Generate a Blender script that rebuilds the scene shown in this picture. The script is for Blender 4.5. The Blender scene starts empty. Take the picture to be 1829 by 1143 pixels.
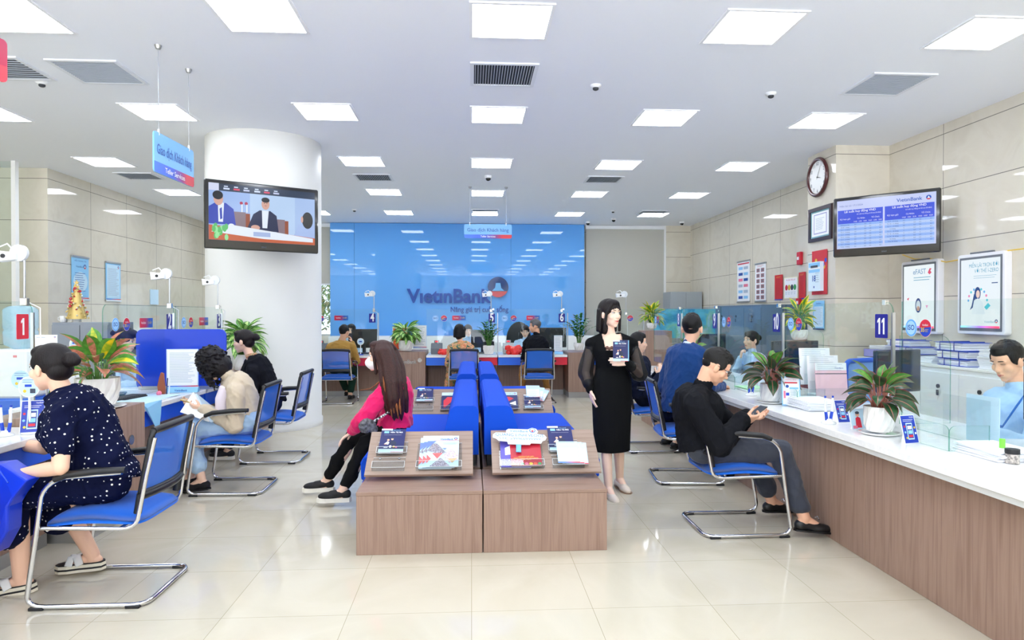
import bpy, math, random
import numpy as np
from mathutils import Vector, Matrix
scene = bpy.context.scene
COL = scene.collection
# ---------------------------------------------------------------- camera, world, exposure
CAM = Vector((0, 0, 1.46)); FPX = 1200.0
YAW = math.atan(72.5/FPX); PIT = math.atan(10.5/FPX)
cd = bpy.data.cameras.new('camera'); cam = bpy.data.objects.new('camera', cd); COL.objects.link(cam)
cam.location = CAM; cam.rotation_euler = (math.pi/2-PIT, 0, -YAW)
cd.sensor_width = 36; cd.lens = 36*FPX/1829; cd.clip_end = 200
scene.camera = cam
world = bpy.data.worlds.new('world'); scene.world = world; world.use_nodes = True
bg = world.node_tree.nodes['Background']
bg.inputs[1].default_value = 3.2
_wn = world.node_tree.nodes; _wl = world.node_tree.links     # hazy sky above; lower half brightened as added fill for the ceiling
_tc = _wn.new('ShaderNodeTexCoord'); _sx = _wn.new('ShaderNodeSeparateXYZ'); _cr = _wn.new('ShaderNodeValToRGB')
_wl.new(_tc.outputs['Generated'], _sx.inputs[0]); _mr = _wn.new('ShaderNodeMapRange'); _mr.inputs[1].default_value = -.25; _mr.inputs[2].default_value = .25
_wl.new(_sx.outputs[2], _mr.inputs[0]); _wl.new(_mr.outputs[0], _cr.inputs[0]); _wl.new(_cr.outputs[0], bg.inputs[0])
_cr.color_ramp.elements[0].color = (2.75, 2.9, 3.2, 1); _cr.color_ramp.elements[0].position = .38
_cr.color_ramp.elements[1].color = (.30, .34, .38, 1); _cr.color_ramp.elements[1].position = .48
vs = scene.view_settings
vs.view_transform = 'Standard'; vs.look = 'None'; vs.gamma = 1; vs.exposure = 0.42; vs.use_curve_mapping = False
LAMP_STRENGTH = 12.0
scene.cycles.max_bounces = 12; scene.cycles.diffuse_bounces = 10; scene.cycles.transparent_max_bounces = 24
scene.cycles.caustics_reflective = False; scene.cycles.caustics_refractive = False
scene.cycles.sample_clamp_indirect = 4.0

_F = Vector((math.sin(YAW)*math.cos(PIT), math.cos(YAW)*math.cos(PIT), -math.sin(PIT)))
_R = Vector((math.cos(YAW), -math.sin(YAW), 0)); _U = _R.cross(_F)
def _ray(x, y): return _F + _R*((x-914.5)/FPX) - _U*((y-571.5)/FPX)
def ay(x, y, Y):
    "point at real depth Y along the sight line of a photograph point"
    d = _ray(x, y); return CAM + d*(Y/d.y)
def ax(x, y, X):
    d = _ray(x, y); return CAM + d*(X/d.x)
def az(x, y, z=0.0):
    d = _ray(x, y); return CAM + d*((z-CAM.z)/d.z)

# ---------------------------------------------------------------- materials
def lin(h):
    if isinstance(h, (tuple, list)): return tuple(h[:3]) + (1,)
    v = [int(h[i:i+2], 16)/255 for i in (0, 2, 4)]
    return tuple(c/12.92 if c <= .04045 else ((c+.055)/1.055)**2.4 for c in v) + (1,)
_mats = {}
def mat(name, hexc='808080', rough=.5, metal=0, spec=.5, emit=None, es=1, alpha=1, coat=0, sheen=0):
    if name in _mats: return _mats[name]
    m = bpy.data.materials.new(name); m.use_nodes = True; b = m.node_tree.nodes['Principled BSDF']
    b.inputs['Base Color'].default_value = lin(hexc); b.inputs['Roughness'].default_value = rough
    b.inputs['Metallic'].default_value = metal; b.inputs['Specular IOR Level'].default_value = spec
    if coat: b.inputs['Coat Weight'].default_value = coat; b.inputs['Coat Roughness'].default_value = .05
    if sheen: b.inputs['Sheen Weight'].default_value = sheen
    if emit: b.inputs['Emission Color'].default_value = lin(emit); b.inputs['Emission Strength'].default_value = es
    if alpha < 1: b.inputs['Alpha'].default_value = alpha
    m.diffuse_color = lin(hexc)
    _mats[name] = m; return m
def nodes(m):
    return m.node_tree.nodes, m.node_tree.links, m.node_tree.nodes['Principled BSDF']
def grad(m, fac_out, stops):
    n, l, b = nodes(m); r = n.new('ShaderNodeValToRGB'); l.new(fac_out, r.inputs[0])
    e = r.color_ramp.elements
    while len(e) < len(stops): e.new(.5)
    for k, (p, c) in enumerate(stops): e[k].position = p; e[k].color = lin(c)
    return r.outputs[0]
def noise_mat(name, stops, scale=(1, 1, 1), nscale=5, detail=4, rough=.5, bump=0, coords='Object', dist=0, spec=.5, **kw):
    if name in _mats: return _mats[name]
    m = mat(name, stops[0][1], rough, spec=spec, **kw); n, l, b = nodes(m)
    tc = n.new('ShaderNodeTexCoord'); mp = n.new('ShaderNodeMapping'); mp.inputs['Scale'].default_value = scale
    nz = n.new('ShaderNodeTexNoise'); nz.inputs['Scale'].default_value = nscale; nz.inputs['Detail'].default_value = detail
    nz.inputs['Distortion'].default_value = dist
    l.new(tc.outputs[coords], mp.inputs[0]); l.new(mp.outputs[0], nz.inputs['Vector'])
    l.new(grad(m, nz.outputs[0], stops), b.inputs['Base Color'])
    if bump:
        bm = n.new('ShaderNodeBump'); bm.inputs['Strength'].default_value = bump; bm.inputs['Distance'].default_value = .002
        l.new(nz.outputs[0], bm.inputs['Height']); l.new(bm.outputs[0], b.inputs['Normal'])
    return m
def cloth(name, hexc, rough=.85, n=260, bump=.25, sheen=.15):
    if name in _mats: return _mats[name]
    dk = max(lin(hexc)[:3]) < .06; m = mat(name, hexc, rough, spec=.12 if dk else .25, sheen=0 if dk else sheen); nd, l, b = nodes(m)
    tc = nd.new('ShaderNodeTexCoord'); nz = nd.new('ShaderNodeTexNoise'); nz.inputs['Scale'].default_value = n
    bm = nd.new('ShaderNodeBump'); bm.inputs['Strength'].default_value = bump; bm.inputs['Distance'].default_value = .001
    l.new(tc.outputs['Object'], nz.inputs['Vector']); l.new(nz.outputs[0], bm.inputs['Height']); l.new(bm.outputs[0], b.inputs['Normal'])
    return m
def glass(name, hexc, t=.93, rough=.0, refl=1.0):
    "thin sheet glass: tinted transmission plus a Fresnel mirror"
    if name in _mats: return _mats[name]
    m = bpy.data.materials.new(name); m.use_nodes = True; n = m.node_tree.nodes; l = m.node_tree.links; n.clear()
    o = n.new('ShaderNodeOutputMaterial'); mx = n.new('ShaderNodeMixShader'); tr = n.new('ShaderNodeBsdfTransparent')
    gl = n.new('ShaderNodeBsdfGlossy'); lw = n.new('ShaderNodeLayerWeight'); lw.inputs[0].default_value = .5
    pw = n.new('ShaderNodeMath'); pw.operation = 'POWER'; pw.inputs[1].default_value = 5
    ml = n.new('ShaderNodeMath'); ml.operation = 'MULTIPLY_ADD'; ml.inputs[1].default_value = .8*refl; ml.inputs[2].default_value = .045*refl
    c = lin(hexc); tr.inputs[0].default_value = (c[0]*t, c[1]*t, c[2]*t, 1); gl.inputs['Roughness'].default_value = rough
    l.new(lw.outputs['Facing'], pw.inputs[0]); l.new(pw.outputs[0], ml.inputs[0]); l.new(ml.outputs[0], mx.inputs[0]); l.new(tr.outputs[0], mx.inputs[1]); l.new(gl.outputs[0], mx.inputs[2]); l.new(mx.outputs[0], o.inputs[0])
    m.diffuse_color = c; _mats[name] = m; return m
def tile_mat(name, ax_u, pu, pv, w, h, mortar, stops, line, rough, veins=2.2, spec=.5, coat=0):
    m = mat(name, stops[0][1], rough, spec=spec, coat=coat); n, l, b = nodes(m)
    tc = n.new('ShaderNodeTexCoord'); sp = n.new('ShaderNodeSeparateXYZ'); l.new(tc.outputs['Object'], sp.inputs[0])
    cb = n.new('ShaderNodeCombineXYZ')
    def off(sock, d, dst):
        a = n.new('ShaderNodeMath'); a.operation = 'ADD'; a.inputs[1].default_value = d; l.new(sock, a.inputs[0]); l.new(a.outputs[0], dst)
    if ax_u[0] == 'xy':
        ad = n.new('ShaderNodeMath'); ad.operation = 'ADD'; l.new(sp.outputs[0], ad.inputs[0]); l.new(sp.outputs[1], ad.inputs[1]); off(ad.outputs[0], -pu, cb.inputs[0])
    else: off(sp.outputs[ax_u[0]], -pu, cb.inputs[0])
    off(sp.outputs[ax_u[1]], -pv, cb.inputs[1])
    bt = n.new('ShaderNodeTexBrick'); bt.offset = 0; bt.inputs['Scale'].default_value = 1
    bt.inputs['Mortar Size'].default_value = mortar; bt.inputs['Mortar Smooth'].default_value = 0; bt.inputs['Bias'].default_value = 0
    bt.inputs['Brick Width'].default_value = w; bt.inputs['Row Height'].default_value = h
    bt.inputs['Color1'].default_value = (1, 1, 1, 1); bt.inputs['Color2'].default_value = (.93, .93, .93, 1)
    l.new(cb.outputs[0], bt.inputs['Vector'])
    nz = n.new('ShaderNodeTexNoise'); nz.inputs['Scale'].default_value = veins; nz.inputs['Detail'].default_value = 8; nz.inputs['Distortion'].default_value = 1.2
    l.new(tc.outputs['Object'], nz.inputs['Vector'])
    c = grad(m, nz.outputs[0], stops)
    mu = n.new('ShaderNodeMixRGB'); mu.blend_type = 'MULTIPLY'; mu.inputs[0].default_value = .6; l.new(c, mu.inputs[1]); l.new(bt.outputs['Color'], mu.inputs[2])
    mx = n.new('ShaderNodeMixRGB'); mx.inputs[2].default_value = lin(line); l.new(bt.outputs['Fac'], mx.inputs[0]); l.new(mu.outputs[0], mx.inputs[1])
    l.new(mx.outputs[0], b.inputs['Base Color'])
    return m
def ramp_axis(name, axis, a, b_, stops, rough=.3, emit=0):
    "colour printed along one axis of the object"
    if name in _mats: return _mats[name]
    m = mat(name, stops[0][1], rough); n, l, b = nodes(m)
    tc = n.new('ShaderNodeTexCoord'); sp = n.new('ShaderNodeSeparateXYZ'); l.new(tc.outputs['Object'], sp.inputs[0])
    mr = n.new('ShaderNodeMapRange'); mr.inputs[1].default_value = a; mr.inputs[2].default_value = b_
    l.new(sp.outputs[axis], mr.inputs[0]); c = grad(m, mr.outputs[0], stops); l.new(c, b.inputs['Base Color'])
    if emit: l.new(c, b.inputs['Emission Color']); b.inputs['Emission Strength'].default_value = emit
    return m

WHITE = mat('white_paint', 'F2F2F0', .45)
CHROME = mat('chrome', 'D8D8DA', .12, 1)
STEEL = mat('brushed_steel', 'B9BCC0', .3, 1)
BLACKP = mat('black_plastic', '17181C', .4)
GREYP = mat('grey_plastic', '6A7078', .5)
DARKG = mat('dark_grey_plastic', '34373D', .45)
WHITEP = mat('white_plastic', 'F0F2F4', .3)
PAPER = mat('paper', 'F4F6FA', .7)
PAPERB = mat('blue_tinted_paper', 'CFE4F8', .7)
NAVY = mat('navy_print', '16205E', .4)
NUMB = mat('number_blue', '10128C', .35)
SKYB = mat('sky_blue_print', '8CC8F2', .45)
PALEB = mat('pale_blue_print', 'C6E4F8', .5)
REDP = mat('red_print', 'D0213A', .45)
ORANGE = mat('orange_print', 'E85A28', .5)
YELLOW = mat('yellow_print', 'F0E93A', .5)
INKB = mat('blue_ink', '1B4FA8', .5)
INKD = mat('dark_ink', '3A4354', .6)
INKL = mat('pale_ink', 'A9B8CC', .6)
GOLD = mat('gold_print', 'E8C33A', .35, .3)
GREENP = mat('green_print', '3FA05A', .5)
PINKP = mat('pink_print', 'E87A9A', .5)
SKINP = mat('skin_print', 'E4B49A', .6)
ROYAL = mat('royal_blue_print', '1E46C0', .4)
SOIL = noise_mat('soil', [(.3, '2A1B12'), (.7, '4A3424')], nscale=60, rough=.95, bump=.6)
WOODM = noise_mat('brown_woodgrain_laminate', [(.25, '846859'), (.45, '94786A'), (.58, '9E8273'), (.8, '876B5C')], scale=(14, 14, .55), nscale=3.2, detail=7, dist=.7, rough=.42)
WOODTOP = noise_mat('brown_woodgrain_top', [(.25, '7E6456'), (.5, '987D6E'), (.8, '86695A')], scale=(1, 14, 14), nscale=3, detail=7, dist=.6, rough=.38)
QUARTZ = noise_mat('white_quartz_top', [(.4, 'F3F4F6'), (.6, 'F9F9FA')], nscale=40, rough=.12)
SOFAB = cloth('royal_blue_sofa_fabric', '0A48C6', .85, 300, .3, 0)
SEATB = cloth('blue_seat_fabric', '0E62D0', .8, 500, .4)
GLASSM = glass('clear_glass', 'FAFEFD', .995, 0, .65)
GLASSE = glass('glass_edge_green', 'A8DCCB', .95)
ACRYL = glass('clear_acrylic', 'FAFCFD', .99, .02, .7)
BPANE = glass('dark_glass', '50606A', .9)
def mesh_fabric():
    m = bpy.data.materials.new('blue_mesh_fabric'); m.use_nodes = True; n = m.node_tree.nodes; l = m.node_tree.links
    b = n['Principled BSDF']; b.inputs['Base Color'].default_value = lin('2874E6'); b.inputs['Roughness'].default_value = .6
    b.inputs['Alpha'].default_value = .68; m.diffuse_color = lin('1264D6'); return m
MESHB = mesh_fabric()
BRAND = ramp_axis('brand_gradient_x', 0, 0, 1, [(.0, '2C7BF0'), (.45, '2C5BE0'), (.7, '7A2A8C'), (.85, 'D8243C')])

# ---------------------------------------------------------------- mesh building
class MB:
    def __init__(s): s.v = []; s.f = []; s.m = []; s.sm = []; s.mats = []; s.T = Matrix.Identity(4)
    def mi(s, m):
        if m not in s.mats: s.mats.append(m)
        return s.mats.index(m)
    def add(s, vs, fs, m, smooth=False):
        o = len(s.v); s.v += [tuple(s.T @ Vector(p)) for p in vs]; k = s.mi(m)
        for f in fs: s.f.append(tuple(i+o for i in f)); s.m.append(k); s.sm.append(smooth)
        return s
    def box(s, c, d, m, rz=0, bev=0):
        x, y, z = [q/2 for q in d]; R = Matrix.Rotation(rz, 3, 'Z'); c = Vector(c)
        if bev > 0:
            b = min(bev, x*.9, y*.9, z*.9); vs = []; fs = []
            for sx in (-1, 1):
                for sy in (-1, 1):
                    for sz in (-1, 1):
                        vs += [(sx*x, sy*(y-b), sz*(z-b)), (sx*(x-b), sy*y, sz*(z-b)), (sx*(x-b), sy*(y-b), sz*z)]
            def I(sx, sy, sz, k): return (((sx+1)//2)*4+((sy+1)//2)*2+(sz+1)//2)*3+k
            for q in (-1, 1):
                fs.append([I(q, -1, -1, 0), I(q, 1, -1, 0), I(q, 1, 1, 0), I(q, -1, 1, 0)][::q])
                fs.append([I(-1, q, -1, 1), I(-1, q, 1, 1), I(1, q, 1, 1), I(1, q, -1, 1)][::q])
                fs.append([I(-1, -1, q, 2), I(1, -1, q, 2), I(1, 1, q, 2), I(-1, 1, q, 2)][::q])
            for a in (-1, 1):
                for b2 in (-1, 1):
                    fs.append([I(a, b2, -1, 0), I(a, b2, 1, 0), I(a, b2, 1, 1), I(a, b2, -1, 1)][::-a*b2])
                    fs.append([I(a, -1, b2, 0), I(a, -1, b2, 2), I(a, 1, b2, 2), I(a, 1, b2, 0)][::a*b2])
                    fs.append([I(-1, a, b2, 1), I(1, a, b2, 1), I(1, a, b2, 2), I(-1, a, b2, 2)][::-a*b2])
                    for c2 in (-1, 1):
                        fs.append([I(a, b2, c2, 0), I(a, b2, c2, 1), I(a, b2, c2, 2)][::a*b2*c2])
            return s.add([c+R@Vector(p) for p in vs], fs, m)
        vs = [c+R@Vector((i*x, j*y, k*z)) for i in (-1, 1) for j in (-1, 1) for k in (-1, 1)]
        return s.add(vs, [(0, 1, 3, 2), (4, 6, 7, 5), (0, 4, 5, 1), (2, 3, 7, 6), (0, 2, 6, 4), (1, 5, 7, 3)], m)
    def span(s, a, b, m, bev=0):
        return s.box([(p+q)/2 for p, q in zip(a, b)], [abs(q-p) for p, q in zip(a, b)], m, bev=bev)
    def tube(s, pts, r, m, n=10, closed=False, caps=True, flat=1, side=None):
        pts = [Vector(p) for p in pts]; N = len(pts); vs = []; fs = []
        rr = r if isinstance(r, (list, tuple)) else [r]*N
        prev = None
        for i, p in enumerate(pts):
            if closed: t = (pts[(i+1) % N]-pts[i-1])
            else: t = pts[min(i+1, N-1)]-pts[max(i-1, 0)]
            t = t.normalized() if t.length > 1e-9 else Vector((0, 0, 1))
            if side is not None: u = Vector(side)
            elif prev is None: u = Vector((0, 0, 1)) if abs(t.z) < .9 else Vector((1, 0, 0))
            else: u = prev
            u = (u-t*u.dot(t)); u = u.normalized() if u.length > 1e-6 else t.orthogonal().normalized(); prev = u; w = t.cross(u)
            for k in range(n):
                a = 2*math.pi*k/n; vs.append(p+u*(math.cos(a)*rr[i])+w*(math.sin(a)*rr[i]*flat))
        for i in range(N if closed else N-1):
            j = (i+1) % N
            for k in range(n): fs.append((i*n+k, i*n+(k+1) % n, j*n+(k+1) % n, j*n+k))
        s.add(vs, fs, m, True)
        if caps and not closed:
            s.add(vs[:n], [tuple(range(n))[::-1]], m); s.add(vs[-n:], [tuple(range(n))], m)
        return s
    def cyl(s, a, b, r, m, n=20, r2=None): return s.tube([a, b], [r, r if r2 is None else r2], m, n)
    def lathe(s, c, prof, m, n=28, caps=True, rf=None):
        c = Vector(c); vs = []; fs = []
        for i, (r, z) in enumerate(prof):
            for k in range(n):
                a = 2*math.pi*k/n; q = r*(rf(k, i) if rf else 1); vs.append(c+Vector((q*math.cos(a), q*math.sin(a), z)))
        for i in range(len(prof)-1):
            for k in range(n): fs.append((i*n+k, i*n+(k+1) % n, (i+1)*n+(k+1) % n, (i+1)*n+k))
        s.add(vs, fs, m, rf is None)
        if caps:
            s.add(vs[:n], [tuple(range(n))[::-1]], m); s.add(vs[-n:], [tuple(range(n))], m)
        return s
    def ell(s, c, r, m, nu=16, nv=10, M=None):
        c = Vector(c); vs = []; fs = []; r = (r, r, r) if not isinstance(r, (tuple, list)) else r
        for i in range(nv+1):
            t = math.pi*i/nv
            for k in range(nu):
                a = 2*math.pi*k/nu; p = Vector((r[0]*math.sin(t)*math.cos(a), r[1]*math.sin(t)*math.sin(a), r[2]*math.cos(t)))
                if M is not None: p = M @ p
                vs.append(c+p)
        for i in range(nv):
            for k in range(nu):
                fs.append((i*nu+k, (i+1)*nu+k, (i+1)*nu+(k+1) % nu, i*nu+(k+1) % nu))
        return s.add(vs, fs, m, True)
    def poly(s, pts, m, depth=None):
        "polygon; extruded by the vector depth if given"
        pts = [Vector(p) for p in pts]; n = len(pts)
        if depth is None: return s.add(pts, [tuple(range(n))], m)
        d = Vector(depth); vs = pts+[p+d for p in pts]
        fs = [tuple(range(n))[::-1], tuple(range(n, 2*n))]+[(i, (i+1) % n, n+(i+1) % n, n+i) for i in range(n)]
        return s.add(vs, fs, m)
    def text(s, body, x, z, h, m, d=0, align='LEFT', w=None, bold=0, y=0, depth=0):
        vs, fs, bb = text_mesh(body, bold)
        k = h/bb[4]; W = (bb[2]-bb[0])*k; kx = k
        if w: kx = w/max(bb[2]-bb[0], 1e-6); W = w
        ox = x-(W/2 if align == 'CENTER' else W if align == 'RIGHT' else 0)
        pts = [(ox+(p[0]-bb[0])*kx, y-d, z+p[1]*k) for p in vs]
        if depth:
            n = len(pts); bk = [(a, b_+depth, c) for a, b_, c in pts]
            cnt = {}
            for f in fs:
                for i in range(len(f)):
                    e = (f[i], f[(i+1) % len(f)]); cnt[e] = 1
            rim = [(b_, a, a+n, b_+n) for (a, b_) in cnt if (b_, a) not in cnt]
            return s.add(pts+bk, list(fs)+[tuple(i+n for i in f[::-1]) for f in fs]+rim, m)
        return s.add(pts, fs, m)
    def build(s, name, parent=None, loc=(0, 0, 0), rz=0, bevel=0, bseg=2, world=False):
        me = bpy.data.meshes.new(name); me.from_pydata(s.v, [], s.f)
        for m in s.mats: me.materials.append(m)
        me.polygons.foreach_set('material_index', s.m); me.polygons.foreach_set('use_smooth', s.sm); me.update()
        o = bpy.data.objects.new(name, me); COL.objects.link(o)
        if parent is not None:
            o.parent = parent
            if world: o.location = -parent.location
            else: o.location = loc; o.rotation_euler = (0, 0, rz)
        else: o.location = loc; o.rotation_euler = (0, 0, rz)
        if bevel:
            b = o.modifiers.new('bevel', 'BEVEL'); b.width = bevel; b.segments = bseg; b.limit_method = 'ANGLE'; b.angle_limit = .6
            b.harden_normals = False
        return o
_txt = {}
def text_mesh(body, bold=0):
    k = (body, bold)
    if k in _txt: return _txt[k]
    c = bpy.data.curves.new('t', 'FONT'); c.body = body; c.size = 1; c.offset = bold; c.resolution_u = 3
    o = bpy.data.objects.new('t', c); COL.objects.link(o); bpy.context.view_layer.update()
    me = o.to_mesh(); vs = [tuple(v.co) for v in me.vertices]; fs = [tuple(p.vertices) for p in me.polygons]
    o.to_mesh_clear(); bpy.data.objects.remove(o); bpy.data.curves.remove(c)
    if not vs: vs = [(0, 0, 0), (1, 0, 0), (0, 1, 0)]; fs = []
    xs = [v[0] for v in vs]; ys = [v[1] for v in vs]
    _txt[k] = (vs, fs, (min(xs), min(ys), max(xs), max(ys), .73)); return _txt[k]

def tag(o, label=None, cat=None, group=None, kind=None):
    if label: o['label'] = label
    if cat: o['category'] = cat
    if group: o['group'] = group
    if kind: o['kind'] = kind
    return o
def thing(name, label, cat, loc=(0, 0, 0), rz=0, group=None):
    o = bpy.data.objects.new(name, None); COL.objects.link(o); o.empty_display_size = .1
    o.location = loc; o.rotation_euler = (0, 0, rz); return tag(o, label, cat, group)
def struct(o): o['kind'] = 'structure'; return o
def copy_tree(o, parent=None):
    c = o.copy(); COL.objects.link(c)
    if parent is not None: c.parent = parent
    for ch in list(o.children): copy_tree(ch, c)
    return c
def orient(o, origin, xdir, up=(0, 0, 1)):
    "set a flat thing built in local XZ (front face towards local -Y) at origin with x along xdir"
    x = Vector(xdir).normalized(); z = Vector(up); z = (z-x*z.dot(x)).normalized(); y = z.cross(x)
    M = Matrix((x, y, z)).transposed().to_4x4(); M.translation = Vector(origin); o.matrix_world = M
    o.location = M.translation; o.rotation_euler = M.to_euler(); return o

# ---- printed art: everything in one mesh, x right, z up, front towards -y
class Art(MB):
    def __init__(s, w, h, m, t=.004, corner=0):
        super().__init__(); s.w = w; s.h = h; s.k = 0
        if corner: s.poly([(x, 0, z) for x, z in rrect(0, 0, w, h, corner)], m, (0, t, 0))
        else: s.span((0, 0, 0), (w, t, h), m)
    def _d(s): s.k += 1; return .0004*min(s.k, 6)+.00003*s.k
    def r(s, x0, z0, x1, z1, m):
        d = s._d(); W, H = s.w, s.h; return s.poly([(x0*W, -d, z0*H), (x1*W, -d, z0*H), (x1*W, -d, z1*H), (x0*W, -d, z1*H)], m)
    def e(s, cx, cz, r, m, rz=None, n=22, a0=0, a1=2*math.pi):
        d = s._d(); W, H = s.w, s.h; rz = r if rz is None else rz
        return s.poly([(cx*W+r*math.cos(a0+(a1-a0)*k/n), -d, cz*H+rz*math.sin(a0+(a1-a0)*k/n)) for k in range(n if a1-a0 > 6.2 else n+1)], m)
    def p(s, pts, m):
        d = s._d(); return s.poly([(x*s.w, -d, z*s.h) for x, z in pts], m)
    def t(s, body, x, z, hh, m, align='LEFT', w=None, bold=0):
        return s.text(body, x*s.w, z*s.h, hh*s.h, m, d=s._d(), align=align, w=w*s.w if w else None, bold=bold)
    def lines(s, x0, x1, z0, z1, n, m, frac=.35, seed=1, rag=.3):
        rnd = random.Random(seed); d = s._d(); W, H = s.w, s.h
        for i in range(n):
            zz = z0+(z1-z0)*i/max(n-1, 1); hh = abs(z1-z0)/max(n, 1)*frac; xe = x1-(x1-x0)*rag*rnd.random()
            s.poly([(x0*W, -d, zz*H), (xe*W, -d, zz*H), (xe*W, -d, (zz+hh)*H), (x0*W, -d, (zz+hh)*H)], m)
def rrect(x0, z0, x1, z1, r, n=5):
    out = []
    for cx, cz, a in ((x1-r, z1-r, 0), (x0+r, z1-r, 90), (x0+r, z0+r, 180), (x1-r, z0+r, 270)):
        for k in range(n+1): t = math.radians(a+90*k/n); out.append((cx+r*math.cos(t), cz+r*math.sin(t)))
    return out[::-1]
def logo_ball(a, cx, cz, r, dark=INKB, red=REDP, light=WHITEP):
    "round bank emblem: ring with a stepped square-holed mark, red lower segment"
    a.e(cx, cz, r, dark); a.e(cx, cz, r*.98, red, a0=math.radians(205), a1=math.radians(335))
    a.p([(cx-r*.62/a.w, cz-r*.38/a.h), (cx+r*.62/a.w, cz-r*.38/a.h), (cx+r*.28/a.w, cz-r*.02/a.h), (cx+r*.2/a.w, cz+r*.5/a.h), (cx-r*.2/a.w, cz+r*.5/a.h), (cx-r*.28/a.w, cz-r*.02/a.h)], light)
# ================================================================ the setting
CEIL = 3.71
WALLSTOPS = [(.3, 'D6CEBD'), (.5, 'DDD6C6'), (.7, 'D9D1C0'), (.78, 'E4DFD2')]
floor_m = tile_mat('cream_floor_tile', (0, 1), .0, 3.29, .6, .6, .0014, [(.3, 'C8C1AE'), (.5, 'CEC7B5'), (.72, 'C5BDA8')], 'A39A82', .07, veins=1.4)
wl_m = tile_mat('marble_wall_left', (1, 2), 11.96, .35, 1.2, .64, .004, WALLSTOPS, '77736A', .03)
wb_m = tile_mat('marble_wall_back', ('xy', 2), .95, .35, 1.2, .64, .004, WALLSTOPS, '77736A', .03)
wr_m = tile_mat('marble_wall_right', (1, 2), 11.85, .39, 1.2, .64, .004, WALLSTOPS, '77736A', .03)
wr2_m = tile_mat('marble_wall_front', (1, 2), 7.65, .39, 2.4, .64, .004, WALLSTOPS, '77736A', .03)
wp_m = tile_mat('marble_pillar', ('xy', 2), 12.2, .39, 3.0, .64, .004, WALLSTOPS, '77736A', .03)
ceil_m = mat('ceiling_paint', 'F3F7FF', .7)
colm = mat('column_paint', 'D9D9D4', .45)
def sbox(name, a, b, m): return struct(MB().span(a, b, m).build(name))
YB, YF = 17.0, -6.5
sbox('floor', (-9.2, YF, -.1), (5.9, YB+.3, 0), floor_m)
sbox('ceiling', (-9.2, YF, CEIL), (5.9, YB+.3, CEIL+.12), ceil_m)
sbox('wall_left', (-6.82, 10.785, 0), (-6.52, YB, CEIL), wl_m)
sbox('wall_left_return', (-9.2, 10.79, 0), (-6.60, 11.05, CEIL), wb_m)
sbox('wall_left_front', (-9.2, YF, 0), (-9.0, 10.8, CEIL), wl_m)
sbox('wall_right', (5.58, 9.0, 0), (5.8, YB, CEIL), wr_m)
sbox('wall_right_front', (5.58, YF, 0), (5.8, 9.0, CEIL), wr2_m)
sbox('wall_pillar', (4.84, 8.68, 0), (5.6, 9.42, CEIL), wp_m)
sbox('wall_back_corner', (4.95, 16.85, 0), (5.6, YB+.1, CEIL), wb_m)
# back wall with a window opening on the left
w = MB(); w.span((-6.8, YB, 0), (-6.3, YB+.2, CEIL), wb_m).span((-6.3, YB, 0), (-3.45, YB+.2, .92), wb_m).span((-6.3, YB, 3.6), (-3.45, YB+.2, CEIL), wb_m).span((-3.45, YB, 0), (5.6, YB+.2, CEIL), wb_m)
struct(w.build('wall_back'))
w = MB()
for x in (-6.28, -5.3, -4.35, -3.48): w.box((x, YB+.1, 2.26), (.05, .06, 2.68), STEEL)
for z in (.94, 3.58): w.box((-4.87, YB+.1, z), (2.85, .06, .05), STEEL)
win = struct(w.build('window_1')); pn = MB().span((-6.25, YB+.095, .97), (-3.5, YB+.105, 3.56), GLASSM).build('pane', win)
# street front behind the camera: glazed bays between piers
w = MB()
for x in (-9, -5.4, -1.8, 1.8, 5.4): w.span((x-.25, YF-.2, 0), (x+.25, YF, CEIL), colm)
w.span((-9.2, YF-.2, 3.0), (5.8, YF, CEIL), colm)
struct(w.build('wall_front'))
w = MB().lathe((-2.72, 9.05, 0), [(.735, 0), (.735, .08), (.72, .082), (.72, CEIL)], colm, 72, caps=False)
struct(w.build('wall_column'))
BB = mat('baseboard_tile', 'A89E8C', .3)
sbox('baseboard_right', (5.55, 9.42, 0), (5.58, YB, .12), BB); sbox('baseboard_left', (-6.52, 10.8, 0), (-6.49, YB, .12), BB)
# blue glass feature wall in three sheets with the sign on it
BLUEG = mat('back_painted_blue_glass', '64A8EC', .02, spec=.45)
P_L, P_R = -3.46, 2.83; PY = 16.72
bp = thing('feature_panel', 'big glossy sky blue glass panel wall behind the back teller desks', 'wall panel', (0, PY, 0))
xs = [P_L, -2.87, .98, P_R]
for a, b in zip(xs, xs[1:]): MB().span((a+.003, 0, .0), (b-.003, .03, CEIL-.01), BLUEG).build('glass_sheet', bp)
MB().span((P_L+.02, .03, 0), (P_R-.02, .27, CEIL-.02), mat('panel_core', '3E86C0', .6)).build('backing', bp)
SIGNB = mat('sign_blue', '0B47A0', .3); 
ls = thing('wall_sign', 'raised dark blue bank name lettering with round emblem and slogan', 'sign', (0, PY, 0))
pa = ay(727, 540, PY); pb = ay(878, 540, PY); HL = 22*PY/FPX*1.0
w = MB(); w.text('VıetınBank', pa.x, ay(727, 540, PY).z, .345, SIGNB, align='LEFT', w=pb.x-pa.x, bold=.028, y=-.04, depth=.036); w.build('lettering', ls)
pc = ay(889.5, 513, PY); R_ = 18.3*PY/FPX
EMB = mat('emblem_blue', '123C78', .08, coat=1); EMR = mat('emblem_red', 'C4202E', .15, coat=1)
w = MB(); w.cyl((pc.x, -.06, pc.z), (pc.x, -.004, pc.z), R_, EMB, 48); w.build('emblem', ls)
w = MB(); w.poly([(pc.x+R_*.98*math.cos(math.radians(a)), -.064, pc.z+R_*.98*math.sin(math.radians(a))) for a in range(204, 337, 4)], EMR, (0, .01, 0))
w.build('emblem_base', ls)
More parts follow.
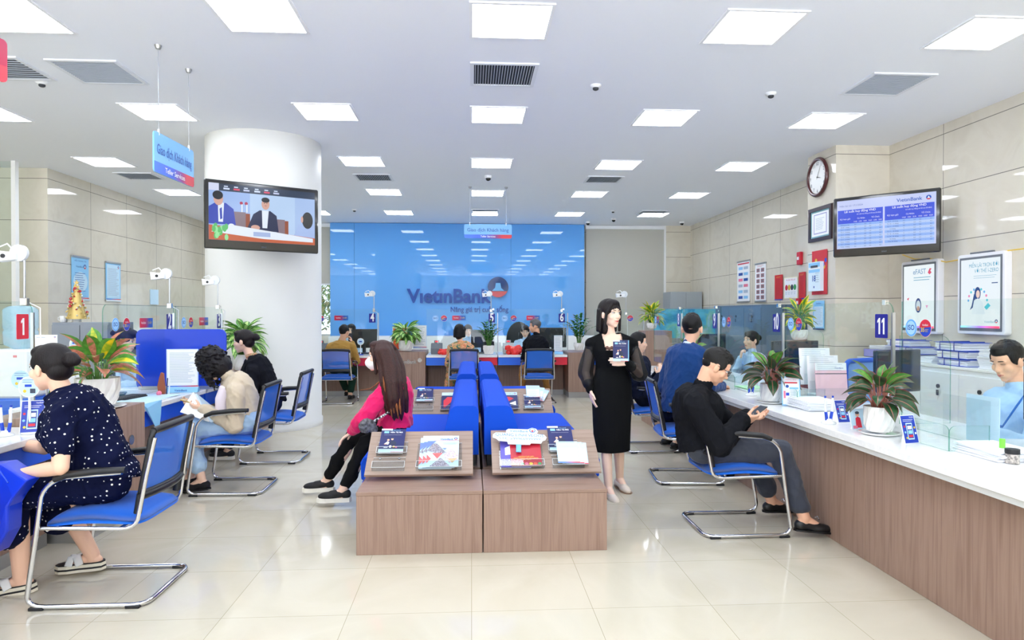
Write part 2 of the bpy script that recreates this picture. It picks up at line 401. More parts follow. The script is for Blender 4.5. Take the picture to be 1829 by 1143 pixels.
w = MB(); q = R_; w.poly([(pc.x+a*q, -.066, pc.z+b*q) for a, b in ((-.6, -.36), (.6, -.36), (.3, -.08), (.22, .4), (-.22, .4), (-.3, -.08))], mat('emblem_mark', '6FB4E6', .1), (0, .01, 0)); w.build('emblem_mark', ls)
pa = ay(805, 557, PY); pb = ay(908, 557, PY)
w = MB(); w.text('Nâng giá trị cuộc sống', pa.x, pa.z, .13, SIGNB, w=pb.x-pa.x, bold=.012, y=-.016, depth=.014); w.build('slogan', ls)
# roller blinds
BLIND = cloth('beige_blind_fabric', 'BDBBB2', .9, 200, .2)
def blind(x0, x1, z0, Y, label):
    t = thing('roller_blind', label, 'blind', ((x0+x1)/2, Y, CEIL-.1)); W = x1-x0
    MB().span((-W/2, -.004, z0-CEIL+.1), (W/2, .004, .04), BLIND).build('blind_sheet', t)
    MB().box((0, 0, z0-CEIL+.1), (W, .03, .035), WHITEP, bev=.006).build('bottom_bar', t)
    MB().box((0, .01, .05), (W+.04, .1, .09), WHITEP, bev=.01).build('cassette', t)
    return t
blind(2.9, 4.9, .62, 16.9, 'full length beige roller blind right of the blue panel')
blind(-6.3, -3.5, 2.2, 16.92, 'half lowered beige roller blind left of the blue panel')
sbox('trim_1', (4.9, 16.86, 0), (4.95, 16.98, CEIL), WHITE)
# ceiling lamps
LAMPM = mat('lamp_diffuser', 'FFFFFF', .5, emit='EEF5FF', es=LAMP_STRENGTH)
LFR = mat('lamp_frame', 'F4F6FA', .4)
def lamp():
    t = thing('ceiling_light', '', 'ceiling light', (0, 0, CEIL), 0, 'square recessed ceiling lights')
    f = MB(); o_, i_ = .315, .29
    for (a, b) in (((-o_, -o_), (o_, -i_)), ((-o_, i_), (o_, o_)), ((-o_, -i_), (-i_, i_)), ((i_, -i_), (o_, i_))):
        f.span((a[0], a[1], -.012), (b[0], b[1], 0), LFR)
    f.build('frame', t); MB().span((-i_, -i_, -.008), (i_, i_, -.002), LAMPM).build('diffuser', t)
    return t
colx = [(-5.4, 'far left'), (-3.46, 'left'), (-1.6, 'column side'), (.3, 'middle'), (2.2, 'right of middle'), (4.1, 'far right')]
rowy = [(15.0, 'the back wall'), (12.5, 'the back desks'), (10.02, 'the far waiting seats'), (7.6, 'the middle brochure stands'), (5.17, 'the front brochure tables')]
first = True; proto = None
nm = ['leftmost file', 'second file from the left', 'third file from the left', 'middle file', 'second file from the right', 'rightmost file']
rn = ['farthest row', 'second farthest row', 'third row', 'second row', 'nearest row']
for k, (x, _) in enumerate(colx):
    for j, (y, _) in enumerate(rowy+[(2.74, 'x'), (.3, 'x'), (-2.1, 'x'), (-4.5, 'x')]):
        if k == 1 and j in (1, 2): continue
        o = proto if proto is not None and first else (copy_tree(proto) if proto else lamp())
        if proto is None: proto = o
        o.location = (x, y+(.12 if k < 2 else 0)+(.15 if k == 0 and j < 4 else 0), CEIL)
        o['label'] = ('square white ceiling light, %s, %s' % (nm[k], rn[j])) if j < 5 else 'square white ceiling light above the entrance, behind the nearest row seen'
        if j >= 5: o['group'] = 'ceiling lights toward the entrance'
        first = False
# air grilles
def grille(x, y, w_, d_, dark, label, bars_along='x', n=18):
    t = thing('air_vent', label, 'air vent', (x, y, CEIL), 0, 'ceiling air vents')
    fr = mat('vent_frame', 'E6EAF1', .5); bk = mat('vent_dark', '2B3038', .8) if dark else mat('vent_grey', '9AA6BC', .7)
    f = MB(); b = .035
    for a, c in (((-w_/2, -d_/2), (w_/2, -d_/2+b)), ((-w_/2, d_/2-b), (w_/2, d_/2)), ((-w_/2, -d_/2+b), (-w_/2+b, d_/2-b)), ((w_/2-b, -d_/2+b), (w_/2, d_/2-b))):
        f.span((a[0], a[1], -.014), (c[0], c[1], 0), fr)
    f.build('frame', t); MB().span((-w_/2+b, -d_/2+b, -.003), (w_/2-b, d_/2-b, -.001), bk).build('backing', t)
    s = MB(); sl = mat('vent_slat', 'C9D2E0' if not dark else 'B4BCC8', .5)
    for i in range(n):
        if bars_along == 'x': q = -d_/2+b+(d_-2*b)*(i+.5)/n; s.box((0, q, -.007), (w_-2*b, .006 if dark else .010, .008), sl)
        else: q = -w_/2+b+(w_-2*b)*(i+.5)/n; s.box((q, 0, -.007), (.006, d_-2*b, .008), sl)
    s.build('slats', t)
grille(.3, 6.32, .62, .6, True, 'dark slotted ceiling vent in the middle, between the two nearest lights', 'y', 22)
grille(-3.45, 6.48, .62, .62, False, 'large pale grey return grille at the left of the ceiling')
grille(4.05, 6.36, .62, .62, False, 'pale grey return grille at the right of the ceiling')
grille(-1.6, 11.18, .6, .55, True, 'dark ceiling vent left of centre before the third light row', 'y', 18)
grille(2.2, 11.12, .6, .55, True, 'dark ceiling vent right of centre before the third light row', 'y', 18)
grille(-5.38, 11.3, .6, .55, True, 'dark ceiling vent close to the left marble wall', 'y', 18)
g5 = az(866, 377, CEIL); grille(.3, g5.y, .6, .55, True, 'small dark ceiling vent above the hanging back sign', 'y', 18)
g6 = az(1165, 379, CEIL); grille(g6.x, g6.y, .6, .55, True, 'dark ceiling vent near the far right corner', 'y', 18)
g7 = az(35, 122, CEIL); grille(g7.x-.15, g7.y, .62, .6, True, 'dark slotted ceiling vent at the left edge behind the red sign', 'x', 10)
# smoke detectors and dome cameras
def detector(px, py, label, cam_=False):
    p = az(px, py-6, CEIL)
    t = thing('smoke_detector' if not cam_ else 'dome_camera', label, 'smoke detector' if not cam_ else 'security camera', (p.x, p.y, CEIL))
    if cam_:
        MB().lathe((0, 0, 0), [(.06, 0), (.06, -.03), (.05, -.04)], WHITEP, 24).build('base', t)
        MB().ell((0, 0, -.045), (.042, .042, .04), mat('camera_dome', '14161A', .08), 20, 12).build('dome', t)
    else:
        MB().lathe((0, 0, 0), [(.055, 0), (.055, -.012), (.03, -.028)], WHITEP, 24).build('base', t)
        MB().lathe((0, 0, 0), [(.03, -.028), (.028, -.045), (.016, -.052)], DARKG, 20).build('sensor', t)
detector(75, 152, 'white smoke detector on the ceiling at far left'); detector(1064, 158, 'white smoke detector right of the middle vent')
detector(1377, 172, 'white smoke detector near the right return grille'); detector(633, 380, 'small smoke detector above the left edge of the blue panel')
detector(1095, 382, 'small smoke detector above the right roller blind')
detector(872, 320, 'dark dome camera on the ceiling in front of the hanging back sign', True); detector(1096, 396, 'dark dome camera nearer the right blind', True)
detector(1050, 402, 'dark dome camera at the top right corner of the blue panel', True); detector(1218, 402, 'small dome camera near the far right pillar', True)
# ================================================================ furniture
UPZ = Vector((0, 0, 1))
# hanging signs
def hang_sign(p0, p1, zt, hh, label, cat='sign'):
    "p0, p1: world ends (left, right as read)"
    a = Vector(p0); b = Vector(p1); W = (b-a).length
    t = thing('hanging_sign', label, cat); orient(t, (a.x, a.y, zt-hh), b-a)
    m1 = mat('sign_sky', '7CBCF2', .25); m2 = ramp_axis('sign_band_%d' % round(W*100), 0, 0, W, [(.0, '3A78E8'), (.45, '3C5FD8'), (.68, '8A2C80'), (.8, 'D8283C')], .25)
    w = MB(); w.poly([(x, 0, z) for x, z in rrect(0, 0, W, hh, .03)], m1, (0, .012, 0)); w.build('sign_board', t)
    w = MB(); w.poly([(0, -.0015, .03)]+[(.03*(1-math.cos(math.radians(q))), -.0015, .03*(1-math.sin(math.radians(q)))) for q in range(15, 91, 15)]+[(W-.03*(1-math.cos(math.radians(q))), -.0015, .03*(1-math.sin(math.radians(q)))) for q in range(90, 0, -15)]+[(W, -.0015, .03), (W, -.0015, hh*.27), (0, -.0015, hh*.27)], m2)
    w.build('colour_band', t)
    w = MB(); w.text('Giao dịch Khách hàng', W/2, hh*.48, hh*.25, mat('sign_text_blue', '1858B0', .4), d=.002, align='CENTER', w=W*.87, bold=.012)
    w.text('Teller Services', W/2, hh*.08, hh*.13, WHITEP, d=.0025, align='CENTER', bold=.01); w.build('lettering', t)
    for q in (.12, .88):
        c = MB().cyl((W*q, .006, hh), (W*q, .006, CEIL-zt+hh), .0022, STEEL, 8); c.cyl((W*q, .006, CEIL-zt+hh-.03), (W*q, .006, CEIL-zt+hh), .02, STEEL, 12, r2=.03); c.cyl((W*q, .006, hh-.02), (W*q, .006, hh+.03), .008, WHITEP, 10); c.build('suspension_wire', t)
    return t
ZS = 2.98
a = az(275, 232, ZS); b = az(346, 270, ZS); hang_sign(a, b, ZS, .34, 'blue hanging teller services sign beside the white column')
a = ay(829, 400, 11.9); b = ay(914, 401, 11.9); hang_sign(a, b, a.z, .25, 'blue hanging teller services sign in front of the blue panel')
t = thing('red_sign', 'red hanging sign cut off by the top left edge of the view', 'sign')
a = az(-60, 45, 3.2); b = az(13, 73, 3.2); orient(t, (a.x, a.y, 2.93), b-a); W = (b-a).length
MB().poly([(x, 0, z) for x, z in rrect(0, 0, W, .27, .03)], ramp_axis('red_sign_m', 2, 0, .27, [(.0, 'E8384C'), (.35, 'E8384C'), (.4, 'C01848'), (1, 'B81850')], .3), (0, .012, 0)).build('sign_board', t)
for q in (.12, .8): MB().cyl((W*q, .006, .27), (W*q, .006, CEIL-2.93), .0022, STEEL, 8).build('suspension_wire', t)

# televisions
def tv(pl, pr, zb, hh, label, mount_to, art):
    a = Vector(pl); b = Vector(pr); W = (b-a).length
    t = thing('television', label, 'television'); orient(t, (a.x, a.y, zb), b-a)
    bz = mat('tv_bezel', '0C0D10', .12, coat=.6)
    MB().span((0, 0, 0), (W, .05, hh), bz, bev=.012).build('case', t)
    MB().span((W*.12, .05, hh*.15), (W*.88, .09, hh*.85), BLACKP, bev=.01).build('back_cover', t)
    sc = art(W-.09, hh-.14); o = sc.build('screen', t); o.location = (.045, -.001, .1)
    w = MB(); w.text('SONY', W/2, .035, .016, GREYP, d=.002, align='CENTER', bold=.02); w.build('maker_mark', t)
    M = t.matrix_basis.inverted(); c = M @ Vector(mount_to); s0 = Vector((W/2, .09, hh/2))
    w = MB(); w.tube([s0, c], .025, BLACKP, 8); w.box(s0, (.3, .02, .25), BLACKP); w.build('wall_bracket', t)
    return t
def em(name, h, s=.7): return mat('scr_'+name, '040506', .15, emit=h, es=.70 if s > .6 else .64)
def art_meeting(W, H):
    a = Art(W, H, em('bg', 'B9D4F6'), .002)
    a.r(0, 0, .37, 1, em('wall_l', '9FBCF0')); a.r(.8, 0, 1, 1, em('wall_r', 'A9C4F0')); a.r(0, .87, 1, 1, em('bar', '2A3C58', .5)); a.r(0, .87, .09, 1, em('tab', 'D8DEF8'))
    for i, x in enumerate((.13, .22, .31, .41, .5, .59)):
        a.r(x, .9, x+.055, .93, em('ic%d' % (i % 3), ('D8E6FF', 'E04868', 'C8D0F0')[i % 3])); a.r(x+.005, .945, x+.04, .965, em('ic0', 'D8E6FF'))
    ch = em('chair', '8C7884', .6); wd = em('wood', '9A4A28', .6); nv = em('navy', '0E2050', .5); bl = em('blue', '2440B8', .7); sk = em('skin', 'D8A898', .8); hr = em('hair', '10141E', .3); wh = em('white', 'E8F2FF', .9)
    a.r(.22, .25, .33, .52, ch); a.r(.33, .25, .37, .5, wd); a.r(.62, .16, .7, .44, ch); a.r(.7, .14, .735, .42, wd)
    for x in (.29, .335): a.e(x, .68, .018, em('flower', 'B02050', .7)); a.r(x, .52, x+.012, .66, wh)
    a.p([(-.0, .28), (.0, .58), (.06, .66), (.15, .66), (.22, .56), (.24, .28)], bl); a.p([(.085, .32), (.08, .66), (.135, .66), (.125, .32)], wh); a.p([(.1, .36), (.095, .55), (.115, .58), (.12, .38)], bl)
    a.e(.085, .72, .05, sk, .07); a.e(.08, .79, .055, hr, .05)
    a.p([(.34, .22), (.4, .5), (.46, .58), (.56, .58), (.62, .5), (.64, .2)], nv); a.p([(.485, .26), (.48, .58), (.545, .58), (.53, .26)], wh)
    a.e(.515, .7, .045, sk, .065); a.e(.515, .775, .046, hr, .03); a.e(.505, .715, .005, hr); a.e(.528, .715, .005, hr); a.e(.516, .67, .012, em('lip', 'B06060'), .004); a.e(.42, .26, .05, sk, .03)
    a.p([(.78, .12), (.83, .36), (.9, .42), (1, .4), (1, .12)], em('shirt', 'A8C0F0')); a.e(.925, .46, .065, hr, .1); a.e(.87, .47, .014, sk, .04)
    a.p([(0, 0), (0, .26), (.3, .24), (1, .13), (1, 0)], em('table', 'C8603A', .7)); a.p([(.02, .14), (.2, .28), (.6, .2), (.98, .12), (.98, .05), (.5, .06)], wh)
    for i in range(16):
        rnd = random.Random(i); a.e(.03+.13*rnd.random(), .05+.2*rnd.random(), .02, em('leaf%d' % (i % 2), ('58C068', '98E8A0')[i % 2]), .035)
    a.r(.4, .1, .56, .18, em('cup', 'A8BCE8')); a.e(.2, .27, .03, wh, .02)
    return a
def art_rates(W, H):
    a = Art(W, H, em('r_bg', 'C8D2FA'), .002); b1 = em('r_blue', '2C4CE0', .8); l1 = em('r_l1', '8EB4F8'); l2 = em('r_l2', 'B6CEFA'); ik = em('r_ink', '24388C', .5); wh = em('r_white', 'F0F4FF')
    a.text('VıetınBank', .62*W, .865*H, .07*H, em('r_logo', '1858C8', .6), d=a._d(), w=.25*W, bold=.015); logo_ball(a, .93, .9, .045*H*1.0, em('r_logo', '1858C8', .6), em('r_red', 'D82848', .7), wh)
    for x0, x1, top in ((.01, .485, .8), (.505, .985, .8)):
        a.r(x0, .52, x1, top, b1); nrow = 10
        for i in range(nrow): a.r(x0, .02+.05*i, x1, .02+.05*(i+1), l1 if i % 2 else l2)
        a.t('Lãi suất huy động VND', (x0+x1)/2, .745, .045, wh, 'CENTER', bold=.012, w=.33); a.t('Lãi suất huy động trả lãi sau (%/năm)', x0+.33, .69, .025, wh, 'CENTER', w=.25)
        a.t('Kỳ hạn gửi', x0+.08, .6, .032, wh, 'CENTER'); a.t('Cá Nhân', x0+.25, .6, .03, wh, 'CENTER'); a.t('Tổ Chức', x0+.4, .6, .03, wh, 'CENTER')
        for k in range(6): a.t(('VND', 'USD', 'EUR')[k % 3], x0+.19+.052*k, .54, .024, wh, 'CENTER')
        rows = (['Không kỳ hạn', 'Dưới 1 tháng', 'Từ 1 - 2 tháng', 'Từ 2 - 3 tháng', 'Từ 3 - 4 tháng', 'Từ 4 - 5 tháng', 'Từ 5 - 6 tháng', 'Từ 6 - 7 tháng', 'Từ 7 - 8 tháng', 'Từ 8 - 9 tháng'] if x0 < .1 else ['Từ 9 - 10 tháng', 'Từ 10 - 11 tháng', 'Từ 11 - 12 tháng', '12 tháng', 'Từ 12 - 18 tháng', 'Từ 18 - 24 tháng', 'Từ 24 - 36 tháng', '36 tháng', 'Trên 36 tháng', ''])
        vals = (['0,1', '0,2', '1,9', '1,9', '2,2', '2,2', '2,2', '3,2', '3,2', '3,2'] if x0 < .1 else ['3,2', '3,2', '3,2', '5', '5', '5', '5,3', '5,3', '5,3', ''])
        for i, rr in enumerate(rows):
            if rr: a.t(rr, x0+.08, .482-.05*i, .022, ik, 'CENTER'); [a.t(v, x0+.19+.052*k, .482-.05*i, .022, ik, 'CENTER') for k, v in enumerate((vals[i], '-', '0,3', vals[i], '-', '0,3'))]
    a.t('Hiệu lực từ: 17/1/2024', .03, .87, .035, em('r_ink2', '7080C8', .6))
    return a
tv((-2.96, 7.66, 0), (-1.86, 8.32, 0), 2.195, .775, 'black television on the white column showing a meeting', (-2.6, 8.36, 2.6), art_meeting)
a = ay(1488, 460, 8.24); b = ay(1680, 447, 7.4); tv((a.x, a.y, 0), (b.x, b.y, 0), a.z, .74, 'black television on the right wall showing interest rate tables', (5.05, 8.66, 2.6), art_rates)

# ---- teller counters
APRON = lambda n, ax_, a, b: ramp_axis('apron_'+n, ax_, a, b, [(.0, '2F74EA'), (.4, '2B5FE0'), (.62, '5A2A90'), (.78, 'CC2440'), (1, 'E02A3C')], .35)
PLINTH = mat('steel_plinth', 'B4B4B4', .3, .8)
def box_unit(name, label, cat, a, b, m, plinth=True, top=None, group=None):
    c = ((a[0]+b[0])/2, (a[1]+b[1])/2, 0); t = thing(name, label, cat, c, 0, group); hx = abs(b[0]-a[0])/2; hy = abs(b[1]-a[1])/2; H = b[2]
    z0 = .1 if plinth else 0
    MB().span((-hx, -hy, z0), (hx, hy, H), m, bev=.003).build('body', t)
    if plinth: MB().span((-hx+.01, -hy+.01, 0), (hx-.01, hy-.01, .1), PLINTH).build('plinth', t)
    if top: MB().span((-hx-.005, -hy-.005, H), (hx+.005, hy+.005, H+.02), top, bev=.002).build('top_board', t)
    return t
# right counter: worktop and units
wt = thing('worktop', 'long white stone worktop of the right teller counter', 'worktop', (2.7, 5.5, .705))
MB().span((-.49, -4.3, 0), (.5, 3.6, .045), QUARTZ, bev=.004).build('slab', wt)
MB().span((-.47, -4.3, -.03), (.48, 3.6, -.0005), mat('worktop_underlay', 'DADCDD', .4)).build('underlay', wt)
ys = [1.2, 2.35, 3.84, 5.3, 6.75, 8.2, 9.1]
for i, (y0, y1) in enumerate(zip(ys, ys[1:])):
    box_unit('counter_unit', 'brown woodgrain counter panel on the right, %s' % ('nearest, cut by the frame', 'beside the desk glass gap, second nearest', 'with the front seated man at it, third nearest', 'behind the blue suit man, fourth nearest', 'fifth nearest, beside the hidden seated man', 'farthest of the row')[i], 'counter', (2.33, y0+.002, 0), (3.0, y1-.002, .673), WOODM, False, None, 'right counter units')
# glass teller screens
def num_plate(W=.13, Hh=.16, text='4', m=NUMB):
    a = Art(W, Hh, m, .003, .008)
    def one(x): a.p([(x-.16/W*.13, .62), (x-.16/W*.13, .72), (x-.02/W*.13, .84), (x+.09/W*.13, .84), (x+.09/W*.13, .16), (x-.05/W*.13, .16), (x-.05/W*.13, .68)], WHITEP)
    if text == '1': one(.52)
    elif text == '11': one(.34); one(.70)
    elif text == '10': one(.28); a.t('0', .66, .17, .92, WHITEP, 'CENTER', bold=.03, w=.40)
    else: a.t(text, .5, .17, .92, WHITEP, 'CENTER', bold=.03, w=.58)
    return a
def round_sticker(kind, r=.055):
    a = Art(2*r, 2*r, WHITEP, .0005, r*.98)
    if kind == 'iso':
        a.e(.5, .5, r*.97, mat('iso_blue', '5FA8EE', .4)); a.e(.5, .5, r*.78, mat('iso_pale', 'A8D4FA', .4)); a.t('ISO', .5, .38, .3, INKB, 'CENTER', bold=.02)
    else:
        a.e(.5, .5, r*.97, REDP); a.e(.5, .5, r*.93, ROYAL, a0=math.pi*1.0, a1=math.pi*2.05); a.t('VietinBank', .5, .62, .12, WHITEP, 'CENTER', w=.5); a.t('35', .3, .3, .24, GOLD, 'CENTER', bold=.03); a.lines(.5, .8, .42, .3, 3, GOLD, .5)
    return a
def banner_sticker(W=.24, Hh=.085):
    a = Art(W, Hh, ramp_axis('banner_grad', 0, 0, W, [(0, 'D8203C'), (.45, 'B02458'), (.7, '2A4CB0'), (1, '1E6AC0')]), .0005, .006)
    a.t('VietinBank', .28, .4, .26, WHITEP, 'CENTER', w=.36); a.t('35 NĂM', .75, .38, .28, GOLD, 'CENTER', w=.3); return a
def screen_pane(p0, p1, z0, z1, label, number=None, nm=NUMB, marks=(), group='glass teller screens', round_end=1, profile=1):
    "vertical glass sheet from p0 to p1 (left to right seen from the customer side)"
    a = Vector((p0[0], p0[1], z0)); b = Vector((p1[0], p1[1], z0)); W = (b-a).length; H = z1-z0
    t = thing('teller_screen', label, 'glass screen', group=group); orient(t, a, b-a)
    r = .07; pts = [(0, 0), (W, 0)]
    if round_end > 0: pts += [(W-r+r*math.cos(q), H-r+r*math.sin(q)) for q in [math.pi/2*k/6 for k in range(7)]]
    else: pts += [(W, H)]
    if round_end < 0: pts += [(r+r*math.cos(q), H-r+r*math.sin(q)) for q in [math.pi/2+math.pi/2*k/6 for k in range(7)]]
    else: pts += [(0, H)]
    w = MB(); n = len(pts); P3 = [(x, 0, z) for x, z in pts]+[(x, .008, z) for x, z in pts]
    w.add(P3, [tuple(range(n)), tuple(range(n, 2*n))[::-1]], GLASSM); w.add(P3, [(i, (i+1) % n, n+(i+1) % n, n+i) for i in range(n)], GLASSE)
    w.build('glass_pane', t)
    if profile:
        xx = W if profile > 0 else 0
        MB().span((xx-.008, -.006, 0), (xx+.008, .014, H-.07), STEEL).build('edge_profile', t)
    if number:
        o = num_plate(text=number, m=nm, W=.135 if len(number) > 1 else .115).build('number_plate', t); o.location = (W-.05-(.135 if len(number) > 1 else .115), -.004, H-.24)
        MB().span((W-.1, -.012, H-.02), (W-.06, .016, H+.015), CHROME, bev=.003).build('clamp', t)
    for kind, x in marks:
        if kind == 'banner': o = banner_sticker().build('banner_sticker', t); o.location = (x*W, -.0015, H-.2)
        else: o = round_sticker(kind).build('iso_sticker' if kind == 'iso' else 'anniversary_sticker', t); o.location = (x*W, -.0015, H-.22)
    return t
XR = 2.74; ZT = 1.54; ZB = .752
MK = (('iso', .04), ('round', .14), ('banner', .42))
PY_ = lambda px: ax(px, 560, XR).y
segs = [(2.75, 4.13, None, 'nearest the camera, without a number plate'), (4.22, PY_(1403), '11', 'just left of the poster light boxes'), (PY_(1398), PY_(1287), '10', 'with the smiling clerk behind it'), (PY_(1283), PY_(1220), '9', 'right beside the blue suit man'), (PY_(1217), PY_(1168), '8', 'farthest, beside the yellow plant')]
for y0, y1, n_, d in segs:
    screen_pane((XR, y1), (XR, y0), ZB, ZT, 'clear glass screen on the right counter %s' % d, n_, marks=(('iso', .03), ('round', .125)), round_end=1)
for i_, y in enumerate((4.17, PY_(1400.5), PY_(1285), PY_(1218.5))):
    a = thing('glass_divider', ('low clear glass fin nearest the camera, in front of the white cabinets', 'low clear glass fin beside the document racks', 'low clear glass fin left of the smiling clerk', 'low clear glass fin farthest down the right counter')[i_], 'glass divider', (XR+.02, y, ZB), 0, 'low glass fins')
    pts = [(0, 0), (.34, 0)]+[(.27+.07*math.cos(q), .5+.07*math.sin(q)) for q in [math.pi/2*k/6 for k in range(7)]]+[(0, .57)]
    w = MB(); n = len(pts); P3 = [(x, 0, z) for x, z in pts]+[(x, .008, z) for x, z in pts]
    w.add(P3, [tuple(range(n)), tuple(range(n, 2*n))[::-1]], GLASSM); w.add(P3, [(i, (i+1) % n, n+(i+1) % n, n+i) for i in range(n)], GLASSE); w.build('glass_pane', a)
# low tray glasses on the right counter
def tray(x, y, label, wx=.22, wy=.3, h=.13):
    t = thing('tray_glass', label, 'glass tray', (x, y, ZB), 0, 'low glass trays on the right counter')
    for q, (a0, a1) in enumerate((((0, 0), (wx, 0)), ((0, 0), (0, wy)))):
        L = wx if q == 0 else wy; pts = [(0, 0), (L, 0), (L, h)]+[(.04*(1-math.sin(k*math.pi/10)), h-.04*(1-math.cos(k*math.pi/10))) for k in range(6)]
        w = MB(); n = len(pts)
        P3 = [((u, 0, v) if q == 0 else (0, u, v)) for u, v in pts]+[((u, .005, v) if q == 0 else (.005, u, v)) for u, v in pts]
        w.add(P3, [tuple(range(n)), tuple(range(n, 2*n))[::-1]], GLASSM); w.add(P3, [(i, (i+1) % n, n+(i+1) % n, n+i) for i in range(n)], GLASSE); w.build('glass_wall', t)
tray(2.46, 3.32, 'low rounded glass tray wall around papers at the near end'); tray(2.49, 5.0, 'low rounded glass tray wall between the two right plants'); tray(2.46, 6.15, 'low rounded glass tray wall near the seated man in glasses')

# left counter
XL = -2.45
def desk_left(y0, y1, label, x_edge=-2.5, xb=-2.66):
    t = thing('teller_desk', label, 'desk', (x_edge, (y0+y1)/2, 0), 0, 'left teller desks'); h = (y1-y0)/2-.003
    MB().span((-.95, -h, .71), (0, h, .75), QUARTZ, bev=.004).build('desk_top', t)
    MB().span((-.9, -h, .585), (-.02, h, .709), mat('apron_blue', '1B5BE4', .35)).build('apron', t)
    MB().span((-.86, -h, .08), (xb-x_edge, h, .584), WOODM).build('panel', t)
    MB().span((-.86, -h, 0), (xb-x_edge+.005, h, .08), PLINTH).build('plinth', t)
    return t
desk_left(2.6, 4.4, 'left teller desk with blue apron with the polka dot dress woman at it', -2.52, -2.68)
desk_left(5.22, 6.5, 'left teller desk with blue apron between the wood pedestals, beige jacket woman at it'); desk_left(6.53, 7.68, 'left teller desk behind the blue divider board')
SILV = mat('silver_letters', 'B8B0A8', .22, 1)
def pedestal(a, b, label, face, txt='VietinBank', H=.8, lw=.4):
    t = box_unit('counter_pedestal', label, 'pedestal', a, (b[0], b[1], H), WOODM, True, None, 'wood pedestals between the desks')
    w = MB(); hx = abs(b[0]-a[0])/2; hy = abs(b[1]-a[1])/2
    w.text('VıetınBank', 0, 0, lw*.16, SILV, w=lw*.8, bold=.02, depth=.008); w.cyl((lw*.92, 0, lw*.13), (lw*.92, .008, lw*.13), lw*.085, SILV, 24)
    o = w.build('lettering', t)
    if face == 'x': orient(o, (hx+.009, -hy+(2*hy-lw)/2, H-.3), (0, 1, 0))
    else: orient(o, (-hx+(2*hx-lw)/2, -hy-.009, H-.2), (1, 0, 0))
    return t
pedestal((-3.05, 4.42, 0), (XL, 5.2, 0), 'brown wood pedestal with metal bank lettering holding the red leaved plant', 'x', lw=.42)
pedestal((-3.05, 7.7, 0), (XL, 8.33, 0), 'brown wood pedestal with metal bank lettering beside the white column', 'x', lw=.42)
XG = -2.88
PL_ = lambda px: ax(px, 560, XG).y
screen_pane((XG, 2.9), (XG, PL_(59)), ZB, ZT, 'clear glass screen on the left desk with the red number plate', '1', REDP, (('iso', .1), ))
screen_pane((XG, PL_(184)), (XG, PL_(311)), ZB, ZT, 'clear glass screen on the left desk left of the blue divider, blue number plate', '2', NUMB, (('iso', .1), ('round', .24), ('banner', .46)), round_end=-1)
screen_pane((XG, PL_(314)), (XG, PL_(397)), ZB, ZT, 'clear glass screen on the left desk nearest the white column', '3', NUMB, (('iso', .1), ('round', .24), ('banner', .46)))
a = thing('desk_divider', 'royal blue rounded divider board between the left desks', 'divider', (0, 6.51, .752)); 
xa = ay(242, 600, 6.5).x; xb_ = ay(403, 600, 6.5).x; zt_ = ay(300, 588, 6.5).z-.752
MB().poly([(x, 0, z) for x, z in rrect(xa, 0, xb_, zt_, .06)], mat('divider_blue', '1440C8', .3), (0, .018, 0)).build('board', a)
MB().span((xa+.02, -.004, 0), (xb_-.02, .024, .03), STEEL).build('rail', a)

# back counter
YD = 11.62
def desk_back(px0, px1, label, x0=None, x1=None):
    x0 = ay(px0, 640, YD).x if x0 is None else x0; x1 = ay(px1, 640, YD).x if x1 is None else x1
    t = thing('teller_desk', label, 'desk', (x0, YD, 0), 0, 'back teller desks'); W = x1-x0-.006
    MB().span((0, 0, .71), (W, 1.0, .75), QUARTZ, bev=.003).build('desk_top', t)
    MB().span((0, .015, .575), (W, .97, .709), APRON('b%d' % px0, 0, 0, W)).build('apron', t)
    MB().span((0, .5, .09), (W, .9, .574), WOODM).build('panel', t); MB().span((0, .49, 0), (W, .9, .09), PLINTH).build('plinth', t)
    return t
x4 = ay(540, 640, YD).x
desk_back(470, 700, 'back teller desk where the mustard sweater man sits'); desk_back(761, 889, 'back teller desk where the floral shirt woman sits'); desk_back(890, 1014, 'back teller desk where the grey haired man sits')
desk_back(1062, 1170, 'back teller desk behind the standing woman')
pedestal((ay(701, 640, YD).x, YD+.0, 0), (ay(760, 640, YD).x-.003, 12.5, 0), 'brown wood pedestal at the back holding the striped leaf plant', 'y', H=.81, lw=.44)
t = box_unit('counter_pedestal', 'brown wood pedestal at the back holding the fern like plant behind the standing woman', 'pedestal', (ay(1015, 640, YD).x, YD, 0), (ay(1061, 640, YD).x, 12.5, .79), WOODM, True, None, 'wood pedestals between the desks')
YP = 12.05
def bpane(px0, px1, label, n_, marks): 
    return screen_pane((ay(px0, 600, YP).x, YP), (ay(px1, 600, YP).x, YP), ZB, ay(700, 552, YP).z, label, n_, NUMB, marks, round_end=0)
bpane(540, 676, 'clear back glass screen in front of the mustard sweater man', '4', (('round', .2), ('banner', .42)))
bpane(762, 889, 'clear back glass screen in front of the floral shirt woman', '5', (('iso', .08), ('round', .2), ('banner', .36)))
bpane(891, 1014, 'clear back glass screen in front of the grey haired man', '6', (('iso', .04), ('round', .17), ('banner', .4)))
bpane(1062, 1150, 'clear glass screen behind the standing woman, without number plate', None, (('round', .66), ))
# tall wood stand with the yellow plant, far right
sx0 = ay(1150, 600, 10.4).x; sx1 = ay(1170, 600, 10.4).x
box_unit('wood_stand', 'tall brown wood stand at the far end of the right counter under the yellow plant', 'stand', (sx0, 10.3, 0), (sx0+.42, 10.75, 1.2), WOODM, False)

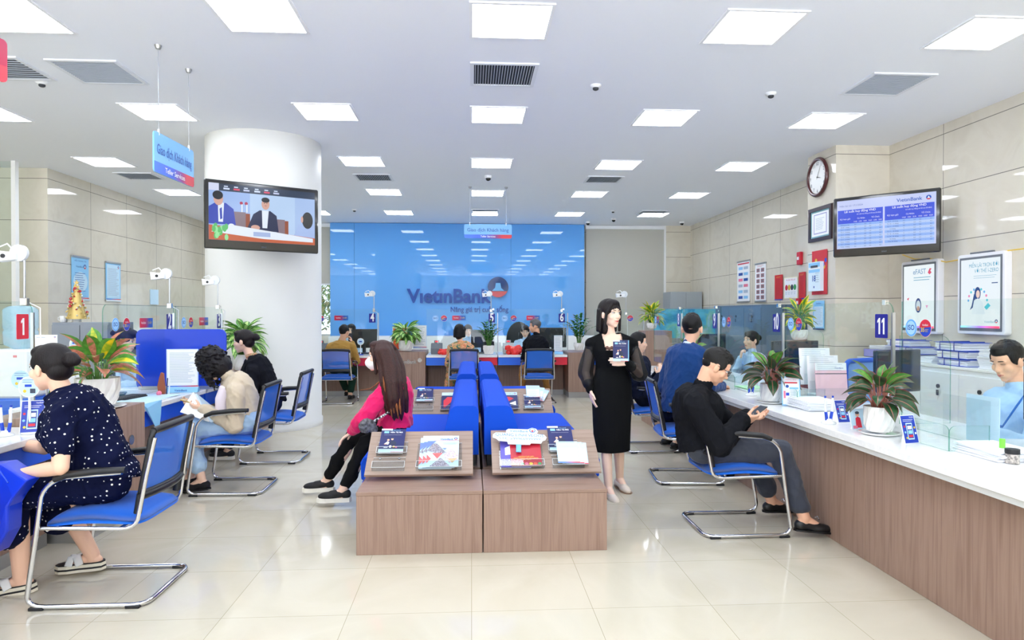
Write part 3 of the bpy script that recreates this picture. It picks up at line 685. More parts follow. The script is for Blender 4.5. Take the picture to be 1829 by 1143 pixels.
# ---- office chairs for visitors
def chair_proto():
    t = thing('visitor_chair', '', 'chair', group='blue visitor chairs')
    w = MB(); R = .012; X = .265
    def arc(a, b, c, n=5): a, b, c = map(Vector, (a, b, c)); return [a*(1-q)**2+b*2*q*(1-q)+c*q*q for q in [k/n for k in range(n+1)]]
    path = []
    half = arc((X, -.2, .015), (X, -.28, .015), (X-.08, -.28, .015))[::-1] + arc((X, .2, .015), (X, .30, .015), (X, .282, .09)) + arc((X, .215, .56), (X, .19, .635), (X, .1, .655)) + [Vector((X, -.17, .675))]
    path = [Vector((-p.x, p.y, p.z)) for p in half[::-1]] + half
    w.tube(path, R, CHROME, 10)
    seat_r = [Vector((X-.015, .235, .40)), Vector((X-.015, .0, .395))]+arc((X-.015, -.16, .39), (X-.015, -.235, .39), (X-.02, -.24, .46))+[Vector((X-.03, -.275, .66)), Vector((X-.035, -.315, .84))]
    for s in (-1, 1): w.tube([Vector((s*p.x, p.y, p.z)) for p in seat_r], .0105, CHROME, 10)
    w.tube([(-X+.02, .2, .39), (X-.02, .2, .39)], .009, CHROME, 8); w.tube([(-X+.02, -.14, .385), (X-.02, -.14, .385)], .009, CHROME, 8)
    w.build('chrome_frame', t)
    # cushion
    w = MB(); n = 14; vs = []; fs = []
    top = lambda u, v: .455+.012*math.cos(v*2.6)-.018*max(0, v-.5)**1.2-.006*(u*u)
    for sgn in (1, -1):
        for i in range(n+1):
            for j in range(n+1):
                u = -1+2*i/n; v = -1+2*j/n; m_ = 1-.10*max(0, abs(v))**6; x = u*.245*m_; y = v*.245*(1-.08*abs(u)**6)-.01
                e = max(abs(u), abs(v)); d = .034*(1-e**8)
                z = top(u, v)+.012-.030*e**6 if sgn > 0 else .412-.012*(1-e**6)+.012*math.cos(v*2.6)*.5-.012*max(0, v-.5)
                vs.append((x, y, z))
    N = (n+1)**2
    for i in range(n):
        for j in range(n):
            a = i*(n+1)+j; fs.append((a, a+n+1, a+n+2, a+1)); fs.append((N+a, N+a+1, N+a+n+2, N+a+n+1))
    edge = [i*(n+1) for i in range(n+1)]+[n*(n+1)+j for j in range(1, n+1)]+[i*(n+1)+n for i in range(n-1, -1, -1)]+[j for j in range(n-1, 0, -1)]
    for k in range(len(edge)): a, b = edge[k], edge[(k+1) % len(edge)]; fs.append((a, b, N+b, N+a))
    w.add(vs, fs, SEATB, True); w.build('seat', t)
    # back frame (black) and mesh
    fr = MB(); ms = MB()
    def bp_(u, v): # u -1..1, v 0..1
        x = u*.225; y = -.262-.06*v+.03*(1-u*u)*-1+.03; z = .56+.31*v+.012*(1-u*u)*v; return Vector((x, y-.01, z))
    per = [bp_(-1+2*k/12, 1) for k in range(13)]+[bp_(1, 1-k/8) for k in range(1, 9)]+[bp_(1-2*k/12, 0) for k in range(1, 13)]+[bp_(-1, k/8) for k in range(1, 8)]
    fr.tube(per, .017, BLACKP, 8, closed=True, flat=1.0)
    fr.tube([bp_(-1+2*k/12, .02)+Vector((0, 0, -.02)) for k in range(13)], .022, BLACKP, 8)
    fr.tube([bp_(-1+2*k/12, 1)+Vector((0, -.004, .004)) for k in range(13)], .019, BLACKP, 8)
    for s in (-1, 1): fr.tube([bp_(s, 0), bp_(s*.98, 0)+Vector((0, .02, -.1))], .02, BLACKP, 8)
    fr.build('back_frame', t)
    n = 12; vs = [bp_(-1+2*i/n, j/8) for i in range(n+1) for j in range(9)]; fs = [(i*9+j, i*9+j+9, i*9+j+10, i*9+j+1) for i in range(n) for j in range(8)]
    ms.add(vs, fs, MESHB, True); ms.build('back_mesh', t)
    for s in (-1, 1):
        MB().tube([(s*X, .15, .645), (s*X, .09, .668), (s*X, -.05, .683), (s*X, -.19, .688)], [.016, .019, .019, .016], BLACKP, 10, flat=1.35).build('armrest', t)
    for sx in (-1, 1):
        for sy in (-.22, .24): MB().box((sx*X, sy, .008), (.03, .07, .016), BLACKP, bev=.003).build('foot_pad', t)
    return t
cx4 = ay(600, 650, 11.0).x; cx5 = ay(829, 650, 11.0).x; cx6 = ay(963, 650, 11.0).x
CH = [(-1.9, 3.7, math.pi/2, 'blue visitor chair under the woman in the polka dot dress'), (-1.98, 5.77, math.pi/2, 'blue visitor chair under the woman in the beige jacket'), (-1.97, 6.92, math.pi/2, 'blue visitor chair beside the white column, behind the woman in black'),
      (1.8, 4.53, -math.pi/2, 'blue visitor chair under the man in glasses and black jacket'), (1.9, 5.88, -math.pi/2-.1, 'blue visitor chair under the man in the bright blue suit'), (1.92, 7.2, -math.pi/2, 'blue visitor chair under the dark suited visitor behind the standing woman'),
      (cx4, 11.25, 0, 'blue visitor chair under the man in the mustard sweater'), (cx5, 11.2, 0, 'blue visitor chair under the woman in the floral shirt'), (cx6, 11.2, 0, 'blue visitor chair under the grey haired man')]
pc_ = chair_proto()
for i, (x, y, r, lb) in enumerate(CH):
    o = pc_ if i == 0 else copy_tree(pc_); o.location = (x, y, 0); o.rotation_euler = (0, 0, r); o['label'] = lb

# ---- waiting sofas (four, back to back) and brochure tables
XC = .07
def sofa(side, y0, y1, label):
    s = -1 if side == 'l' else 1; t = thing('waiting_sofa', label, 'sofa', (XC, (y0+y1)/2, 0), 0, 'blue waiting sofas'); h = (y1-y0)/2-.01
    # seat: two cushions
    for q in (0, 1):
        a = -h+q*h; w = MB(); pts = [(.2, .3), (.2, .47), (.78, .475), (.825, .46), (.845, .42), (.84, .3)]
        w.poly([(s*x, a+.004, z) for x, z in pts], SOFAB, (0, h-.008, 0)); w.build('seat_cushion', t, bevel=.012, bseg=3)
    MB().span((s*.30, -h, .08), (s*.835, h, .3), SOFAB).build('seat_base', t, bevel=.02, bseg=3)
    MB().span((s*.06, -h+.03, 0), (s*.8, h-.03, .08), BLACKP).build('plinth', t)
    MB().span((s*.01, -h, 0), (s*.31, h, .38), WOODM).build('wood_base', t); MB().span((s*.04, -h+.05, .38), (s*.26, h-.05, .47), BLACKP).build('support', t)  # support coloured black as the shade in the gap under the backrest
    w = MB(); pts = [(.02, .47), (.30, .47), (.255, .66), (.222, .78)]+[(.222-.055+.055*math.cos(k*math.pi/10)*1.0, .765+.05*math.sin(k*math.pi/10)+.0) for k in range(1, 6)]+[(.06, .815), (.035, .805), (.02, .78)]
    w.poly([(s*x, -h, z) for x, z in pts], SOFAB, (0, 2*h, 0)); w.build('backrest', t, bevel=.018, bseg=3)
    return t
sofa('l', 4.72, 6.68, 'blue sofa nearest on the left, woman in pink jacket on it'); sofa('r', 4.72, 6.68, 'blue sofa nearest on the right, empty, facing the right counter')
sofa('l', 7.26, 9.22, 'blue sofa farther back on the left side'); sofa('r', 7.26, 9.22, 'blue sofa farther back on the right side')
def bro_table(s, y0, label):
    t = thing('brochure_table', label, 'table', (XC+s*.385, y0+.28, 0), 0, 'low woodgrain brochure tables')
    MB().span((-.381, -.28, .0), (.381, .28, .36), WOODM, bev=.002).build('body', t)
    MB().span((-.383, -.283, .36), (.383, .283, .382), WOODTOP, bev=.002).build('top', t); return t
for s, n_ in ((-1, 'left'), (1, 'right')):
    bro_table(s, 4.1, 'low square brown woodgrain table in front, %s one' % n_)
    bro_table(s, 6.69, 'low brown woodgrain table between the blue sofas, %s one' % n_)
# ================================================================ people
_pending = []
def blob(mb, name, parent, m, voxel, smooth=3, wr=0, wf=14, seed=0, cut=None, thick=0):
    mb.mats = [m]; mb.m = [0]*len(mb.f)
    o = mb.build(name, parent, world=True)
    md = o.modifiers.new('r', 'REMESH'); md.mode = 'VOXEL'; md.voxel_size = voxel; md.use_smooth_shade = True
    if smooth: sm = o.modifiers.new('s', 'SMOOTH'); sm.iterations = smooth; sm.factor = .5
    _pending.append((o, m, wr, wf, seed, cut, thick)); return o
def finish_blobs():
    bpy.context.view_layer.update(); dg = bpy.context.evaluated_depsgraph_get(); out = []
    for p in _pending: out.append(bpy.data.meshes.new_from_object(p[0].evaluated_get(dg)))
    for (o, m, wr, wf, seed, cut, thick), me in zip(_pending, out):
        old = o.data; nm_ = old.name; o.modifiers.clear(); o.data = me; bpy.data.meshes.remove(old); me.name = nm_
        me.materials.clear(); me.materials.append(m)
        n = len(me.vertices)
        if n == 0: continue
        if wr:
            co = np.empty(n*3); me.vertices.foreach_get('co', co); co = co.reshape(-1, 3); no = np.empty(n*3); me.vertices.foreach_get('normal', no); no = no.reshape(-1, 3)
            rs = np.random.RandomState(seed+3); d = np.zeros(n)
            for k in range(7):
                v = rs.normal(size=3); v /= np.linalg.norm(v); v2 = rs.normal(size=3)
                ph = (co@v)*wf*(1+.5*k)+1.6*np.sin((co@v2)*wf*.5+rs.rand()*6)+rs.rand()*6
                d += (1-np.abs(np.sin(ph)))**2*(1.0/(1+.35*k))-.3/(1+.35*k)
            co += no*(d*wr)[:, None]; me.vertices.foreach_set('co', co.ravel())
        if cut or thick:
            import bmesh
            b = bmesh.new(); b.from_mesh(me)
            if cut:
                dead = [f for f in b.faces if cut(f.calc_center_median())]; bmesh.ops.delete(b, geom=dead, context='FACES')
            b.to_mesh(me); b.free()
            if thick: s_ = o.modifiers.new('solid', 'SOLIDIFY'); s_.thickness = thick; s_.offset = -1
        me.polygons.foreach_set('use_smooth', [True]*len(me.polygons)); me.update()
    _pending.clear()
def cap(mb, p0, p1, r0, r1, n=14, flat=1, side=None, m=None):
    p0 = Vector(p0); p1 = Vector(p1); d = (p1-p0); L = d.length; d = d/L if L > 1e-6 else Vector((0, 0, 1)); pts = []; rr = []
    for k in range(4, -1, -1): a = math.pi/2*k/4.6; pts.append(p0-d*r0*math.sin(a)*min(flat, 1)**.5); rr.append(r0*math.cos(a))
    for k in range(0, 5): a = math.pi/2*k/4.6; pts.append(p1+d*r1*math.sin(a)*min(flat, 1)**.5); rr.append(r1*math.cos(a))
    mb.tube(pts, rr, m or BLACKP, n, flat=flat, side=side); return mb
def limb(mb, pts, rs, **k):
    for i in range(len(pts)-1): cap(mb, pts[i], pts[i+1], rs[i], rs[i+1], **k)
def loft(mb, rings, m=None, n=24):
    "rings: (centre, ux, uy, rx, ry)"
    vs = []; fs = []; N = len(rings)
    for c, ux, uy, rx, ry in rings:
        for k in range(n): a = 2*math.pi*k/n; vs.append(Vector(c)+Vector(ux)*(rx*math.cos(a))+Vector(uy)*(ry*math.sin(a)))
    for i in range(N-1):
        for k in range(n): fs.append((i*n+k, i*n+(k+1) % n, (i+1)*n+(k+1) % n, (i+1)*n+k))
    fs.append(tuple(range(n))[::-1]); fs.append(tuple(range((N-1)*n, N*n)))
    mb.add(vs, fs, m or BLACKP, True)
def hand(mb, w, d, n, right, s=1, curl=.5, spread=.0, thumb=.6):
    w = Vector(w); d = Vector(d).normalized(); n = Vector(n); n = (n-d*n.dot(d)).normalized(); th = d.cross(n) if right else n.cross(d)
    for i, q in enumerate((-.029, -.0098, .0098, .029)):   # little finger first, index nearest the thumb
        k0 = w+d*(.088-.006*abs(i-2))*s+th*q*s
        cap(mb, w+th*q*.75*s+d*.008*s, k0, .0145*s, .0108*s, n=8)
        L = (.056, .070, .077, .068)[i]*s; a = curl*(1.1-.08*i); p = k0; dd = d+th*spread*(i-1.5)*.3
        for sg, (f, r0, r1) in enumerate(((.45, .0095, .0085), (.32, .0085, .0078), (.23, .0078, .0066))):
            a2 = a*(sg+.7); dir_ = (dd*math.cos(a2)+n*math.sin(a2)).normalized(); q2 = p+dir_*L*f; cap(mb, p, q2, r0*s, r1*s, n=8); p = q2
    b = w+d*.02*s+th*.022*s; m_ = b+(d*.55+th*.62+n*thumb*.5).normalized()*.042*s; e = m_+(d*.85+th*.2+n*thumb*.6).normalized()*.032*s
    cap(mb, b, m_, .0135*s, .0105*s, n=8); cap(mb, m_, e, .0098*s, .0082*s, n=8)
def headM(c, fwd, up=(0, 0, 1), s=1):
    y = Vector(fwd).normalized(); x = y.cross(Vector(up)).normalized(); z = x.cross(y)
    M = Matrix((x*s, y*s, z*s)).transposed().to_4x4(); M.translation = Vector(c); return M
def head_shape(mb, M, fem=False, full=1.0):
    T = mb.T; mb.T = M; B = BLACKP
    mb.ell((0, -.014, .03), (.074, .094, .088), B, 24, 16); mb.ell((0, .012, -.03), (.063*full, .07, .07), B, 20, 14)
    mb.ell((0, .035, -.062), (.047*full, .045, .042), B, 16, 12); mb.ell((0, .060, -.094), (.02, .017, .015), B, 12, 8)
    for q in (-1, 1):
        mb.ell((q*.038*full, .050, -.022), (.024*full, .026, .026), B, 12, 8)   # cheek
        mb.ell((q*.030, .070, .028), (.022, .010, .007), B, 10, 6)    # brow
        mb.ell((q*.076, -.004, -.008), (.010, .019, .031), B, 12, 8, Matrix.Rotation(.18*q, 3, 'Z'))
        mb.ell((q*(.0085 if fem else .0105), .087, -.028), (.0075, .009, .007), B, 8, 6)
    cap(mb, (0, .073, .016), (0, .092 if fem else .095, -.022), .0070, .0098 if fem else .0115, n=10)
    mb.ell((0, .079, -.05), (.020, .011, .012), B, 12, 8); mb.ell((0, .078, -.064), (.018, .009, .008), B, 12, 8)
    mb.T = T
def face_parts(M, parent, fem=False, closed=False, brow='2A1C18', lips=None, glasses=False):
    def part(mb, name): 
        o = mb.build(name, parent, world=True); return o
    EW = mat('eye_white', 'F4F2F0', .2); IR = mat('iris', '22140E', .1); LID = mat('lash', '1C1210', .6); BR = mat('brow_'+brow, brow, .8)
    for q in (-1, 1):
        w = MB(); w.T = M
        if not closed:
            e_ = 1.12 if fem else 1; w.ell((q*.031, .0675, .012), (.0150*e_, .0115, .0085*e_), EW, 14, 10); w.ell((q*.031, .0735, .012), (.0064*e_, .0068, .0068*e_), IR, 12, 8)
        k = 8; up = .0062 if not closed else -.001
        w.tube([(q*.031+.0175*math.cos(math.pi*i/k), .0775-.006*abs(math.cos(math.pi*i/k))**2, .0125+up*math.sin(math.pi*i/k)) for i in range(k+1)], .0017 if fem else .0013, LID, 6)
        part(w, 'eye')
        w = MB(); w.T = M; w.tube([(q*.013, .0825, .0325), (q*.023, .0825, .0338), (q*.034, .0785, .0345), (q*.047, .068, .0305)], [.0022, .0030, .0028, .0010], BR, 6, flat=.6); part(w, 'eyebrow')
    w = MB(); w.T = M; LP = mat('lips_'+(lips or 'C06A62'), lips or 'C06A62', .4)
    w.tube([(-.021, .0785, -.0565), (-.009, .0875, -.0540), (0, .0883, -.0555), (.009, .0875, -.0540), (.021, .0785, -.0565)], [.001, .0032, .0030, .0032, .001], LP, 8, flat=.9)
    w.tube([(-.019, .0785, -.0585), (0, .0870, -.0615), (.019, .0785, -.0585)], [.001, .0042, .001], LP, 8, flat=.9); part(w, 'lips')
    if glasses:
        w = MB(); w.T = M; GM = mat('glasses_frame', '101014', .25)
        for q in (-1, 1):
            pts = [(q*.033+.024*math.cos(a), .093-.004*abs(math.cos(a)), .008+.019*math.sin(a)) for a in [2*math.pi*i/16 for i in range(16)]]
            w.tube(pts, .0019, GM, 6, closed=True); w.tube([(q*.056, .09, .014), (q*.078, .06, .014), (q*.083, -.01, .010)], .0019, GM, 6)
            w.poly([(x, y, z) for x, y, z in pts], glass('lens', 'F4F8FA', .97))
        w.tube([(-.010, .092, .012), (.010, .092, .012)], .0018, GM, 6); part(w, 'glasses')
def garment_mat(kind):
    return {'polka': polka_m, 'floral': floral_m}.get(kind) or cloth('cloth_'+kind, kind)
def _polka():
    m = cloth('polka_dot_navy', '0D1434'); n, l, b = nodes(m); tc = n.new('ShaderNodeTexCoord'); v = n.new('ShaderNodeTexVoronoi'); v.inputs['Scale'].default_value = 36; v.inputs['Randomness'].default_value = .35
    mr = n.new('ShaderNodeMath'); mr.operation = 'LESS_THAN'; mr.inputs[1].default_value = .18; mx = n.new('ShaderNodeMixRGB'); mx.inputs[1].default_value = lin('0A1030'); mx.inputs[2].default_value = lin('F2F0EC')
    l.new(tc.outputs['Object'], v.inputs['Vector']); l.new(v.outputs['Distance'], mr.inputs[0]); l.new(mr.outputs[0], mx.inputs[0]); l.new(mx.outputs[0], b.inputs['Base Color']); return m
polka_m = _polka()
floral_m = noise_mat('floral_print', [(.3, '1E3A34'), (.42, '3F6A58'), (.48, 'C8A868'), (.54, 'D86A48'), (.6, 'E8B890'), (.68, '3A6A60')], nscale=17, detail=3, rough=.8, dist=1.2)
plaid_m = noise_mat('plaid_lining', [(.4, 'D8B888'), (.5, '3A2A20'), (.56, 'E0C8A0'), (.62, 'B04038')], scale=(1, 1, 3), nscale=60, detail=1, rough=.8)
def skin(h): return noise_mat('skin_'+h, [(.3, h), (.7, h)], nscale=40, rough=.5, bump=.08, spec=.35)
def hairm(h):
    nm_ = 'hair_'+h
    if nm_ in _mats: return _mats[nm_]
    m = mat(nm_, h, .5, spec=.3); n, l, b = nodes(m); tc = n.new('ShaderNodeTexCoord'); mp = n.new('ShaderNodeMapping'); mp.inputs['Scale'].default_value = (1, 1, .12)
    nz = n.new('ShaderNodeTexNoise'); nz.inputs['Scale'].default_value = 220; nz.inputs['Detail'].default_value = 3; bm = n.new('ShaderNodeBump'); bm.inputs['Strength'].default_value = .7; bm.inputs['Distance'].default_value = .003
    l.new(tc.outputs['Object'], mp.inputs[0]); l.new(mp.outputs[0], nz.inputs['Vector']); l.new(nz.outputs[0], bm.inputs['Height']); l.new(bm.outputs[0], b.inputs['Normal'])
    c = lin(h); l.new(grad(m, nz.outputs[0], [(.35, tuple(x*.25 for x in c[:3])), (.65, tuple(min(1, x*.8) for x in c[:3]))]), b.inputs['Base Color']); return m
def hair_shape(mb, M, style, world_pts=None):
    T = mb.T; mb.T = M; B = BLACKP; rnd = random.Random(5)
    if style in ('short', 'short_thin', 'grey'):
        mb.ell((0, -.022, .042), (.0775, .0945, .080), B, 26, 18); mb.ell((0, -.004, .078), (.064, .082, .048), B, 22, 14)
        mb.ell((0, -.050, .002), (.062, .050, .048), B, 20, 12); mb.ell((0, .022, .098), (.050, .050, .024), B, 18, 10)
        for q in (-1, 1): mb.ell((q*.0665, .006, .030), (.0125, .040, .042), B, 12, 8); mb.ell((q*.071, .016, .004), (.0055, .008, .020), B, 8, 6)
        for i in range(150):
            a = rnd.uniform(0, 6.3); e = rnd.uniform(.25, 1.45); R1 = .98
            p = Vector((.074*R1*math.cos(a)*math.cos(e), -.018+.090*R1*math.sin(a)*math.cos(e), .046+.080*R1*math.sin(e)))
            if p.y > .05 and p.z < .085: continue
            cap(mb, p, p+Vector((rnd.uniform(-.008, .008), rnd.uniform(0, .014), rnd.uniform(.002, .011))), .0065, .0025, n=5)
    elif style == 'bun':
        mb.ell((0, -.020, .036), (.0825, .0985, .088), B, 24, 16); mb.ell((0, -.055, -.012), (.066, .058, .062), B, 20, 12); mb.ell((0, .03, .082), (.06, .05, .038), B, 18, 10)
        for q in (-1, 1): mb.ell((q*.068, .012, .03), (.012, .032, .036), B, 10, 8)
        mb.ell((0, -.128, .030), (.040, .036, .038), B, 18, 12); mb.ell((.004, -.145, .022), (.03, .026, .028), B, 14, 10); cap(mb, (0, -.09, .03), (0, -.12, .03), .03, .03)
    elif style in ('bob', 'bobf', 'long'):
        mb.ell((0, -.022, .042), (.087, .100, .090), B, 26, 18); mb.ell((0, .02, .092), (.062, .058, .034), B, 18, 10)
        z1 = {'bob': -.135, 'bobf': -.085, 'long': -.12}[style]
        for i in range(13):
            a = math.radians(205-230+i*(250/12)+0)  # sweeps round the back from side to side
            a = math.radians(-8-164*i/12); x = .080*math.cos(a); y = -.018+.085*math.sin(a)
            cap(mb, (x, y, .03), (x*1.10, y*1.06, z1), .020, .017, n=10)
        for q in (-1, 1):
            cap(mb, (q*.03, .058, .092), (q*.073, .042, .02), .014, .012, n=8); cap(mb, (q*.076, .038, .02), (q*.086, .022, z1), .0125, .013, n=8)
        cap(mb, (0, -.06, 0), (0, -.055, z1+.01), .065, .065, n=14)
    elif style == 'curly':
        mb.ell((0, -.02, .036), (.085, .1, .09), B, 24, 16); mb.ell((0, -.03, -.03), (.09, .085, .09), B, 20, 14)
        for i in range(200):
            a = rnd.uniform(0, 6.3); e = rnd.uniform(-1.2, 1.4); R_ = .092 if e > 0 else .098
            if math.sin(a)*math.cos(e) > .80 and e < .3 and False: continue
            c = Vector((R_*math.cos(a)*math.cos(e), -.015+(R_+.008)*math.sin(a)*math.cos(e), .02+.105*math.sin(e)))
            mb.tube([c+Vector((.012*math.cos(k*1.2+i), .012*math.sin(k*1.2+i), -.008*k+.015)) for k in range(6)], .0055, B, 5)
        for i in range(40):
            a = rnd.uniform(-.3, 3.4); c = Vector((.085*math.cos(a), .05+.05*math.sin(a), rnd.uniform(-.09, .02)))
            mb.tube([c+Vector((.011*math.cos(k*1.1+i), .011*math.sin(k*1.1+i), -.010*k)) for k in range(7)], .0055, B, 5)
    mb.T = T
def shoe(parent, an, d, up, kind, m, s=1):
    d = Vector(d).normalized(); up = Vector(up); x = d.cross(up).normalized(); z = x.cross(d); an = Vector(an)
    M = Matrix((x*s, d*s, z*s)).transposed().to_4x4(); M.translation = an-z*.085*s; w = MB(); w.T = M
    out = [(-.030, -.055), (-.036, -.01), (-.034, .06), (-.042, .12), (-.036, .165), (-.012, .192), (.015, .188), (.036, .16), (.041, .11), (.033, .05), (.034, -.01), (.026, -.055), (0, -.068)]
    th = {'sneaker': .032, 'platform': .042, 'sandal': .03}.get(kind, .012)
    sole = {'sneaker': mat('sole_white', 'EDE9DE', .5), 'platform': mat('sole_cream', 'E8E0CC', .5), 'flat': mat('sole_tan', '8A6A50', .5)}.get(kind, mat('sole_black', '121214', .4))
    w.poly([(a, b, 0) for a, b in out], sole, (0, 0, th)); 
    if kind == 'platform': w.poly([(a*1.02, b*1.01, .015) for a, b in out], mat('sole_black', '121214', .4), (0, 0, .010)); w.poly([(a*.97, b*.98, th) for a, b in out], mat('sole_black', '121214', .4), (0, 0, .006))
    w.T = Matrix.Identity(4); o = w.build('shoe_sole', None); o.parent = parent; o.location = -parent.location
    for f in o.data.polygons: f.use_smooth = False
    u = MB(); u.T = M
    if kind in ('platform', 'sandal'):
        for a, b in (((-.042, .05), (.040, .11)), ((.040, .05), (-.042, .11))):
            u.tube([(a[0], a[1], th), (a[0]*.6, a[1]+.02, th+.045), (b[0]*.6, b[1]-.01, th+.042), (b[0], b[1], th)], [.021]*4, m, 10, flat=.2, side=(0, 1, 0))
        u.T = Matrix.Identity(4); q = u.build('strap', None); q.parent = parent; q.location = -parent.location
    else:
        u.ell((0, .10, th+.012), (.040, .085, .032), BLACKP, 18, 12); u.ell((0, -.02, th+.025), (.036, .045, .04), BLACKP, 18, 12); cap(u, (0, -.02, th+.03), (0, .08, th+.02), .036, .034)
        u.T = Matrix.Identity(4); blob(u, 'shoe_upper', parent, m, .006*s, 3)
    return M
def person(label, J, skin_h='EFC6AC', top=None, sleeves=1.0, bottom=None, hair=('short', '1A1616'), fat=1.0, fem=False, vox=.006, shoes=None, slouch=.03, topr=.012, topbot=-.10, face=True, hs=1.0, bust=0, closed=False, glasses=False, lips=None, skirt=None, wr=.009, legr=.014, collar=None, hand_s=1.0, cut=None, brow='2A1C18', base=None, full=1.0, cat='person', sh_m=None, anklecut=.85):
    g = Vector
    pel = g(J['pel']); neck = g(J['neck']); head = g(J['head'])
    root = thing('person', label, 'person', base or (pel.x, pel.y, 0)); sp_dir = (neck-pel).normalized()
    shL, shR = g(J['shL']), g(J['shR']); Rv = (shR-shL); Rv = (Rv-sp_dir*Rv.dot(sp_dir)).normalized()
    Rp = g(J['Rp']).normalized() if 'Rp' in J else Rv
    F = UPZ.cross(Rv); F = F.normalized() if F.length > 0 else g((0, 1, 0))
    L = (neck-pel).length; ctrl = (pel+neck)/2-F*slouch
    def sp(t): return pel*(1-t)**2+ctrl*2*t*(1-t)+neck*t*t if 0 <= t <= 1 else (pel+(pel-ctrl).normalized()*(t*L) if t < 0 else neck+(neck-ctrl).normalized()*((t-1)*L))
    def rings(inf, t0=-.16, t1=1.04, wfac=1):
        prof = [(-.2, .12, .10), (-.1, .155, .115), (0, .165, .118), (.2, .148, .108), (.38, .135, .10), (.55, .145, .108), (.72, .16, .115), (.85, .168, .105), (.93, .150, .085), (1.0, .085, .062), (1.05, .055, .05)]
        out = []
        for t, a, b in prof:
            if t < t0-.001 or t > t1+.001: continue
            c = sp(t); tg = (sp(t+.02)-sp(t-.02)).normalized(); q = Rp.lerp(Rv, max(0, min(1, t))); q = (q-tg*q.dot(tg)).normalized(); f = tg.cross(q)
            if bust and .5 < t < .8: b = b+bust*.6; c = c+f*bust*.7
            out.append((c, q, f, a*fat+inf, b*fat+inf*(1 if fat < 1.15 else 1.3)))
        return out
    hw = .088*min(fat, 1.1)
    hipR = pel+Rp*hw; hipL = pel-Rp*hw
    # ---- body
    b = MB(); loft(b, rings(-.012))
    M = headM(head, J['fwd'], J.get('up', (0, 0, 1)), hs); head_shape(b, M, fem, full)
    nk = .047 if not fem else .042; cap(b, neck-sp_dir*.02, head+(M.to_3x3()@g((0, -.025, -.05))), nk*min(fat, 1.15)+.004, nk*min(fat, 1.12), n=14)
    for s_, sh, hip in (('L', shL, hipL), ('R', shR, hipR)):
        el, wr_, kn, an = (g(J[k+s_]) for k in ('el', 'wr', 'kn', 'an')); right = s_ == 'R'
        af = fat**.7*(.88 if fem else 1)
        cap(b, neck.lerp(sh, .45), sh, .05*af, .046*af); cap(b, sh, el, .046*af, .038*af); mid = el.lerp(wr_, .35); cap(b, el, mid, .037*af, .036*af); cap(b, mid, wr_, .036*af, .0235*af)
        hd = J.get('h'+s_, {}); d = g(hd.get('d', (wr_-el))); nrm = g(hd.get('n', (0, 0, -1) if abs(d.normalized().z) < .85 else -F))
        if hd.get('show', True): hand(b, wr_, d, nrm, right, hand_s*(.92 if fem else 1), hd.get('curl', .45), hd.get('spread', 0), hd.get('thumb', .6))
        lf = fat**.6; ll = .9 if bottom or skirt else 1.0
        cap(b, hip, kn, .078*lf*ll, .052*lf*ll); calf = kn.lerp(an, .3)-(F*.012 if True else 0); cap(b, kn, calf, .05*lf*ll, .052*lf*ll); cap(b, calf, an, .052*lf*ll, .034*lf)
        td = g(J.get('toe'+s_, F)).normalized(); upv = g(J.get('fup'+s_, (0, 0, 1))); sd = td.cross(upv).normalized(); fz = sd.cross(td)
        cap(b, an-td*.022-fz*.035, an+td*.11-fz*.058, .030, .023, n=12); cap(b, an+td*.02-fz*.015, an+td*.09-fz*.05, .03, .026, n=12); cap(b, an, an-fz*.04, .034*lf, .03)
        if shoes: shoe(root, an, td, fz, shoes, sh_m or mat('black_leather', '101012', .35))
    blob(b, 'body', root, skin(skin_h), vox, 2)
    if face: face_parts(M, root, fem, closed, brow, lips, glasses)
    # ---- hair
    if hair:
        h = MB(); hair_shape(h, headM(head, J['fwd'], J.get('up', (0, 0, 1)), hs*(1.2 if hair[0] == 'curly' else 1.0)), hair[0]); blob(h, 'hair', root, hairm(hair[1]), vox*.9, 2)
    # ---- top
    if top:
        t = MB(); loft(t, rings(topr, t0=topbot)); 
        for s_, sh in (('L', shL), ('R', shR)):
            el, wr_ = g(J['el'+s_]), g(J['wr'+s_]); af = fat**.7*(.9 if fem else 1); k = topr
            cap(t, neck.lerp(sh, .4), sh, .05*af+k*.6, .050*af+k)
            cap(t, sp(.72)+(sh-neck)*.35, sh.lerp(el, .22)*.8+sp(.72)*.2, .085*fat**.5+k*.5, .055*af+k*.6)
            if sleeves > .5: cap(t, sh, el, .050*af+k, .043*af+k); e = el.lerp(wr_, min(1, (sleeves-.5)*2)*.97); cap(t, el, e, .043*af+k, .031*af+k*.8)
            else: cap(t, sh, sh.lerp(el, sleeves*2), .052*af+k, .050*af+k)
        if collar is not None: cap(t, neck-sp_dir*.01, neck+(head-neck).normalized()*.035, .058*min(fat, 1.2), .054*min(fat, 1.2), n=18)
        blob(t, 'top', root, garment_mat(top), max(vox, .007), 6, wr, seed=len(label), cut=cut, thick=.003 if cut else 0)
        if collar: 
            c = MB(); cc = neck+(head-neck).normalized()*.02; cap(c, cc, cc+(head-neck).normalized()*.025, .055*min(fat, 1.2), .051*min(fat, 1.2), n=18); blob(c, 'collar', root, collar if not isinstance(collar, str) else garment_mat(collar), .006, 2)
    if bottom:
        t = MB(); loft(t, rings(legr-.004, t0=-.2, t1=.2)); lf = fat**.6
        for s_, hip in (('L', hipL), ('R', hipR)):
            kn, an = g(J['kn'+s_]), g(J['an'+s_]); cap(t, hip, kn, .080*lf+legr, .056*lf+legr); e = kn.lerp(an, anklecut); cap(t, kn, e, .054*lf+legr, .042*lf+legr)
        blob(t, 'trousers', root, garment_mat(bottom), max(vox, .007), 4, wr, 11, seed=len(label)+7)
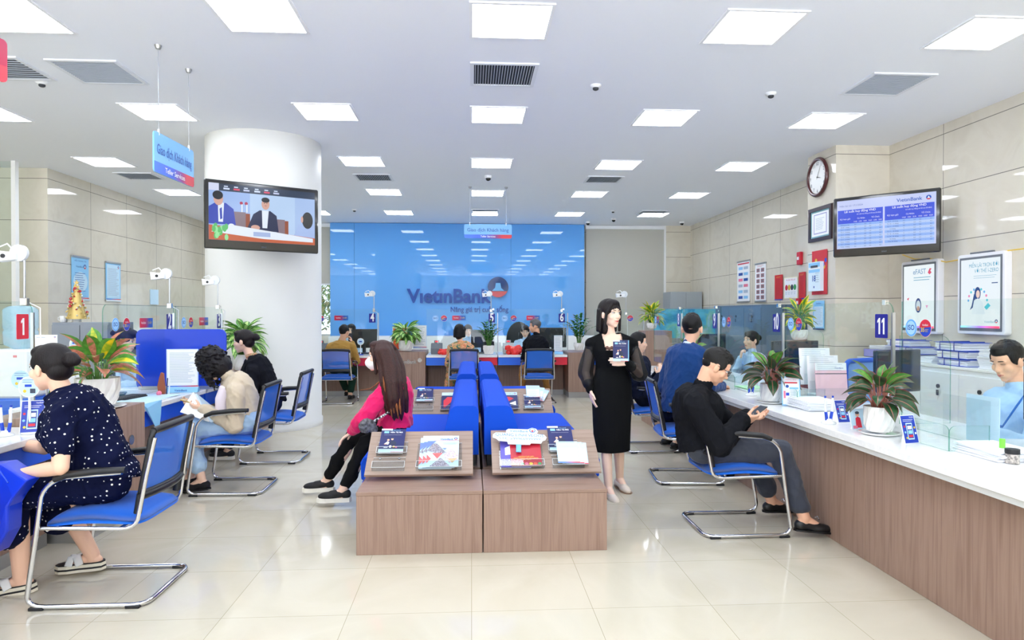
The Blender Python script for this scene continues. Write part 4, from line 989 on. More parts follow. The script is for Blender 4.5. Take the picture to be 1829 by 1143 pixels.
    if skirt:
        t = MB(); loft(t, rings(.012, t0=-.2, t1=.3)); skirt(t, J, hipL, hipR, Rp, F); blob(t, 'skirt', root, garment_mat(top if not isinstance(skirt, tuple) else skirt[1]), max(vox, .007), 5, wr*.8, seed=4)
    return root, M
def V(*a): return Vector(a)

# ---- 1 woman in the polka dot dress (left, nearest)
J = dict(pel=(-1.93, 3.70, .56), neck=ay(112, 700, 3.70), head=ay(90, 657, 3.70), fwd=(-1, .28, -.12), shL=ay(112, 738, 3.50), shR=ay(100, 735, 3.9),
         elL=ay(108, 835, 3.42), wrL=ay(38, 845, 3.50), hL=dict(d=(-1, .1, .05), n=(0, .5, -1), curl=1.0, thumb=1), elR=ay(80, 800, 3.98), wrR=ay(15, 792, 4.0), hR=dict(d=(-1, 0, 0), n=(0, 0, -1), curl=.3),
         knL=(-2.36, 3.60, .53), knR=(-2.34, 3.86, .52), anL=ay(38, 1030, 3.66), anR=ay(165, 990, 3.92), toeL=(-1, -.1, -.15), toeR=(-1, -.1, -.05))
J['pel'] = V(*J['pel'])
def sk1(t, J, hL, hR, Rp, F):
    for s_, h in (('L', hL), ('R', hR)):
        kn = Vector(J['kn'+s_]); cap(t, h, kn, .105, .085); cap(t, kn, kn+Vector((.06 if s_ == 'R' else -.02, 0, -.20)), .085, .085)
    loft(t, [((-2.22, 3.73, .60), (0, 1, 0), (0, 0, 1), .19, .06), ((-2.42, 3.73, .54), (0, 1, 0), (-.6, 0, .8), .20, .08), ((-2.455, 3.73, .40), (0, 1, 0), (-1, 0, 0), .22, .09), ((-2.45, 3.73, .27), (0, 1, 0), (-1, 0, 0), .23, .10)])
r1, M1 = person('woman with black bun in navy dress with white dots seated at the left desk', J, top='polka', sleeves=.30, hair=('bun', '1C1215'), fat=1.22, fem=True, vox=.005, shoes='platform', sh_m=mat('white_strap', 'E6E6E2', .5), slouch=.05, bust=.04, skirt=sk1, collar=None, hs=1.06, full=1.12, lips='B8605C', topbot=-.2, skin_h='F0C2A6')
# navy collar and white belt piping of the dress
w = MB(); nn = Vector(J['neck']); w.tube([nn+V(-.055, -.05, -.035), nn+V(.02, -.075, .005), nn+V(.06, 0, .02), nn+V(.02, .075, .005), nn+V(-.055, .05, -.035)], [.02, .024, .024, .024, .02], cloth('collar_navy', '0A1030'), 10); blob(w, 'dress_collar', r1, cloth('collar_navy', '0A1030'), .006, 2)

# ---- 2 woman in the beige jacket
J = dict(pel=(-1.88, 5.77, .55), neck=ay(410, 672, 5.77), head=ay(380, 652, 5.77), fwd=(-.8, -.05, -.75), shL=ay(422, 700, 5.60), shR=ay(408, 698, 5.95),
         elL=ay(420, 762, 5.56), wrL=ay(362, 730, 5.62), hL=dict(d=(-1, .1, .15), n=(0, .6, .5), curl=.7, thumb=1), elR=ay(398, 748, 6.02), wrR=ay(352, 722, 5.86), hR=dict(d=(-1, -.1, .2), n=(0, -.6, .5), curl=.7, thumb=1),
         knL=(-2.32, 5.64, .52), knR=(-2.33, 5.88, .55), anL=(-2.20, 5.62, .11), anR=(-2.36, 5.80, .10), toeL=(-1, 0, -.1), toeR=(-1, 0, 0))
r2, M2 = person('woman with curly black hair in a beige jacket and light jeans looking at her phone', J, top='C9BAA4', sleeves=1, bottom='A9C6E4', hair=('curly', '15101A'), fat=.96, fem=True, vox=.0055, shoes='flatb', sh_m=mat('black_suede', '141214', .8), slouch=.07, topr=.028, topbot=-.2, legr=.035, face=True, closed=True, wr=.008, collar='C9BAA4', anklecut=.72)
w = MB(); w.tube([ay(404, 690, 5.68), ay(399, 712, 5.68), ay(398, 738, 5.68)], [.05, .065, .06], BLACKP, 12); blob(w, 'white_shirt_front', r2, cloth('white_tee', 'EFE4F0'), .007, 3)

# ---- 3 woman in black hooded jacket
J = dict(pel=(-2.02, 6.92, .56), neck=ay(448, 640, 6.92), head=ay(434, 610, 6.92), fwd=(-1, 0, -.12), shL=ay(452, 662, 6.76), shR=ay(444, 660, 7.1),
         elL=ay(448, 712, 6.70), wrL=ay(405, 712, 6.78), elR=ay(425, 705, 7.16), wrR=ay(398, 700, 7.1), knL=(-2.44, 6.82, .52), knR=(-2.42, 7.02, .52), anL=(-2.42, 6.84, .1), anR=(-2.52, 7.04, .1), toeL=(-1, 0, 0), toeR=(-1, 0, 0))
r3, M3 = person('woman with a low bun in a black hooded jacket seated beside the column', J, top='16171E', bottom='1A2036', hair=('bun', '1E1418'), fat=1.0, fem=True, vox=.006, shoes='sneaker', sh_m=mat('black_knit', '15161A', .7), topr=.026, slouch=.05, hs=1.0, wr=.009, topbot=-.2)
w = MB(); n3 = Vector(J['neck']); w.ell(n3+V(.075, 0, .0), (.06, .085, .05), BLACKP, 18, 12); cap(w, n3+V(.03, -.08, 0), n3+V(.03, .08, 0), .035, .035); blob(w, 'hood', r3, cloth('cloth_16171E', '16171E'), .007, 3)
w = MB(); cap(w, n3+V(-.012, -.068, .024), n3+V(.06, -.03, .042), .022, .022, flat=.5); blob(w, 'plaid_lining', r3, plaid_m, .005, 2)
w = MB(); ww = ay(408, 819, 6.73); w.poly([ww+V(*p) for p in ((-.03, 0, .0), (.0, 0, -.008), (.045, 0, .018), (.0, 0, .002))], WHITE, (0, -.004, 0)); w.build('shoe_mark', r3, world=True)

# ---- 4 man in mustard sweater at the back (seen from behind)
YM = 11.3
J = dict(pel=(cx4+.02, YM-.02, .56), neck=ay(610, 611, YM+.12), head=ay(615, 593, YM+.12), fwd=(.35, 1, -.05), shL=ay(590, 620, YM+.05), shR=ay(629, 620, YM+.05),
         elL=ay(580, 648, YM+.05), wrL=ay(588, 640, YM+.42), elR=ay(637, 645, YM+.15), wrR=ay(629, 612, YM+.22), hR=dict(d=(-.3, .1, 1), n=(-1, 0, 0), curl=.8),
         knL=(cx4-.10, YM+.42, .50), knR=(cx4+.16, YM+.42, .50), anL=(cx4+.0, YM+.62, .12), anR=(cx4+.12, YM+.30, .1), toeL=(0, 1, 0), toeR=(.2, 1, 0))
person('man in a mustard sweater seen from behind with phone at his ear', J, top='A8813C', bottom='1E3A2E', hair=('short', '120F10'), fat=1.15, vox=.008, shoes='loafer', face=False, collar='A8813C', topr=.018, wr=.004, skin_h='DDAF92')

# ---- 5 woman in floral shirt (from behind)
J = dict(pel=(cx5-.02, YM-.04, .56), neck=ay(822, 611, YM+.06), head=ay(821, 592, YM+.1), fwd=(.25, 1, 0), shL=ay(806, 621, YM), shR=ay(841, 621, YM),
         elL=ay(800, 650, YM+.02), wrL=ay(806, 640, YM+.36), elR=ay(848, 648, YM+.05), wrR=ay(850, 636, YM+.36), knL=(cx5-.22, YM+.30, .50), knR=(cx5+.1, YM+.4, .5), anL=(cx5-.30, YM+.35, .1), anR=(cx5+.1, YM+.5, .1), toeL=(0, 1, 0), toeR=(0, 1, 0))
person('woman with black bob in a floral shirt seen from behind at the middle back desk', J, top='floral', bottom='floral', hair=('bobf', '0E0C0E'), fat=1.08, fem=True, vox=.008, shoes='flatb', face=False, topr=.02, topbot=-.2, legr=.04)

# ---- 6 grey haired man in black jacket
J = dict(pel=(cx6-.02, YM-.02, .56), neck=ay(959, 600, YM+.1), head=ay(955, 583, YM+.12), fwd=(-1, .12, -.08), shL=ay(941, 612, YM+.22), shR=ay(972, 612, YM-.02),
         elL=ay(937, 640, YM+.3), wrL=ay(928, 637, YM+.5), elR=ay(981, 644, YM+.1), wrR=ay(975, 640, YM+.4), knL=(cx6-.22, YM+.36, .5), knR=(cx6+.18, YM+.38, .5), anL=(cx6-.24, YM+.30, .1), anR=(cx6+.2, YM+.34, .1), toeL=(-.2, 1, 0), toeR=(0, 1, 0))
person('grey haired man in a black jacket looking left at the back right desk', J, top='14161C', bottom='A8763E', hair=('grey', '77777C'), fat=1.08, vox=.008, shoes='loafer', collar='14161C', topr=.022, skin_h='D8A486', brow='55504E', topbot=-.2)

# ---- clerks behind the back desks
def clerk(label, px, py, Y, fwd, hairc='15121A', style='bun', top='B9D6F2', face=True, vox=.009, fem=True, lean=.0, **k):
    h = ay(px, py, Y); f = Vector((fwd[0], fwd[1], 0)).normalized(); R_ = f.cross(UPZ); n_ = h-f*.03-UPZ*.17; pel = Vector((n_.x, n_.y, max(.48, n_.z-.46)))-f*.04
    J = dict(pel=pel, neck=n_, head=h, fwd=fwd, shL=n_-R_*.17-UPZ*.05, shR=n_+R_*.17-UPZ*.05)
    for s_, q in (('L', -1), ('R', 1)):
        J['el'+s_] = J['sh'+s_]+R_*q*.04+f*.08-UPZ*.22; J['wr'+s_] = J['el'+s_]+f*.20-R_*q*.06+UPZ*.03
        J['kn'+s_] = pel+R_*q*.1+f*.38-UPZ*.02; J['an'+s_] = Vector((pel.x, pel.y, .09))+R_*q*.1+f*.42; J['toe'+s_] = f
    J.update(k.pop('J', {}))
    return person(label, J, top=top, bottom='1C2434', hair=(style, hairc), fem=fem, vox=vox, face=face, fat=.95, topr=.012, shoes='flatb', collar=top, **k)
clerk('clerk with pale face half hidden behind the mustard sweater man', 627, 590, 12.75, (-.2, -1, -.1))
clerk('clerk half hidden behind the floral shirt woman', 836, 591, 12.75, (.15, -1, -.15))
clerk('clerk in a light blue shirt hidden behind the grey haired man', 938, 592, 12.75, (-.1, -1, -.3))
clerk('clerk in a light blue shirt behind the red leaved plant on the left', 226, 608, 6.95, (1, -.12, -.35), vox=.007, hairc='17131C', hs=1.05)
hN = ay(1341, 608, 8.2); 
rC, MC = clerk('smiling clerk in light blue behind the right glass, chin on her hand', 1341, 608, 8.2, (-1, -.35, -.02), vox=.0065, lips='C04848',
      J=dict(elR=hN+V(-.16, .1, -.42), wrR=hN+V(-.125, .02, -.215), hR=dict(d=(.2, -.15, 1), n=(1, -.1, -.2), curl=1.1)))
# ---- pink jacket woman on the near left sofa
J = dict(pel=(-.60, 5.30, .575), neck=ay(700, 672, 5.3), head=ay(678, 637, 5.3), fwd=(-1, -.05, -.02), shL=ay(692, 695, 5.12), shR=ay(690, 692, 5.48),
         elL=ay(648, 748, 5.05), wrL=ay(628, 772, 5.16), hL=dict(d=(-.85, .05, -.6), n=(-.5, 0, -1), curl=.35, spread=.2), elR=ay(660, 750, 5.55), wrR=ay(640, 775, 5.42), hR=dict(d=(-1, 0, -.4), n=(-.4, 0, -1), curl=.35),
         knL=ay(655, 790, 5.20), knR=ay(628, 783, 5.40), anL=(-.98, 5.17, .12), anR=ay(583, 858, 5.52), toeL=(-1, -.05, 0), toeR=(-1, -.05, -.02))
def cut_none(p): return False
rP, MP = person('woman in pink jacket with long brown hair and face mask on a blue sofa', J, top='D81B62', sleeves=.95, bottom='141416', hair=('long', '4A2824'), fat=1.0, fem=True, vox=.005, shoes='sneaker', sh_m=mat('black_canvas', '131315', .7), slouch=.05, topr=.026, topbot=-.2, legr=.008, wr=.010, lips='C06A62', collar='D81B62', anklecut=.86, skin_h='F4CDB6')
h = MB(); H0 = Vector(J['head'])
def hp(px, py, Y): return ay(px, py, Y)
for i, o_ in enumerate((-16, -8, 0, 8, 16)):
    Yo = (5.10, 5.07, 5.08, 5.12, 5.20)[i]
    h.tube([hp(686+o_*.5, 614, 5.27), hp(690+o_*.9, 628, Yo+.11), hp(699+o_, 655, Yo+.05), hp(703+o_, 685, Yo-.02), hp(706+o_*1.05, 712, Yo-.03), hp(709+o_*.95, 735, Yo-.01), hp(711+o_*.8, 752-abs(o_)*.4+(3 if i % 2 else -3), Yo+.01)], [.03, .037, .038, .038, .034, .026, .007], BLACKP, 9)
for i in range(6): h.tube([H0+V(.05, -.06+.035*i, .02), hp(712, 665, 5.2+.05*i), hp(718, 700, 5.2+.05*i), hp(722, 735, 5.2+.05*i)], [.03, .032, .028, .01], BLACKP, 8)
blob(h, 'long_hair', rP, hairm('4A2824'), .007, 9)
h = MB(); HL_ = hairm('B0683A')
for i, (xa_, ya_, xb2, yb2) in enumerate(((684, 672, 690, 705), (694, 690, 700, 745), (700, 700, 704, 738), (707, 705, 712, 748), (714, 712, 716, 740))): h.tube([hp(xa_, ya_, 5.035), hp((xa_+xb2)/2-1, (ya_+yb2)/2, 5.03), hp(xb2, yb2, 5.035)], [.003, .009, .003], HL_, 6, flat=.5)
h.tube([H0+V(.02, -.12, -.18), H0+V(-.05, -.13, -.235), H0+V(-.13, -.13, -.245)], [.006, .004, .002], HL_, 6)
h.build('hair_streaks', rP, world=True)
w = MB(); w.T = MP; w.ell((0, .047, -.046), (.062, .062, .056), BLACKP, 20, 14); w.ell((0, .085, -.045), (.03, .03, .034), BLACKP, 14, 10); w.T = Matrix.Identity(4)
blob(w, 'face_mask', rP, mat('mask_white', 'F6F6F8', .7), .005, 3)
w = MB(); w.T = MP; 
for q in (-1, 1):
    for z in (-.02, -.075): w.tube([(q*.055, .05, z), (q*.078, .0, -.01)], .0015, WHITE, 5)
w.build('mask_strap', rP, world=True)
bagm = noise_mat('grey_fur', [(.3, '3A3A3E'), (.7, '808086')], nscale=50, rough=.9, bump=1)
t = thing('shoulder_bag', 'small grey furry shoulder bag with black and white chain strap on the pink jacket woman', 'bag', tuple(ay(655, 757, 5.02)))
b0 = t.location.copy(); w = MB()
for i in range(14): rnd = random.Random(i); w.ell(b0+V(rnd.uniform(-.05, .05), rnd.uniform(-.02, .03), rnd.uniform(-.05, .045)), .034, BLACKP, 10, 8)
blob(w, 'bag_body', t, bagm, .006, 2)
pts = [ay(668, 752, 5.0), ay(685, 742, 5.03), ay(703, 730, 5.10), ay(718, 716, 5.2), ay(728, 700, 5.3)]
CHN = noise_mat('chain_strap', [(.45, '101010'), (.55, 'E0E0E0')], nscale=70, detail=0, rough=.4)
w = MB(); w.tube(pts, .009, CHN, 8); w.build('chain_strap', t, world=True)

# ---- standing woman in black
YS = 5.42
J = dict(pel=ay(1093, 690, YS), neck=ay(1091, 597, YS), head=ay(1090, 561, YS-.02), fwd=(.52, -.85, -.02), shL=ay(1129, 614, YS), shR=ay(1056, 614, YS),
         elL=ay(1142, 668, YS-.02), wrL=ay(1118, 646, YS-.20), hL=dict(d=(-.9, -.1, .0), n=(0, 1, 0), curl=.55, thumb=.8), elR=ay(1046, 664, YS+.02), wrR=ay(1054, 698, YS-.05), hR=dict(d=(.25, -.1, -1), n=(1, .1, 0), curl=.2, thumb=.2),
         knL=ay(1106, 790, YS), knR=ay(1083, 790, YS-.06), anL=ay(1107, 853, YS+.12), anR=ay(1087, 870, YS-.12), toeL=(.25, -1, -.1), toeR=(.2, -1, -.1), Rp=(-1, -.1, 0))
cN = Vector(J['neck'])
def cut_w(p):
    q = p-cN; return q.y < .0 and abs(q.x) < .080-.12*max(0, -.02-q.z) and -.125 < q.z < .08
def skS(t, J, hL, hR, Rp, F):
    c = Vector(J['pel']); ux = (1, .1, 0); uy = (0, 1, 0)
    loft(t, [(c+V(0, 0, .16), ux, uy, .128, .10), (c+V(0, 0, .05), ux, uy, .163, .12), (c+V(0, 0, -.08), ux, uy, .170, .125), (c+V(0, 0, -.3), ux, uy, .160, .12), (c+V(0, -.01, -.525), ux, uy, .150, .115)])
rS, MS = person('standing woman in black blouse and skirt holding a brochure', J, top='0F1012', sleeves=0.02, hair=('bob', '1B1013'), fat=.90, fem=True, vox=.0045, shoes='flat', sh_m=mat('cream_leather', 'E8DACB', .5), slouch=.0, topr=.010, skirt=skS, cut=cut_w, lips='D0484A', bust=.028, skin_h='F6D2BC', topbot=-.1, wr=.001, base=(J['pel'].x, YS, 0), hs=.97)
sheer = mat('sheer_black', '0B0B0E', .6, alpha=.78)
for s_ in 'LR':
    sh, el, wr_ = Vector(J['sh'+s_]), Vector(J['el'+s_]), Vector(J['wr'+s_]); w = MB()
    cap(w, sh, sh.lerp(el, .6), .047, .062); cap(w, sh.lerp(el, .6), el, .062, .066); e = el.lerp(wr_, .6); cap(w, el, e, .066, .052)
    blob(w, 'sheer_sleeve', rS, sheer, .007, 4, .005, 18, seed=8)
    w = MB(); cap(w, e, wr_.lerp(e, .12), .040, .032); blob(w, 'cuff', rS, cloth('cloth_0F1012', '0F1012'), .006, 2)
w = MB(); 
for i in range(9): w.ell(cN+V(-.07+.0175*i, -.108-.014*math.sin(math.pi*i/8), -.112+.008*(i % 2)), (.014, .008, .016), BLACKP, 8, 6)
blob(w, 'lace_trim', rS, mat('brown_lace', '6A4A40', .8), .004, 1)

# ---- dark suited visitor partly behind the standing woman
J = dict(pel=(1.86, 7.2, .56), neck=ay(1140, 635, 7.2), head=ay(1141, 612, 7.2), fwd=(1, -.1, -.1), shL=ay(1143, 655, 7.38), shR=ay(1147, 660, 7.02),
         elR=ay(1160, 700, 6.95), wrR=ay(1178, 672, 7.0), hR=dict(d=(.3, .2, 1), n=(0, .8, 0), curl=.6), elL=ay(1158, 690, 7.45), wrL=ay(1174, 668, 7.3), hL=dict(d=(.3, -.2, 1), n=(0, -.8, 0), curl=.6),
         knR=(2.28, 7.1, .52), knL=(2.28, 7.32, .52), anR=(2.2, 7.1, .1), anL=(2.16, 7.32, .1), toeR=(1, 0, 0), toeL=(1, 0, 0))
person('seated visitor in a dark navy suit mostly hidden by the standing woman', J, top='161C30', bottom='121623', hair=('short', '141014'), vox=.007, shoes='loafer', topr=.022, topbot=-.2, fat=1.0, hs=.92)
t = thing('card', 'small white card held in the dark suited visitor hands', 'card', tuple(ay(1177, 662, 7.12))); MB().box((0, 0, 0), (.06, .01, .09), PAPER, rz=.3).build('card_sheet', t)

# ---- man in bright blue suit (from behind)
YB2 = 6.0
J = dict(pel=(1.84, 5.92, .58), neck=ay(1230, 618, YB2), head=ay(1236, 587, YB2+.03), fwd=(.45, .9, -.05), shL=ay(1203, 632, YB2+.1), shR=ay(1252, 634, YB2-.12),
         elL=ay(1186, 690, YB2+.08), wrL=ay(1200, 700, YB2+.35), elR=ay(1266, 690, YB2-.1), wrR=ay(1290, 690, YB2+.15), knL=(2.16, 6.16, .52), knR=(2.22, 5.82, .52), anL=(2.2, 6.1, .1), anR=(2.22, 5.86, .1), toeL=(1, .3, 0), toeR=(1, 0, 0))
person('man in a bright blue suit jacket seen from behind at the right counter', J, top='0A3670', bottom='131A2C', hair=('short', '141013'), vox=.0055, shoes='loafer', topr=.022, topbot=-.2, fat=1.05, face=False, collar=cloth('cloth_DCE8F6', 'DCE8F6'), skin_h='E6B498', wr=.007, hs=1.13)

# ---- man in glasses and black jacket, phone in hands
J = dict(pel=(1.60, 4.53, .56), neck=ay(1252, 693, 4.53), head=ay(1279, 655, 4.50), fwd=(.86, -.18, -.62), shR=ay(1243, 722, 4.33), shL=ay(1258, 715, 4.72),
         elR=ay(1285, 795, 4.26), wrR=ay(1327, 748, 4.38), hR=dict(d=(.9, .15, -.05), n=(0, .7, .6), curl=.75, thumb=1), elL=ay(1310, 770, 4.80), wrL=ay(1335, 742, 4.62), hL=dict(d=(.9, -.25, .0), n=(0, -.6, .7), curl=.6, thumb=1),
         knR=(2.06, 4.38, .545), knL=(1.98, 4.70, .53), anR=ay(1437, 925, 4.27), anL=ay(1378, 893, 4.70), toeR=(1, -.12, -.06), toeL=(1, .1, -.04))
rM, MM = person('man in glasses and black jacket with grey trousers using his phone at the right counter', J, top='14151A', sleeves=1.0, bottom='3C404C', hair=('short', '15110F'), fat=1.18, vox=.005, shoes='loafer', topr=.030, topbot=-.2, slouch=.07, glasses=True, collar='14151A', skin_h='E8B496', wr=.007, closed=False, hs=1.04, legr=.022, full=1.08, anklecut=.80)
for q in 'RL':
    a = Vector(J['an'+q]); w = MB(); w.tube([a+V(.085, -.025, -.005), a+V(.09, 0, .008), a+V(.085, .025, -.005)], .005, CHROME, 8); w.build('shoe_buckle', rM, world=True)
def phone(c, d, up, label, m=mat('phone_black', '101216', .1)):
    t = thing('phone', label, 'phone', tuple(c)); o = MB().span((-.037, -.004, -.075), (.037, .004, .075), m, bev=.004).build('phone_body', t)
    o2 = MB().span((-.034, -.0045, -.07), (.034, -.0043, .07), mat('phone_screen', '3A4048', .05)).build('screen', t)
    orient(t, c, d, up); return t
phone(ay(1351, 736, 4.45), (.25, -1, .0), (.75, .1, .45), 'black phone held by the man in glasses')
phone(ay(342, 722, 5.72)+V(-.01, 0, .02), (.1, -1, 0), (-.8, .1, .25), 'gold edged phone held by the beige jacket woman', mat('phone_gold', 'C8A860', .2, .6))
t = phone(ay(626, 603, 11.55), (1, 0, 0), (.1, 0, 1), 'phone held at the ear of the mustard sweater man')

# ---- clerk in light blue shirt at the right edge
Y8 = 3.95
J = dict(pel=(3.30, 3.98, .60), neck=ay(1818, 700, Y8), head=ay(1799, 645, Y8), fwd=(-1, -.2, -.42), shL=ay(1856, 728, Y8-.14), shR=ay(1778, 712, Y8+.12),
         elL=ay(1848, 800, 3.66), wrL=ay(1775, 775, 3.70), hL=dict(d=(-1, .1, -.1), n=(0, 0, -1), curl=.5), elR=ay(1757, 768, 4.10), wrR=ay(1752, 778, 3.86), hR=dict(d=(-.9, -.3, -.3), n=(0, 0, -1), curl=.5),
         knL=(3.15, 3.85, .45), knR=(3.15, 4.15, .45), anL=(3.2, 3.85, .1), anR=(3.2, 4.15, .1), toeL=(-1, 0, 0), toeR=(-1, 0, 0))
rK, MK = person('male clerk in a light blue shirt with lanyard behind the right counter', J, top='A9CBEE', sleeves=1.0, bottom='1C2434', hair=('short', '1A1413'), vox=.0055, shoes='loafer', topr=.018, slouch=.05, fat=1.04, collar='A9CBEE', skin_h='E8B496', wr=.005, closed=True, hs=1.02)
w = MB(); nn = Vector(J['neck']); w.tube([nn+V(.0, -.08, .02), nn+V(-.10, -.11, -.07), nn+V(-.165, -.08, -.20), ay(1748, 755, 3.8)], [.009]*4, mat('lanyard_blue', '2A6AB8', .5), 8, flat=.25)
w.tube([nn+V(-.04, .06, .0), nn+V(-.135, .0, -.12), ay(1752, 738, 3.82)], [.008]*3, mat('lanyard_blue', '2A6AB8', .5), 8, flat=.25)
w.tube([ay(1766, 727, 3.78), ay(1748, 745, 3.79)], [.012, .012], REDP, 8, flat=.25); w.build('lanyard', rK, world=True)
# ================================================================ plants
def leafstrip(mb, base, d, L, W, droop, mo, mi=None, fold=.25, n=7, up=UPZ, tip=1.0, edge=None, rib=None, roll=0):
    "pointed leaf: mo outer colour, mi inner band, edge and rib thin lines of their own colour"
    base = Vector(base); d = Vector(d).normalized(); p = base.copy(); cen = []; side = d.cross(up)
    side = side.normalized() if side.length > .01 else Vector((1, 0, 0)); dd = d.copy()
    for i in range(n+1): cen.append((p.copy(), dd.copy())); dd = (dd-Vector((0, 0, droop/n))).normalized(); p = p+dd*L/n
    cols = (-1, -.42, 0, .42, 1) if not (edge or rib) else (-1, -.86, -.07, .07, .86, 1); vs = []
    for i, (c, t) in enumerate(cen):
        u = i/n; w = W/2*(math.sin(math.pi*min(1, u*.86+.10))**.75)*(1-u**4*tip); nn = side.cross(t).normalized(); s2 = side*math.cos(roll)+nn*math.sin(roll); n2 = s2.cross(t)
        for q in cols: vs.append(c+s2*(q*w)+n2*(abs(q)*w*fold))
    m = len(cols); fs = {}
    for i in range(n):
        for j in range(m-1):
            if m == 5: mm = mi if (mi and j in (1, 2)) else mo
            else: mm = (edge or mo) if j in (0, 4) else (rib or mo) if j == 2 else mo
            fs.setdefault(mm.name, (mm, []))[1].append((i*m+j, i*m+j+1, (i+1)*m+j+1, (i+1)*m+j))
    for mm, f in fs.values(): mb.add(vs, f, mm, True)
GL = dict(dk=noise_mat('leaf_dark_green', [(.35, '1E3A24'), (.65, '2F5A34')], nscale=30, rough=.3), rd=mat('leaf_red_edge', '7A2A2C', .35), gr=noise_mat('leaf_green', [(.35, '3A7A2E'), (.65, '5C9C3C')], nscale=30, rough=.35),
          li=mat('leaf_lime', 'B8D880', .4), cr=noise_mat('leaf_cream_green', [(.4, 'D4E8A0'), (.6, '8ABC50')], nscale=60, rough=.4), pk=noise_mat('leaf_pink', [(.4, 'D88C78'), (.55, 'B8705C'), (.65, '6E8A3C')], nscale=30, rough=.4),
          ye=noise_mat('leaf_yellow', [(.4, 'E8C820'), (.6, '8CA828')], nscale=20, rough=.4), zz=noise_mat('leaf_glossy_green', [(.4, '1C5A2C'), (.6, '3C8A3C')], nscale=20, rough=.2), st=mat('stem_pink', 'A86A5A', .5), sg=mat('stem_green', '5A8A3C', .5))
POTM = mat('white_ceramic', 'F4F4F2', .15, coat=.5)
def pot(t, r0, r1, h, saucer=True, facets=24, z0=0.0):
    prof = [(r0*.55, z0+.004), (r0*.86, z0+.012), (r0, z0+h*.28), (r1*1.0, z0+h*.6), (r1, z0+h), (r1*.9, z0+h), (r1*.88, z0+h*.85)]
    def rf(k, i): return 1.0 if i > 3 else 1+(.035 if (k % 2) == (i % 2) else -.035)
    MB().lathe((0, 0, 0), prof, POTM, facets, caps=False, rf=rf).build('pot', t)
    MB().cyl((0, 0, z0+.008), (0, 0, z0+.012), r0*.8, POTM, 16).build('pot_base', t)
    MB().cyl((0, 0, z0+h*.82), (0, 0, z0+h*.88), r1*.9, SOIL, 20).build('soil', t)
    if saucer: MB().lathe((0, 0, 0), [(r0*.8, 0), (r0*1.2, .004), (r0*1.42, .014), (r0*1.40, .016), (r0*1.1, .008), (0.001, .008)], POTM, 32, caps=False).build('saucer', t)
def plant(kind, loc, r0, r1, ph, R_, H, label, seed=1, saucer=True, n=30):
    t = thing('potted_plant', label, 'plant', tuple(loc)); rnd = random.Random(seed); pot(t, r0, r1, ph, saucer, z0=.012 if saucer else 0)
    w = MB(); st = MB(); top = ph*.86
    if kind in ('red', 'pink', 'stripe', 'yellow'):
        mo, mi, ms = {'red': (GL['dk'], GL['dk'], GL['st']), 'pink': (GL['gr'], GL['pk'], GL['sg']), 'stripe': (GL['gr'], GL['cr'], GL['sg']), 'yellow': (GL['ye'], GL['gr'], GL['sg'])}[kind]
        for i in range(n):
            a = i*2.399+rnd.uniform(-.2, .2); f = (i+.5)/n; el = (1-f)*1.25+rnd.uniform(-.12, .12)       # upright in the middle, outward below
            rad = R_*(.30+.38*f); zz = top+(H-top)*(.50*(1-f)+.22)*(1 if kind != 'red' else .95); out = Vector((math.cos(a), math.sin(a), 0))
            b0 = Vector((math.cos(a)*r1*.3, math.sin(a)*r1*.3, top)); b1 = out*rad*.55+UPZ*zz
            st.tube([b0, (b0+b1)/2+UPZ*.02, b1], [.005, .004, .0028], ms, 5)
            L = R_*rnd.uniform(.62, .82) if kind != 'stripe' else R_*rnd.uniform(.50, .64)
            W = L*(.50 if kind in ('red', 'pink') else .40)
            rl = rnd.uniform(-.9, .9)
            if kind == 'stripe': el = el*.75-.1
            if kind == 'red': leafstrip(w, b1, out*math.cos(el)+UPZ*math.sin(el), L, W, 1.0+.5*f, GL['gr'] if f < .2 else GL['dk'], None, .16, edge=GL['rd'], rib=GL['st'], roll=rl)
            elif kind == 'pink':
                d = out*math.cos(el)+UPZ*math.sin(el); leafstrip(w, b1, d, L*1.05, W, .8+.4*f, GL['gr'] if i % 3 else GL['pk'], GL['pk'] if i % 4 != 1 else GL['ye'], .3, roll=rl)
            else: leafstrip(w, b1, out*math.cos(el)+UPZ*math.sin(el), L, W, 1.1*f+.6, mo, mi, .2, roll=rl)
    else: # zz plant: arching stems with paired leaflets
        for i in range(n):
            a = i*2.399; f = (i+.5)/n; out = Vector((math.cos(a), math.sin(a), 0)); sp = R_*f; hh = (H-top)*(1-.45*f)*rnd.uniform(.8, 1); pts = []
            for k in range(9): u = k/8; pts.append(out*(r1*.3+sp*u**1.6)+UPZ*(top+hh*math.sin(u*math.pi/2*.95)))
            st.tube(pts, [.006-.0005*k for k in range(9)], GL['sg'], 5)
            for k in range(2, 9):
                tg = (pts[min(k+1, 8)]-pts[k-1]).normalized(); sd = tg.cross(UPZ).normalized() if tg.cross(UPZ).length > .1 else out.cross(UPZ)
                for q in (-1, 1): leafstrip(w, pts[k], sd*q+tg*.7+UPZ*.15, R_*.27, R_*.10, .4, GL['zz'], None, .15, n=4)
    w.build('foliage', t); st.build('stems', t); return t
plant('red', az(1377, 720, ZB-.002)+V(0, 0, .001), .078, .082, .145, .25, .40, 'red edged aglaonema in a white pot beside the table calendar', 3)
plant('red', az(1570, 776, ZB-.002)+V(0, 0, .001), .078, .083, .155, .215, .41, 'red edged aglaonema in a white pot nearest on the right counter', 8)
plant('pink', (-2.62, 4.88, .802), .125, .14, .20, .30, .46, 'pink and green aglaonema in a large white faceted pot on the left pedestal', 4, n=26)
p_ = az(723, 626, .832); plant('stripe', (p_.x, YD+.22, .812), .115, .12, .19, .36, .52, 'striped leaf plant in a white pot on the back wood pedestal', 5, False, 60)
